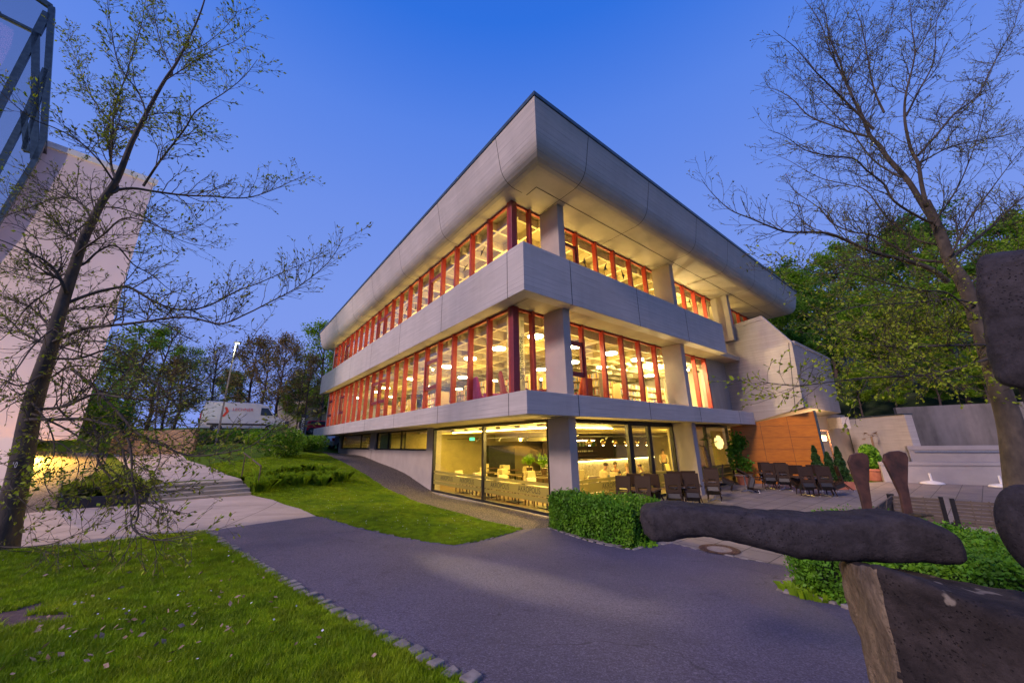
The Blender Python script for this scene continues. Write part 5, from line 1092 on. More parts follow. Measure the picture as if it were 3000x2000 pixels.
# bar, shelves, bottles, pendants
def _tile():
    m, t, b = NT('patterned_tiles'); v = pos(t, (1, 1, 1)); ck = nd(t, 'ShaderNodeTexVoronoi', i_Scale=4.5); ck.distance = 'CHEBYCHEV'; t.links.new(v, ck.inputs['Vector'])
    c = ramp(t, ck.outputs['Distance'], [(.08, (.12, .11, .09)), (.16, (.6, .55, .42)), (.28, (.6, .55, .42)), (.33, (.15, .14, .11)), (.4, (.58, .52, .40))])
    t.links.new(c, b.inputs['Base Color']); b.inputs['Roughness'].default_value = .4; return m
M['tile'] = _tile()
bar = thing('bar_counter', 'long L-shaped bar with patterned tile front and dark top inside the cafe', 'bar', B(9.3, 14, 0))
m = bm_(); m.box(9.0, 9.3, 11.8, 20.6, .02, 1.05); m.box(9.3, 12.5, 11.8, 12.1, .02, 1.05); m.build('tile_front', M['tile'], bar)
m = bm_(); m.box(8.8, 9.6, 11.6, 20.7, 1.05, 1.12); m.box(9.6, 12.6, 11.6, 12.3, 1.05, 1.12); m.build('bar_top', M['darktop'], bar)
m = bm_(); m.box(8.86, 8.9, 11.7, 20.6, 1.015, 1.045); m.box(8.9, 12.5, 11.66, 11.7, 1.015, 1.045); m.build('light_strip', emit('strip_light', (1, .72, .25), 16), bar)
bk_ = thing('back_bar', 'wall shelves of bottles and glasses behind the bar', 'shelf', B(12.3, 16, 0))
m = bm_(); m.box(12.2, 12.6, 12.6, 18, 1.86, 1.9); m.box(12.2, 12.6, 12.6, 18, 1.45, 1.48); m.box(12.2, 12.6, 12.6, 18, 1.15, 1.18); m.box(12.6, 12.7, 12.2, 20.5, .02, 2.9); m.build('shelf', M['darktop'], bk_)
m = bm_(); m.box(12.57, 12.59, 12.7, 18, 2.32, 2.36); m.build('light_strip', emit('strip_light2', (1, .75, .3), 30), bk_)
BC = [mat('bottle_glass', c, None, .2, 4) for c in ((.10, .25, .04), (.35, .20, .03), (.45, .40, .25), (.04, .10, .03))]
bt = []
for i in range(4):
    t = MB(); t.lathe([(0, 0), (.042, 0), (.042, .2), (.014, .26), (.014, .33), (0, .33)], n=8); o = t.build('bottle', BC[i]); tag(o, 'x', 'bottle', 'bottles on the top shelf of the back bar'); bt.append(o)
CN = ['green', 'amber', 'clear', 'dark green']; r = random.Random(3); cnt = [0]*4
for k in range(36):
    i = r.randrange(4); p = B(12.4+r.uniform(-.08, .08), 12.8+k*.145, 1.902); lab = '%s glass bottle standing on the top shelf behind the bar' % CN[i]
    if cnt[i] == 0: bt[i].location = tuple(p); bt[i]['label'] = lab
    else: o = bt[i].copy(); COL.objects.link(o); o.location = tuple(p); o['label'] = lab
    cnt[i] += 1
gm = MB(TB); r = random.Random(8)
for k in range(40): gm.lathe([(0, 0), (.03, 0), (.035, .12), (0, .12)], (12.35+r.uniform(-.06, .1), 12.8+k*.12, 1.48), 6)
o = gm.build('glassware', M['white'], bk_); o['kind'] = 'stuff'
M['chrome'] = mat('smoked_mirror', (.75, .60, .38), (.7, .55, .35), .06, 2, metal=1)
pd = thing('pendant_lamp', 'x', 'pendant lamp', (0, 0, 0)); m = MB(); m.ball((0, 0, 0), .17, 12); m.build('globe', M['chrome'], pd, smooth=True)
m = MB(); m.tube([(0, 0, .16), (0, 0, .8)], .006, 5); m.build('cord', M['black'], pd); m = MB(); m.ball((0, 0, -.15), .05, 8); m.build('bulb', emit('bulb', (1, .8, .4), 25), pd)
for k, x in enumerate([500, 690, 850, 1008, 1160, 1290]):
    q = onu(1620+x/4.704, 1200+450/4.704, 7.6)
    lab = '%s mirrored globe pendant from the left above the bar' % ORD[k]
    if k == 0: pd.location = tuple(q); pd['label'] = lab; pd['group'] = 'globe pendants above the bar'
    else: dup(pd, q, label=lab)
m = bm_(); m.box(13.9, 14.19, 8.3, 10.6, .02, 2.1); m.build('wine_cabinet', M['dark']); o = COL.objects[-1] if False else bpy.data.objects['wine_cabinet']; tag(o, 'tall dark wine cabinet against the rear wall of the cafe', 'cabinet')
m = MB(TB); m.box(13.0, 13.02, 6.2, 6.55, 2.45, 2.62); es = m.build('exit_sign', emit('exit_green', (.05, .75, .25), 2.5)); tag(es, 'small glowing green emergency exit sign hung inside the cafe', 'sign')
m = MB(TB); a = .2
for q in ((6.31, 6.36, 2.50, 2.57), (6.40, 6.48, 2.52, 2.55)): m.box(12.985, 12.999, q[0], q[1], q[2], q[3])
m.build('arrow', M['white'], es)
m = bm_(); m.box(2.0, 12.5, 4.28, 4.32, 2.50, 2.53); m.box(4.28, 4.32, 4.4, 19, 2.5, 2.53); tr_ = m.build('spotlight_rail', M['black']); tag(tr_, 'black spotlight rail hung below the cafe ceiling', 'light rail')
for u, v in ((3, 4.3), (5, 4.3), (7, 4.3), (9, 4.3), (4.3, 6.5), (4.3, 9), (4.3, 12)): m = MB(TB); m.tube([(u, v, 2.5), (u+.05, v-.1, 2.36)], [.035, .05], 8); m.build('spotlight', M['black'], tr_)
m = bm_(); m.box(2.0, 9.6, 3.05, 3.09, 2.79, 2.82); m.box(2.0, 2.04, 3.6, 6.4, 2.79, 2.82); m.build('light_strip', emit('ceiling_strip', (1, .74, .25), 30), cafe_ceil)
def pale(name, T, lab, cat): pass
m = bm_(); m.box(9.0, 14.1, 9.0, 9.2, 2.35, 2.95); m.build('bulkhead', M['inwall'], lib)
m = bm_(); m.box(4.6, 4.8, 17.6, 20, .02, 3.0); m.build('inner_wall', M['inwall'], lib)
q = onu(2108, 1296, 2.6); wl = thing('wall_relief_lamp', 'bright feathery wall lamp glowing behind the palm in the right cafe window', 'lamp', q); r = random.Random(12); m = MB(TB)
qu, qv = lr(q)
for k in range(120):
    a = r.uniform(0, 6.28); rr = .55*r.random()**.5; m.ball((2.6+r.uniform(0, .06), qv+rr*math.cos(a)*1.0, q[2]+rr*math.sin(a)*.62), .045+.03*r.random(), 4, (.6, .9, 1.8))
m.build('feathers', emit('relief_glow', (1, .72, .28), 1.0), wl); m = bm_(); m.box(2.75, 2.85, 12.2, 17, .02, 3.0); m.build('inner_wall', M['inwall'], lib)
# plants in the cafe
def potplant(name, loc, h, n, seed, lab, mt, potr=.16, wide=.35, leaf=(.03, .30), pot=None, poth=.3):
    rs = np.random.RandomState(seed); t = thing(name, lab, 'potted plant', loc); m = MB(); z = loc[2]
    m.lathe([(0, 0), (potr*.75, 0), (potr, poth-.03), (potr*1.08, poth-.03), (potr*1.08, poth), (potr*.9, poth), (0, poth-.04)], tuple(loc), 14); m.build('pot', pot or M['darktop'], t, smooth=False)
    ang = rs.uniform(0, 6.28, n); el = rs.uniform(.2, 1.4, n); L = leaf[1]*rs.uniform(.7, 1.3, n); c = np.array(loc)+np.array([0, 0, poth+.1])+rs.normal(0, 1, (n, 3))*np.array([wide*.25, wide*.25, h*.22])+np.array([0, 0, h*.3])
    D = np.c_[np.cos(ang)*np.cos(el), np.sin(ang)*np.cos(el), np.sin(el)]; W = np.cross(D, rs.normal(size=(n, 3))); W /= np.linalg.norm(W, axis=1)[:, None]; w = leaf[0]
    mid = c+D*L[:, None]*.55; tip = c+D*L[:, None]-np.array([0, 0, .12])*L[:, None]; V = np.stack([c, mid+W*w, tip, mid-W*w], 1).reshape(-1, 3); npmesh('leaves', V, np.arange(4*n).reshape(-1, 4), mt, t)
    m = MB(); 
    for _ in range(4): m.tube([tuple(np.array(loc)+[0, 0, poth-.05]), tuple(np.array(loc)+[rs.normal(0, .05), rs.normal(0, .05), poth+h*.45])], [.012, .006], 5)
    m.build('stem', M['barkfar'], t); return t
potplant('potted_plant', B(7.3, 6.3, .75), .5, 160, 4, 'bushy potted lily standing on the left end of the divider inside the cafe', M['leafy'])
potplant('potted_plant', B(6.2, 6.3, .75), .5, 160, 5, 'bushy potted lily standing on the right end of the divider inside the cafe', M['leafy'])
m = bm_(); m.box(5.8, 7.8, 6.2, 6.45, .02, .75); m.build('room_divider', M['darktop']); tag(bpy.data.objects['room_divider'], 'low dark room divider carrying two bushy plants inside the cafe', 'divider')
# ------------------------------------------------------------------ people
def skin_obj(name, pts, edges, rad, mt, parent, sub=1, root=0):
    bm = bmesh.new(); ly = bm.verts.layers.skin.verify(); vs = []
    for i, (p, r_) in enumerate(zip(pts, rad)):
        v = bm.verts.new(p); r_ = r_ if isinstance(r_, tuple) else (r_, r_); v[ly].radius = r_; v[ly].use_root = (i == root); vs.append(v)
    for a, b in edges: bm.edges.new((vs[a], vs[b]))
    me = bpy.data.meshes.new(name); bm.to_mesh(me); bm.free(); me.materials.append(mt); o = bpy.data.objects.new(name, me); COL.objects.link(o)
    if parent: o.parent = parent
    s = o.modifiers.new('skin', 'SKIN'); s.use_smooth_shade = True; q = o.modifiers.new('sub', 'SUBSURF'); q.levels = q.render_levels = sub; return o
M['skin'] = mat('skin', (.50, .30, .20), (.46, .27, .18), .6, 8, obj=True)
def person(loc, rz, lab, shirt, trousers, hair, standing=False, lean=.08, bald=False, arms=(.30, .30), hd=0.0):
    t = thing('person', lab, 'person'); hz = .93 if standing else .50; y = lambda f: lean*f
    P = [(0, 0, hz), (0, y(.5), hz+.20), (0, y(1), hz+.42), (0, y(1.15), hz+.52), (hd*.3, y(1.3)+.01, hz+.60), (hd*.4, y(1.4)+.03, hz+.70), (hd*.4, y(1.4)+.02, hz+.80)]
    R = [(.15, .12), (.135, .11), (.16, .11), (.055, .055), (.075, .085), (.085, .10), (.055, .065)]; E = [(0, 1), (1, 2), (2, 3), (3, 4), (4, 5), (5, 6)]
    for s, reach in ((-1, arms[0]), (1, arms[1])):
        k = len(P)
        if standing: A = [(s*.19, y(1), hz+.42), (s*.24, y(1)+.03, hz+.14), (s*.20, y(1)+.18, hz-.02), (s*.18, y(1)+.25, hz-.02)]
        else: A = [(s*.19, y(1), hz+.40), (s*.24, y(1)+.08, hz+.17), (s*.12, y(1)+reach, hz+.27), (s*.09, y(1)+reach+.08, hz+.28)]
        P += A; R += [.055, .044, .03, (.032, .018)]; E += [(2, k), (k, k+1), (k+1, k+2), (k+2, k+3)]
        hx, hy, hz_ = A[3]
        for j in range(4): P.append((hx+(j-1.5)*.017, hy+.07-.006*abs(j-1.3), hz_-.012)); R.append(.008); E.append((k+3, len(P)-1))
        P.append((hx-s*.035, hy+.03, hz_)); R.append(.009); E.append((k+2, len(P)-1))
        k = len(P)
        if standing: A = [(s*.09, 0, hz-.05), (s*.10, .01, hz-.45), (s*.10, -.01, .08), (s*.11, .12, .04)]
        else: A = [(s*.10, .02, hz-.02), (s*.12, .42, hz+.0), (s*.12, .40, .09), (s*.12, .52, .04)]
        P += A; R += [.085, .06, .04, .035]; E += [(0, k), (k, k+1), (k+1, k+2), (k+2, k+3)]
    skin_obj('body', P, E, R, M['skin'], t)
    S = P[:3]; SR = [(.165, .135), (.15, .125), (.175, .125)]; SE = [(0, 1), (1, 2)]
    for b_ in (7, 7+9+4): 
        k = len(S); S = S+[P[b_], P[b_+1], P[b_+2]]; SR += [.068, .056, .042]; SE += [(2, k), (k, k+1), (k+1, k+2)]
    skin_obj('shirt', S, SE, SR, shirt, t)
    kk = [16, 29]; S = [P[0]]; SR = [(.165, .135)]; SE = []
    for b_ in kk: k = len(S); S = S+[P[b_], P[b_+1], P[b_+2]]; SR += [.098, .072, .052]; SE += [(0, k), (k, k+1), (k+1, k+2)]
    skin_obj('trousers', S, SE, SR, trousers, t)
    h = P[5]; m = MB()
    m.ball((h[0], h[1]-.02, h[2]+(.035 if not bald else .0)), .105 if not bald else .1, 8, (.9, 1.02, .95 if not bald else .6)); m.build('hair', hair, t, smooth=True)
    m = MB(); 
    for s in (-1, 1): m.ball((h[0]+s*.032, h[1]+.092, h[2]+.01), .011, 5)
    m.build('eyes', M['black'], t); m = MB(); m.ball((h[0], h[1]+.108, h[2]-.018), .014, 5, (.8, 1.1, 1.6)); m.build('nose', M['skin'], t); m = MB(); m.ball((h[0], h[1]+.092, h[2]-.052), .02, 5, (1.2, .4, .3)); m.build('mouth', M['red'], t); t.location = tuple(float(q) for q in loc); t.rotation_euler = (0, 0, rz); return t
cl = lambda n, c: mat(n, c, None, .8, 6, obj=True)
gry, dk, olv, wht, dkh, blo, jea = cl('grey_shirt', (.16, .18, .24)), cl('dark_shirt', (.03, .03, .04)), cl('olive_top', (.30, .30, .16)), cl('white_shirt', (.55, .5, .42)), cl('dark_hair', (.05, .03, .02)), cl('blond_hair', (.40, .28, .13)), cl('dark_jeans', (.05, .06, .09))
tc_ = B(3.1, 8.3); face = lambda p, q: math.atan2(-(q[0]-p[0]), q[1]-p[1])
for (u, v), lab, sh, hr, bd in [((3.75, 7.65), 'person in a grey long-sleeved top leaning forward at the table behind the cafe doors', gry, dkh, False), ((3.95, 8.85), 'person in a dark T-shirt facing out, at the table behind the cafe doors', dk, dkh, False), ((2.35, 7.75), 'fair-haired person in an olive top with back to the terrace glass', olv, blo, False), ((2.2, 8.75), 'balding person in a pale jacket with back to the cafe doors', wht, dkh, True)]:
    p = B(u, v, .012); person(p, face(p, tc_), lab, sh, jea, hr, bald=bd, lean=.14)
p = B(2.05, 13.75, .012); person(p, face(p, B(3.2, 14.0)), 'person in a brown top seated beside the palm, seen through the right cafe window', cl('brown_top', (.30, .22, .12)), jea, dkh)
p = B(5.2, 15.6, .012); person(p, face(p, B(3, 12)), 'waiting person in a white shirt standing by the end of the bar', wht, dk, dkh, standing=True)
m = MB(); 
# ------------------------------------------------------------------ inside the library
def bookshelf(): 
    t = thing('bookshelf', 'x', 'bookshelf'); m = MB(); W2 = .95
    m.box(-W2, W2, -.02, .02, 0, 1.75); 
    for x in (-W2-.02, W2): m.box(x, x+.02, -.3, .3, 0, 1.78)
    for z in (.05, .42, .79, 1.16, 1.53): m.box(-W2, W2, -.28, -.02, z, z+.02); m.box(-W2, W2, .02, .28, z, z+.02)
    m.build('case', mat('shelf_wood', (.52, .36, .16), None, .5, 4, obj=True) if 'shelfw' not in M else M['shelfw'], t); rr = random.Random(5)
    cols = [M['bk0'], M['bk1'], M['bk2'], M['bk3'], M['bk4']]
    mbs = [MB() for _ in cols]
    for z in (.07, .44, .81, 1.18, 1.55):
        for sgn in (-1, 1):
            x = -W2+.03
            while x < W2-.06:
                w = rr.uniform(.02, .05); h = rr.uniform(.19, .3) if z < 1.5 else rr.uniform(.17, .24)
                if rr.random() < .9: mbs[rr.randrange(5)].box(x, x+w*.92, min(sgn*.08, sgn*.25), max(sgn*.08, sgn*.25), z, z+h)
                x += w
    for c, b in zip(cols, mbs): o = b.build('books', c, t, fix=False); o['kind'] = 'stuff'
    return t
for i, c in enumerate([(.60, .55, .48), (.45, .10, .06), (.08, .14, .30), (.55, .40, .12), (.10, .16, .10)]): M['bk%d' % i] = mat('book_covers', c, None, .6, 5, obj=True)
M['shelfw'] = mat('shelf_wood', (.50, .36, .18), (.45, .32, .15), .5, 4, obj=True)
bs = bookshelf(); k = 0
spots = [(u, 3.6 if i % 2 else 4.4, 0) for i, u in enumerate(np.arange(5.6, 26.5, 2.35))]+[(u, 6.6, 0) for u in np.arange(3.4, 26, 2.9)]+[(4.0, v, 1) for v in (5.6, 8.1, 10.6, 13.1)]+[(7.2, v, 1) for v in (8.5, 11.5, 14.5)]
for i, (u, v, rot) in enumerate(spots):
    p = B(u, v, 3.462); rz = RZ+(math.pi/2 if rot else 0); lab = ('bookshelf %s from the corner in the %s row behind the left windows' % ((ORD+['last'])[min(10, i if i < 9 else i-9)], 'first' if i < 9 else 'second') if not rot else 'double-sided bookshelf, %s from the corner in the row behind the right windows' % ORD[min(i-17, 9)])
    if i == 0: bs.location = tuple(p); bs.rotation_euler = (0, 0, rz); bs['label'] = lab; bs['group'] = 'library bookshelves'
    else: dup(bs, p, rz, lab)
def armchair(loc, rz, mt, lab):
    t = thing('armchair', lab, 'armchair'); m = MB(); m.box(-.38, .38, -.3, .4, .12, .45); m.build('seat', mt, t, bevel=.05)
    m = MB(); m.hull8([(-.42, -.42, .1), (.42, -.42, .1), (.42, -.24, .1), (-.42, -.24, .1), (-.3, -.58, 1.25), (.3, -.58, 1.25), (.3, -.48, 1.25), (-.3, -.48, 1.25)]); m.build('backrest', mt, t, bevel=.04)
    for s in (-1, 1): m = MB(); m.box(min(s*.38, s*.48), max(s*.38, s*.48), -.3, .4, .12, .62); m.build('armrest', mt, t, bevel=.04)
    t.location = tuple(float(q) for q in loc); t.rotation_euler = (0, 0, rz); return t
armchair(B(2.4, 1.5, 3.47), RZ+2.6, cl('red_fabric', (.50, .05, .04)), 'tall-backed red armchair in the corner window of the library')
armchair(B(4.0, 1.4, 3.47), RZ+2.9, cl('magenta_fabric', (.45, .04, .22)), 'magenta armchair behind the left corner windows of the library')
armchair(B(2.0, 2.6, 3.47), RZ-1.2, cl('dark_red_fabric', (.38, .04, .035)), 'dark red armchair beside the corner column inside the library')
armchair(B(2.2, 4.6, 3.47), RZ-1.6, cl('orange_red_fabric', (.55, .08, .03)), 'orange-red armchair behind the first right-hand library windows')
# banners and bird stickers
M['banner'] = leaf_mat('banner_cloth', (.80, .78, .66), (.80, .78, .66), tr=.75); M['ink'] = mat('black_print', (.01, .01, .01), None, .6)
def banner(T, a, flip, lab):
    t = thing('banner', lab, 'banner', T(a, -.12, 5.2)); m = MB(T); m.box(a-.15, a+.15, -.13, -.122, 3.72, 6.62); b = m.build('cloth', M['banner'], t)
    text_mesh('lettering', 'Stadtbibliothek', .27, lambda x, y, z: T(a-flip*y, -.118, 5.05+x), M['ink'], b, sx=.93)
banner(TR, 1.12, 1, 'tall white banner reading Stadtbibliothek in the right-hand corner window'); banner(TL, 1.78, -1, 'tall white banner reading Stadtbibliothek in the left-hand corner window')
bird = [(0, .02), (.10, .10), (.24, .14), (.13, .04), (.06, -.02), (.05, -.10), (.10, -.22), (.03, -.14), (-.01, -.10), (-.10, -.12), (-.22, -.10), (-.12, -.03), (-.05, .04)]
def sticker(T, a, z, rot, s, i):
    m = MB(T); c, s_ = math.cos(rot), math.sin(rot); m.add([(a+s*(x*c-y*s_), .018, z+s*(x*s_+y*c)) for x, y in bird], [tuple(range(len(bird)))]); m.build('bird_sticker', M['ink'], lib)
for x, y in ((1415, 738), (1365, 785), (1192, 906), (1219, 900)): q = onv(x, y, .7); u, v = lr(q); sticker(TL, u, q[2], .6+x, .9, 0)
for x, y in ((1713, 771), (1772, 783), (1823, 805), (2021, 885)): q = onu(x, y, 1.42); u, v = lr(q); sticker(TR, v, q[2], .4+x, 1.1, 1)
# ------------------------------------------------------------------ terrace furniture
def _weave():
    m, t, b = NT('brown_rattan'); ob = nd(t, 'ShaderNodeTexCoord').outputs['Object']; ck = nd(t, 'ShaderNodeTexChecker', i_Scale=60); t.links.new(ob, ck.inputs['Vector'])
    ck.inputs['Color1'].default_value = (.036, .020, .013, 1); ck.inputs['Color2'].default_value = (.017, .009, .006, 1); t.links.new(ck.outputs['Color'], b.inputs['Base Color']); b.inputs['Roughness'].default_value = .6; b.inputs['Specular IOR Level'].default_value = .2; bump(t, b, ck.outputs['Fac'], .003, .6); return m
M['rattan'] = _weave()
def terrace_chair(lab):
    t = thing('terrace_chair', lab, 'chair'); tilt = bpy.data.objects
    m = MB(); m.box(-.24, .24, -.22, .25, .38, .455); m.build('seat', M['rattan'], t, bevel=.012); m = MB(); m.hull8([(-.22, -.19, .24), (.22, -.19, .24), (.22, .20, .24), (-.22, .20, .24), (-.24, -.22, .378), (.24, -.22, .378), (.24, .25, .378), (-.24, .25, .378)]); m.build('seat_base', M['black'], t)
    m = MB(); yb = lambda z: -.235-.15*(z-.45)/.5
    def pan(x0, x1, z0, z1): m.hull8([(x0, yb(z0)-.02, z0), (x1, yb(z0)-.02, z0), (x1, yb(z0)+.02, z0), (x0, yb(z0)+.02, z0), (x0, yb(z1)-.02, z1), (x1, yb(z1)-.02, z1), (x1, yb(z1)+.02, z1), (x0, yb(z1)+.02, z1)])
    pan(-.245, .245, .40, .51); pan(-.245, -.14, .51, .63); pan(.14, .245, .51, .63); pan(-.25, .25, .63, .98); m.build('backrest', M['rattan'], t)
    for x, y, ex, ey in ((-.2, -.2, -.05, -.13), (.2, -.2, .05, -.13), (-.2, .2, -.03, .06), (.2, .2, .03, .06)):
        m = MB(); m.tube([(x, y, .38), (x+ex, y+ey, .03)], [.026, .016], 6); lg = m.build('leg', M['rattan'], t); m = MB(); m.tube([(x+ex, y+ey, .032), (x+ex*1.02, y+ey*1.02, 0)], [.018, .018], 8); m.build('leg_tip', M['steel'], lg)
    return t
def terr_table(lab):
    t = thing('terrace_table', lab, 'table'); m = MB(); m.box(-.34, .34, -.42, .42, .72, .745); m.build('table_top', M['darktop'], t, bevel=.006); m = MB(); m.box(-.335, .335, -.415, .415, .705, .718); m.build('table_edge', M['steel'], t)
    m = MB(); m.tube([(0, 0, .05), (0, 0, .705)], .03, 10); m.build('pedestal', M['steel'], t)
    m = MB()
    for a in (0.8, 2.37, 3.94, 5.5): m.tube([(0, 0, .06), (.3*math.cos(a), .3*math.sin(a), .015)], [.022, .014], 6)
    m.build('foot', M['steel'], t); return t
ch0 = terrace_chair('x'); tt0 = terr_table('x'); fl = [True, True]; GA = math.atan2(-.45, -.89)
near = np.array([-.45, -.89, 0]); near /= np.linalg.norm(near)
def place(proto, i, loc, lab, grp, eul):
    if fl[i]: fl[i] = False; o = proto; o['label'] = lab
    else: o = dup(proto, None, None, lab)
    o.location = tuple(float(a) for a in loc); o.rotation_euler = eul; o['group'] = grp; return o
def tipped(foot, dirn, lab, tilt=26):                   # chair leaning forward on its front feet; dirn = way it faces
    rz = math.atan2(-dirn[0], dirn[1]); Rz = Matrix.Rotation(rz, 4, 'Z'); Rx = Matrix.Rotation(math.radians(-tilt), 4, 'X')
    Mx = Matrix.Translation(Vector(foot)) @ Rz @ Rx @ Matrix.Translation(Vector((0, -.26, 0))); e = (Rz@Rx).to_euler(); place(ch0, 0, Mx.translation, lab, 'rattan chairs tipped against the terrace tables', e)
units = [((1853, 1500), 'NF', 'nearest the green hedge'), ((1906, 1503), 'NF', 'second from the green hedge'), ((1985, 1488), 'NF', 'third from the green hedge'), ((2032, 1486), 'NF', 'fourth from the green hedge'), ((2096, 1466), 'NF', 'just left of the bare-topped table'),
         ((2188, 1440), '', 'in front of the climbing plant'), ((2256, 1432), 'NF', 'left one before the orange wall'), ((2300, 1434), 'NF', 'second one before the orange wall'), ((2362, 1452), 'NF', 'third one before the orange wall'), ((2412, 1452), 'NFR', 'beside the red planter box')]
lat = np.array([near[1], -near[0], 0]); lat = lat if lat[0] > 0 else -lat
for (x, y), w, lab in units:
    c = onz(x, y, .018); c[2] = .018; j = rnd.uniform(-.28, .28); nr = near+lat*j; nr /= np.linalg.norm(nr)
    place(tt0, 1, c, 'square dark-topped terrace table %s' % lab, 'terrace tables', (0, 0, math.atan2(-nr[0], nr[1])))
    if 'N' in w: tipped(c+nr*.30+lat*rnd.uniform(-.03, .03), -nr, 'rattan chair tipped against near side of table %s' % lab, 26+rnd.uniform(-3, 3))
    if 'F' in w: tipped(c-nr*.30, nr, 'rattan chair tipped against far side of table %s' % lab, 26+rnd.uniform(-3, 3))
    if 'R' in w: tipped(c+lat*.42, -lat, 'rattan chair tipped against right side of table beside the red planter box', 24)
c = onz(2188, 1440, .018); c[2] = .018; tipped(c-lat*.62+near*.1, lat, 'rattan chair tipped against the left side of the bare-topped table', 26)
place(ch0, 0, onz(2232, 1440, .1)*[1, 1, 0]+[0, 0, .33], 'rattan chair thrown over on its side right of the bare-topped table', 'rattan chairs tipped against the terrace tables', (math.radians(-72), math.radians(18), 1.0))
# parasol bases
pb = thing('parasol_base', 'x', 'parasol base'); m = MB(); m.lathe([(0, 0), (.42, 0), (.44, .03), (.38, .08), (.2, .13), (.06, .16), (0, .16)], n=28); m.build('foot', M['white'], pb, smooth=True); m = MB(); m.tube([(0, 0, .15), (0, 0, .5)], .045, 12); m.build('tube', M['white'], pb)
for k, (x, y) in enumerate([(2607, 1408), (2672, 1411), (2732, 1417), (2938, 1426)]):
    p = onz(x, y, .02); p[2] = .02; lab = 'white parasol base, %s from the left before the low grey wall' % ORD[k]
    if k == 0: pb.location = tuple(p); pb['label'] = lab; pb['group'] = 'white parasol bases'
    else: dup(pb, p, label=lab)
# slatted benches
M['slat'] = mat('weathered_slats', (.14, .11, .085), (.09, .07, .055), .75, 3, scale=(1, 1, 9), bmp=.003)
def bench(a, b, lab):
    a = np.array(a, float); b = np.array(b, float); d = (b-a); d[2] = 0; L = np.linalg.norm(d); d /= L; n = np.array([-d[1], d[0], 0]); n = -n if n@a > 0 else n      # n: towards the camera (reclined back)
    T = lambda s, o, z: tuple(np.array([a[0], a[1], 0.0])+d*s+n*o+np.array([0, 0, z])); t = thing('slatted_bench', lab, 'bench', T(L/2, -.2, 0)); off = lambda z: .03+.14*(z-.45)/.5
    m = MB(T)
    for k in range(7): z = .40+k*.078; m.hull8([(.07, off(z)-.015, z), (L-.07, off(z)-.015, z), (L-.07, off(z)+.015, z), (.07, off(z)+.015, z), (.07, off(z)+.002, z+.064), (L-.07, off(z)+.002, z+.064), (L-.07, off(z)+.032, z+.064), (.07, off(z)+.032, z+.064)])
    m.build('backrest', M['slat'], t); m = MB(T)
    for k in range(5): m.box(.04, L-.04, -.08-k*.09-.07, -.08-k*.09, .40, .43)
    m.build('seat', M['slat'], t)
    for s in (0, L-.07): m = MB(T); m.hull8([(s, -.5, 0), (s+.07, -.5, 0), (s+.07, .08, 0), (s, .08, 0), (s, -.5, .39), (s+.07, -.5, .39), (s+.07, .08, .39), (s, .08, .39)]); m.hull8([(s, -.02, .392), (s+.07, -.02, .392), (s+.07, .07, .392), (s, .07, .392), (s, .13, .97), (s+.07, .13, .97), (s+.07, .20, .97), (s, .20, .97)]); m.build('end_frame', M['black'], t)
    m = MB(T)
    for s in (L*.36, L*.66): m.beam(T(s, off(.4)+.04, .36) if False else (s, off(.4)+.035, .38), (s, off(.94)+.04, .95), .022, .012)
    m.build('brace', M['slat'], t)
b1a, b1b = onz(2594, 1446, .95), onz(2757, 1455, .95); b2a, b2b = onz(2776, 1459, .95), onz(2950, 1469, .95)
bench(b1a, b1b, 'slatted wooden bench seen from behind, right of the rusty metal tongues'); bench(b2a, b2b, 'slatted wooden bench seen from behind, nearest the budding tree')
b0a, b0b = onz(2496, 1500, .95), onz(2586, 1446, .95); bench(b0a, b0b, 'slatted wooden bench turned away at the left end of the bench row')
# planter box with conifers, pots, palm, climber
M['terra'] = mat('terracotta', (.36, .13, .075), (.30, .10, .06), .75, 6, bmp=.003, obj=False)
pbx = thing('planter_box', 'long red planter box with three small conifers beside the stacked chairs', 'planter', onz(2465, 1434, 0)); a, b = onz(2425, 1434, 0), onz(2509, 1436, 0); d = (b-a)/np.linalg.norm(b-a); n = np.array([-d[1], d[0], 0]); n = n if n[1] > 0 else -n; a = a-d*.5
m = MB(); q = [a, b, b+n*.42, a+n*.42]; m.hull8([tuple(p+[0, 0, .02]) for p in q]+[tuple(p+[0, 0, .36]) for p in q]); m.build('box', M['terra'], pbx, bevel=.012)
def conifer(loc, h, w, seed, lab, parent=None):
    rs = np.random.RandomState(seed); t = thing('conifer', lab, 'shrub', loc); n = 2600; z = rs.rand(n)**.9*h; ang = rs.uniform(0, 6.28, n); prof = w*(1-(z/h)**1.5)*(.75+.35*np.sin(z*9+seed)**2)+.03; r_ = prof*rs.rand(n)**.35
    P = np.c_[np.cos(ang)*r_, np.sin(ang)*r_, z+.05]+np.array(loc); V, F = leafquads(P, .06, rs, asp=1.9); npmesh('foliage', V, F, M['conifer'], t); m = MB(); m.tube([tuple(loc), tuple(np.array(loc)+[0, 0, h*.8])], [.02, .008], 6); m.build('stem', M['barkfar'], t)
L = np.linalg.norm(b-a)
for k, (f, h) in enumerate(((.25, 1.55), (.55, 1.25), (.82, 1.5))): conifer(a+(b-a)*f+n*.21+[0, 0, .34], h, .27, 30+k, '%s dark conifer from the left in the long red planter box' % ORD[k])
def rpot(p, r_, h, lab, parent=None):
    m = MB(); m.lathe([(0, 0), (r_*.72, 0), (r_*.95, h*.82), (r_*1.05, h*.82), (r_*1.05, h), (r_*.9, h), (0, h-.05)], tuple(p), 18); return m
p = onz(2566, 1407, .02); p[2] = .02; t = thing('potted_shrub', 'round terracotta pot with a dense green shrub in front of the tall concrete wall', 'potted plant', p); rpot(p, .45, .62, '').build('pot', M['terra'], t)
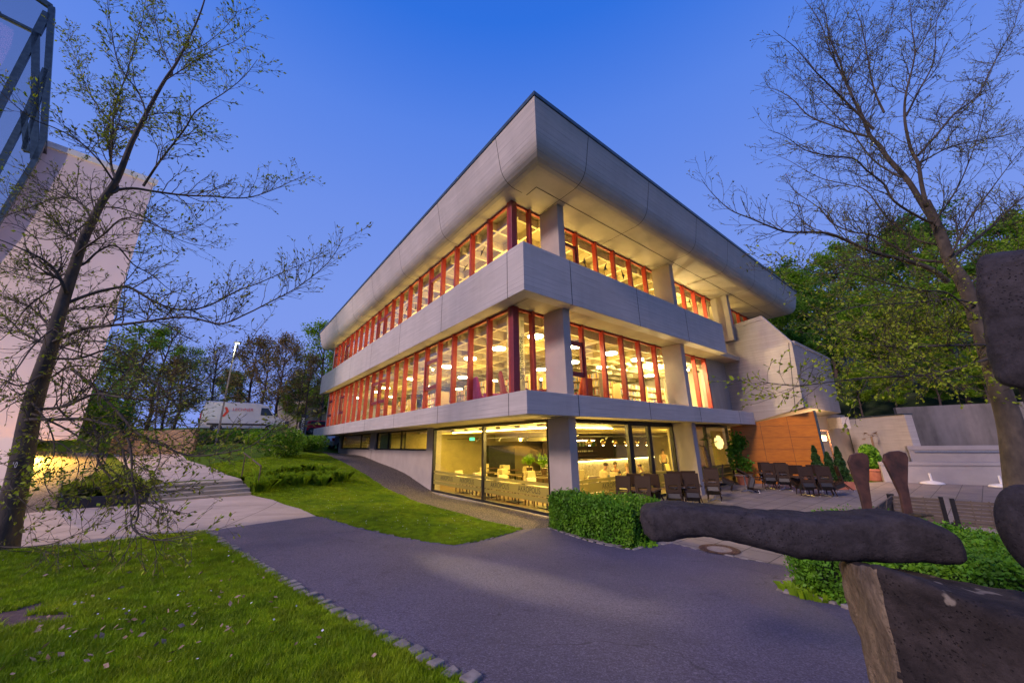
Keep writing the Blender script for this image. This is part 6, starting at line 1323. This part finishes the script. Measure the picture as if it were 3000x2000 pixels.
rs = np.random.RandomState(5); n_ = 2600; P = rs.normal(0, 1, (n_, 3)); P /= np.linalg.norm(P, axis=1)[:, None]; P *= rs.rand(n_)[:, None]**.3; P = P*np.array([.48, .48, .72])+p+[0, 0, 1.2]; V, F = leafquads(P, .075, rs); npmesh('foliage', V, F, M['hedge'], t); m = MB(); m.tube([tuple(p+[0, 0, .5]), tuple(p+[0, 0, 1.3])], .03, 6); m.build('stem', M['barkfar'], t)
M['dead'] = mat('dry_palm', (.26, .17, .09), (.14, .09, .055), .9, 9, bmp=.01)
def palm(base, h, tx, lab, green=True, fr=9, L=.5, r0=.09, seed=1, potr=.28, name='palm'):
    rs = np.random.RandomState(seed); t = thing(name, lab, 'palm', base); m = MB(); rpot(base, potr, .38, '').build('pot', M['terra'], t); pts = [base+[0, 0, .3]]
    for i in range(6): pts.append(base+np.array([tx*((i+1)/6)**1.3*.4, 0, .3+(h-.3)*(i+1)/6]))
    m.tube(pts, [r0*(1+.12*(i % 2)) for i in range(7)], 8); m.build('trunk', M['dead'], t); top = pts[-1]; m = MB(); mt = M['conifer'] if green else M['dead']
    for k in range(fr):
        az = k*2.4+rs.uniform(-.3, .3); el = rs.uniform(-.3, 1.2); d = np.array([math.cos(az)*math.cos(el), math.sin(az)*math.cos(el), math.sin(el)]); e_ = top+d*L; m.tube([tuple(top), tuple(e_)], [.008, .005], 4); s = np.cross(d, (0, 0, 1)); s /= np.linalg.norm(s); u_ = np.cross(s, d)
        for j in range(13):
            a_ = (j-6)*.24; q = d*math.cos(a_)+s*math.sin(a_); tip = e_+q*L*.75-np.array([0, 0, .10*abs(a_)+.03]); w = np.cross(q, u_)*.014; m.add([tuple(e_), tuple(e_+q*L*.35+w), tuple(tip), tuple(e_+q*L*.35-w)], [(0, 1, 2, 3)])
    m.build('fronds', mt, t)
p = onz(2092, 1432, .018); p[2] = .018; palm(p, 1.95, -.5, 'fan palm with a shaggy trunk standing outside the right cafe window', fr=8, seed=3, r0=.10)
p = onz(2583, 1398, .02); p[2] = .02; palm(p, 2.3, .1, 'withered palm with a thin stem before the tall concrete wall', green=False, fr=6, L=.3, r0=.05, seed=6, potr=.2, name='dead_palm')
p = onplane(2677, 1345, (21.5, 22.4, 0), (0, 1, 0)); t = thing('palm_stump', 'short dry palm stump standing on the low grey wall', 'palm stump', p-[0, 0, .2]); m = MB(); m.tube([tuple(p-[0, 0, .25]), tuple(p+[0, 0, .2]), tuple(p+[-.08, 0, .75])], [.18, .17, .13], 9); m.build('trunk', M['dead'], t)
p = onz(2180, 1419, .018); p[2] = .018; t = thing('climbing_plant', 'bushy climbing plant in a red pot against the orange panelled wall', 'potted plant', p); rpot(p, .32, .5, '').build('pot', M['terra'], t); rs = np.random.RandomState(8); P = []
for cx_, cz, k in ((-.05, 1.9, 360), (-.35, 1.6, 240), (.25, 2.1, 260), (.1, 1.2, 160), (.35, .95, 180), (-.25, 1.0, 120), (.0, 2.35, 160)): P.append(rs.normal(0, 1, (k, 3))*[.14, .10, .17]+p+[cx_, 0, cz])
V, F = leafquads(np.concatenate(P), .09, rs, asp=1.6); npmesh('foliage', V, F, M['hedge'], t); m = MB()
for cx_, cz in ((-.05, 1.9), (-.35, 1.6), (.25, 2.1), (.35, .95)): m.tube([tuple(p+[0, 0, .4]), tuple(p+[cx_*.5, .02, cz*.6]), tuple(p+[cx_, 0, cz])], [.014, .010, .006], 5)
m.build('stem', M['barkfar'], t)
# entrance wall lamp and frame
lp = onplane(2414, 1283, (16.6, 20.6, 0), (.12, -.99, 0)); t = thing('wall_lantern', 'glowing lantern in a slim dark frame beside the orange wall', 'lamp', lp); m = MB(); m.box(lp[0]-.13, lp[0]+.13, lp[1], lp[1]+.2, lp[2]-.13, lp[2]+.13); m.build('lamp_glass', emit('lantern_glow', (1, .55, .16), 14), t)
m = MB(); x0, x1 = lp[0]-.22, lp[0]+.28
for a, b in (((x0, lp[1], lp[2]-1.9), (x0, lp[1], lp[2]+.4)), ((x1, lp[1], lp[2]-1.9), (x1, lp[1], lp[2]+.4)), ((x0, lp[1], lp[2]+.4), (x1, lp[1], lp[2]+.4)), ((x0, lp[1], lp[2]-1.0), (x1, lp[1], lp[2]-1.0))): m.beam(a, b, .05, .05)
m.build('lamp_frame', M['rust'], t); lamp('POINT', lp+[.1, -.5, 0], 170, (1, .60, .28), .1, parent=t)
# manhole cover
c = gp(2108, 1612); t = thing('manhole_cover', 'rusty round manhole cover set in the pavers beside the asphalt', 'manhole cover', c); T = lambda x, y, z: (c[0]+x, c[1]+y, h1(c[0]+x, c[1]+y)+z)
for nm, r0, r1_, mt, z in (('frame', .24, .40, M['rust'], .030), ('lid', 0, .24, mat('lid_concrete', (.26, .22, .21), (.18, .15, .14), .8, 20), .030)):
    m = MB(); k = 40; vs = [T(r_*math.cos(6.2832*i/k), r_*math.sin(6.2832*i/k), z) for r_ in (max(r0, .001), r1_) for i in range(k)]; m.add(vs, [(i, (i+1) % k, k+(i+1) % k, k+i) for i in range(k)]); m.build(nm, mt, t)
m = MB(); k = 20
for i in range(k):
    a = 6.2832*i/k; m.box(0, 0, 0, 0, 0, 0) if False else m.ball(T(.32*math.cos(a), .32*math.sin(a), .032), .016, 4, (1, 1, .5))
m.build('rim_studs', M['rust'], t)
# ------------------------------------------------------------------ car park: van, cars, lamp, pylon, house
def wheel(T, x, y, r_, w, parent, sgn=1):
    m = MB(T); n = 22; vs = []
    prof_ = [(r_*.62, 0), (r_*.95, 0), (r_, w*.25), (r_, w*.75), (r_*.95, w), (r_*.62, w)]
    for pr_, o in prof_:
        for k in range(n): a = 6.2832*k/n; vs.append((x+pr_*math.cos(a), y+sgn*o, r_+pr_*math.sin(a)))
    m.add(vs, [(i*n+k, i*n+(k+1) % n, (i+1)*n+(k+1) % n, (i+1)*n+k) for i in range(5) for k in range(n)]); ty = m.build('tyre', M['black'], parent); m = MB(T); vs = [(x+r_*.62*math.cos(6.2832*k/n), y+sgn*w*.2, r_+r_*.62*math.sin(6.2832*k/n)) for k in range(n)]; m.add(vs+[(x, y+sgn*w*.02, r_)], [(k, (k+1) % n, n) for k in range(n)])
    for k in range(5): a = 6.2832*k/5; m.beam((x, y, r_), (x+r_*.6*math.cos(a), y, r_+r_*.6*math.sin(a)), .05, .03, up=(0, 1, 0))
    m.build('rim', M['steel'], ty)
def vehicle(name, cat, lab, origin, rz, W_, prof_, tuck, paint, windows, L_, wr, wx, lights, extra=None):
    t = thing(name, lab, cat, origin, rz); c_, s_ = math.cos(rz), math.sin(rz); T = lambda x, y, z: (origin[0]+x*c_-y*s_, origin[1]+x*s_+y*c_, origin[2]+z); I = lambda x, y, z: (x, y, z)
    t.rotation_euler = (0, 0, 0); n = len(prof_); hw = W_/2; vs = []
    def tk(z): return hw-tuck*max(0, (z-.9)/.8)**1.2
    for sgn in (-1, 1):
        for x, z in prof_: vs.append((x, sgn*tk(z), z))
    m = MB(T); m.add(vs, [tuple(range(n)), tuple(range(2*n-1, n-1, -1))]+[(i, (i+1) % n, n+(i+1) % n, n+i) for i in range(n)]); body = m.build('body', paint, t, bevel=.06)
    for poly in windows:
        for sgn in (-1, 1): m = MB(T); m.add([(x, sgn*(tk(z)+.006), z) for x, z in poly], [tuple(range(len(poly)))]); m.build('window', M['black_glass'], t)
    for x in wx:
        for sgn in (-1, 1): wheel(T, x, sgn*(hw+.01), wr, .2, t, -sgn)
        for sgn in (-1, 1): m = MB(T); k = 20; m.add([(x+(wr+.06)*math.cos(6.2832*i/k), sgn*(hw+.004), wr+(wr+.06)*math.sin(6.2832*i/k)) for i in range(k)], [tuple(range(k))]); m.build('wheel_arch', M['black'], t)
    for nm, x0, x1, y0, y1, z0, z1, mt in lights: m = MB(T); m.box(x0, x1, y0, y1, z0, z1); m.build(nm, mt, t)
    return t, T
M['black_glass'] = mat('dark_window', (.02, .025, .03), None, .08, 4); M['vanwhite'] = mat('white_car_paint', (.55, .55, .60), (.50, .50, .55), .3, 2); M['carred'] = mat('red_car_paint', (.38, .01, .02), (.34, .01, .02), .25, 2); M['silver'] = mat('silver_car_paint', (.42, .45, .5), None, .3, 2, metal=.5)
M['taillight'] = mat('red_tail_light', (.6, .01, .02), None, .3, 4); M['headlight'] = mat('clear_headlight', (.7, .7, .7), None, .2, 4)
p = onz(576, 1269, 3.35); p[2] = h1(p[0], p[1])+.02; vr = onz(790, 1268, 3.4); vd = vr-p; rz = math.atan2(vd[1], vd[0])
vp = [(0, .35), (.02, 1.2), (.15, 2.45), (.35, 2.58), (3.9, 2.55), (4.5, 2.35), (5.15, 1.45), (5.85, 1.15), (6.0, .8), (5.98, .35)]
t, T = vehicle('delivery_van', 'van', 'white high-roofed delivery van with red lettering parked behind the left tree', p, rz, 2.0, vp, .12, M['vanwhite'], [[(4.05, 1.5), (5.0, 1.5), (4.55, 2.15), (4.05, 2.15)]], 6, .34, (1.15, 4.9),
    [('tail_light', -.02, .06, -1.01, -.93, .95, 1.55, M['taillight']), ('tail_light', -.02, .06, .93, 1.01, .95, 1.55, M['taillight']), ('rub_strip', .5, 4.6, -1.02, -1.003, .62, .76, M['dark']), ('headlight', 5.8, 5.98, -.95, -.6, .75, 1.05, M['headlight'])])
bd_ = [c for c in t.children if c.name.startswith('body')][0]
text_mesh('lettering', 'LECHNER', .34, lambda x, y, z: T(2.75+x, -.965, 1.92+y), mat('red_print', (.65, .05, .03), None, .6), bd_); m = MB(T)
m.add([(1.35, -.985, 1.3), (1.55, -.985, 1.3), (1.8, -.97, 1.75), (1.62, -.955, 2.1), (1.45, -.955, 2.1), (1.6, -.97, 1.75)], [tuple(range(6))]); m.build('logo', mat('red_logo', (.65, .05, .03), None, .6), bd_)
cp_ = [(0, .35), (-.03, .75), (.1, 1.0), (.35, 1.42), (.9, 1.5), (2.1, 1.47), (2.95, 1.02), (3.75, .88), (3.95, .65), (3.92, .35)]
p = onz(886, 1270, 3.55); p[2] = h1(p[0], p[1])+.02
vehicle('parked_car', 'car', 'red hatchback parked beside the dark sign pylon, partly behind the library end', p, rz-.05, 1.7, cp_, .25, M['carred'], [[(.5, 1.02), (1.35, 1.02), (1.35, 1.4), (.65, 1.38)], [(1.42, 1.02), (2.7, 1.02), (2.15, 1.38), (1.42, 1.4)]], 4, .31, (.75, 3.15), [('tail_light', -.03, .1, -.86, -.72, .8, 1.0, M['taillight']), ('headlight', 3.75, 3.9, -.84, -.55, .65, .8, M['headlight'])])
p = B(30.3, 1.5); p[2] = h1(p[0], p[1])+.02
vehicle('parked_car', 'car', 'silver car with red tail light showing behind the far end of the library wall', p, math.atan2(UR[1], UR[0])+.25, 1.7, cp_, .25, M['silver'], [[(.5, 1.02), (1.35, 1.02), (1.35, 1.4), (.65, 1.38)], [(1.42, 1.02), (2.7, 1.02), (2.15, 1.38), (1.42, 1.4)]], 4, .31, (.75, 3.15), [('tail_light', -.04, .12, -.87, -.66, .78, 1.02, M['taillight']), ('tail_light', -.04, .12, .66, .87, .78, 1.02, M['taillight'])])
p = atY(640, 1262, 24.0); p[2] = h1(p[0], p[1])-.1; q = atY(683, 1007, 24.2); t = thing('street_lamp', 'tall grey street lamp with a small glowing head in front of the white van', 'street lamp', p); m = MB(); m.tube([tuple(p), (p[0], p[1], q[2])], [.065, .035], 10); m.build('pole', mat('pole_grey', (.16, .15, .16), None, .6), t)
m = MB(); m.box(p[0]-.1, p[0]+.28, p[1]-.1, p[1]+.1, q[2]-.02, q[2]+.08); m.build('lamp_head', M['dark'], t); m = MB(); m.box(p[0]+.06, p[0]+.18, p[1]-.06, p[1]+.06, q[2]-.06, q[2]-.025); m.build('lamp_glass', emit('street_glow', (.9, 1, .6), 7), t); lamp('POINT', (p[0]+.2, p[1]-.3, q[2]-.3), 120, (.95, 1, .65), .1, parent=t); sg = gp(1500, 1700)-np.array([p[0]+.2, p[1]-.3, q[2]-.3]); lamp('SPOT', (p[0]+.2, p[1]-.3, q[2]-.3), 20000, (1, .78, .5), .1, parent=t, rot=sg, spot=3.6)  # narrow beam added to lay a light streak across the asphalt
a = atY(877, 1270, 33); a[2] = h1(a[0], a[1]); hp_ = 3.0; t = thing('sign_pylon', 'dark upright sign pylon with white vertical lettering beside the red car', 'sign', a); T = lambda x, y, z: (a[0]+x, a[1]+y, a[2]+z); m = MB(T); m.box(-.05, .42, 0, .3, .35, 3.0); m.build('panel', M['dark'], t); m = MB(T); m.box(-.1, .46, -.02, .32, -.2, .35); m.build('base', M['white'], t)
text_mesh('lettering', 'FRANZAM', .36, lambda x, y, z: T(.17+y, -.01, 1.95+x*.95), M['white'], t)
a = atY(903, 1262, 62); a[2] = h1(a[0], a[1])-.3; t = thing('house', 'pale house with brown roof half hidden behind the trees and the red car', 'house', a); T = lambda x, y, z: (a[0]+x, a[1]+y, a[2]+z)
m = MB(T); m.box(-6, 6, 0, 8, 0, 6.2); w_ = m.build('wall', mat('house_render', (.50, .45, .40), None, .8, 2), t); m = MB(T); m.hull8([(-6.5, -.5, 6.2), (6.5, -.5, 6.2), (6.5, 8.5, 6.2), (-6.5, 8.5, 6.2), (-3.5, 3, 8.6), (3.5, 3, 8.6), (3.5, 5, 8.6), (-3.5, 5, 8.6)]); m.build('roof', mat('brown_roof', (.12, .06, .045), None, .8, 6), t)
for x in (-4, -1.2, 1.6, 4.2):
    for z in (1.2, 4.0): m = MB(T); m.box(x-.5, x+.5, -.03, .0, z, z+1.3); m.build('window', M['black_glass'], t)
# shrubs and bank planting
def bush(name, p, rad, n, size, mt, lab, seed, fl=0, cat='shrub', grp=None):
    rs = np.random.RandomState(seed); t = thing(name, lab, cat, p, group=grp); P = rs.normal(0, 1, (n, 3)); P /= np.linalg.norm(P, axis=1)[:, None]; P *= (rs.rand(n)[:, None]**.4)*(1+.25*np.sin(P[:, :1]*5+seed)*np.cos(P[:, 1:2]*4)); P = P*np.array(rad)+p+[0, 0, rad[2]*.85]; P = P[P[:, 2] > p[2]-.1]
    V, F = leafquads(P, size, rs); npmesh('foliage', V, F, mt, t); m = MB()
    for k in range(6): e_ = p+np.array([rs.normal(0, rad[0]*.4), rs.normal(0, rad[1]*.4), rad[2]*1.3]); m.tube([tuple(p-[0, 0, .1]), tuple((p+e_)/2), tuple(e_)], [.03, .02, .008], 5)
    m.build('stem', M['barkfar'], t)
    if fl: Q = P[rs.randint(0, len(P), fl)]; Q = p+[0, 0, rad[2]*.85]+(Q-p-[0, 0, rad[2]*.85])*1.06; V, F = leafquads(Q, .07, rs, asp=1.1); npmesh('blossoms', V, F, M['blossom'], t)
    return t
M['blossom'] = mat('pale_blossom', (.65, .50, .45), None, .7, 5)
def bp(x, Y): q = atY(x, 1300, Y); q[2] = h1(q[0], q[1]); return q
bush('flowering_shrub', bp(822, 21), (1.15, 1.0, .95), 5000, .07, M['leafd'], 'large light green flowering shrub on the slope left of the library path', 3, fl=90)
bush('flowering_shrub', bp(890, 25), (1.5, 1.2, .55), 4500, .08, M['leafd'], 'light green bush beside the short wall at the library end', 4, fl=30)
bush('shrub', bp(650, 25.5), (1.6, 1.0, .5), 4200, .085, M['leafd'], 'low dark shrub on the bank below the rear of the van', 5, grp='low shrubs on the bank below the van')
bush('shrub', bp(720, 25.5), (1.7, 1.0, .5), 4200, .085, M['leafd'], 'low dark shrub on the bank below the middle of the van', 6, grp='low shrubs on the bank below the van')
bush('shrub', bp(785, 25), (1.6, 1.0, .55), 4200, .085, M['leafy'], 'low green shrub on the bank below the front of the van', 7, grp='low shrubs on the bank below the van')
bush('shrub', bp(835, 27), (1.4, 1.0, .5), 3200, .085, M['leafy'], 'low green shrub on the bank right of the van', 17, grp='low shrubs on the bank below the van')
bush('shrub', bp(968, 47), (1.5, 1.2, .8), 4500, .14, M['leafy'], 'warm-lit bush seen under the far end of the library', 8)
bush('shrub', bp(240, 24), (1.4, 1.2, 1.4), 5200, .09, M['leafy'], 'yellow-lit shrub beside the overhang of the pale left building', 9)
bush('shrub', bp(300, 27), (1.6, 1.2, 1.0), 4600, .09, M['leafd'], 'dark shrub at the left end of the board wall', 10)
rs = np.random.RandomState(4)
m = MB(); a, b = gp(712, 1400), gp(768, 1437)
hr = thing('handrail', 'weathered slim steel handrail at the right end of the steps', 'handrail', gp(735, 1430)); a = gp(707, 1400); b = gp(752, 1443)
for q_ in (a, b): m.tube([tuple(q_), tuple(q_+[0, 0, .92])], .022, 8)
m.build('post', M['barkfar'], hr); m = MB(); m.tube([tuple(a+[0, 0, .92]-(b-a)*.15), tuple(b+[0, 0, .92])], .026, 8); m.build('rail', M['barkfar'], hr)
# broad leaves at the hedge foot
tufts('leafy_weed', [(1885, 1602), (1905, 1597)], .14, 26, 61, 'broad-leaved weed, %s from the left at the kerb by the clipped hedge', cat='weed', mt=M['hedge'], spread=.3, w=.045, group='broad-leaved weeds by the kerb')
tufts('leafy_weed', [(2360, 1752), (2400, 1760), (2325, 1735)], .16, 30, 62, 'broad-leaved weed, %s from the left at the kerb by the long hedge', cat='weed', mt=M['leafy'], spread=.3, w=.03, group='broad-leaved weeds by the kerb')
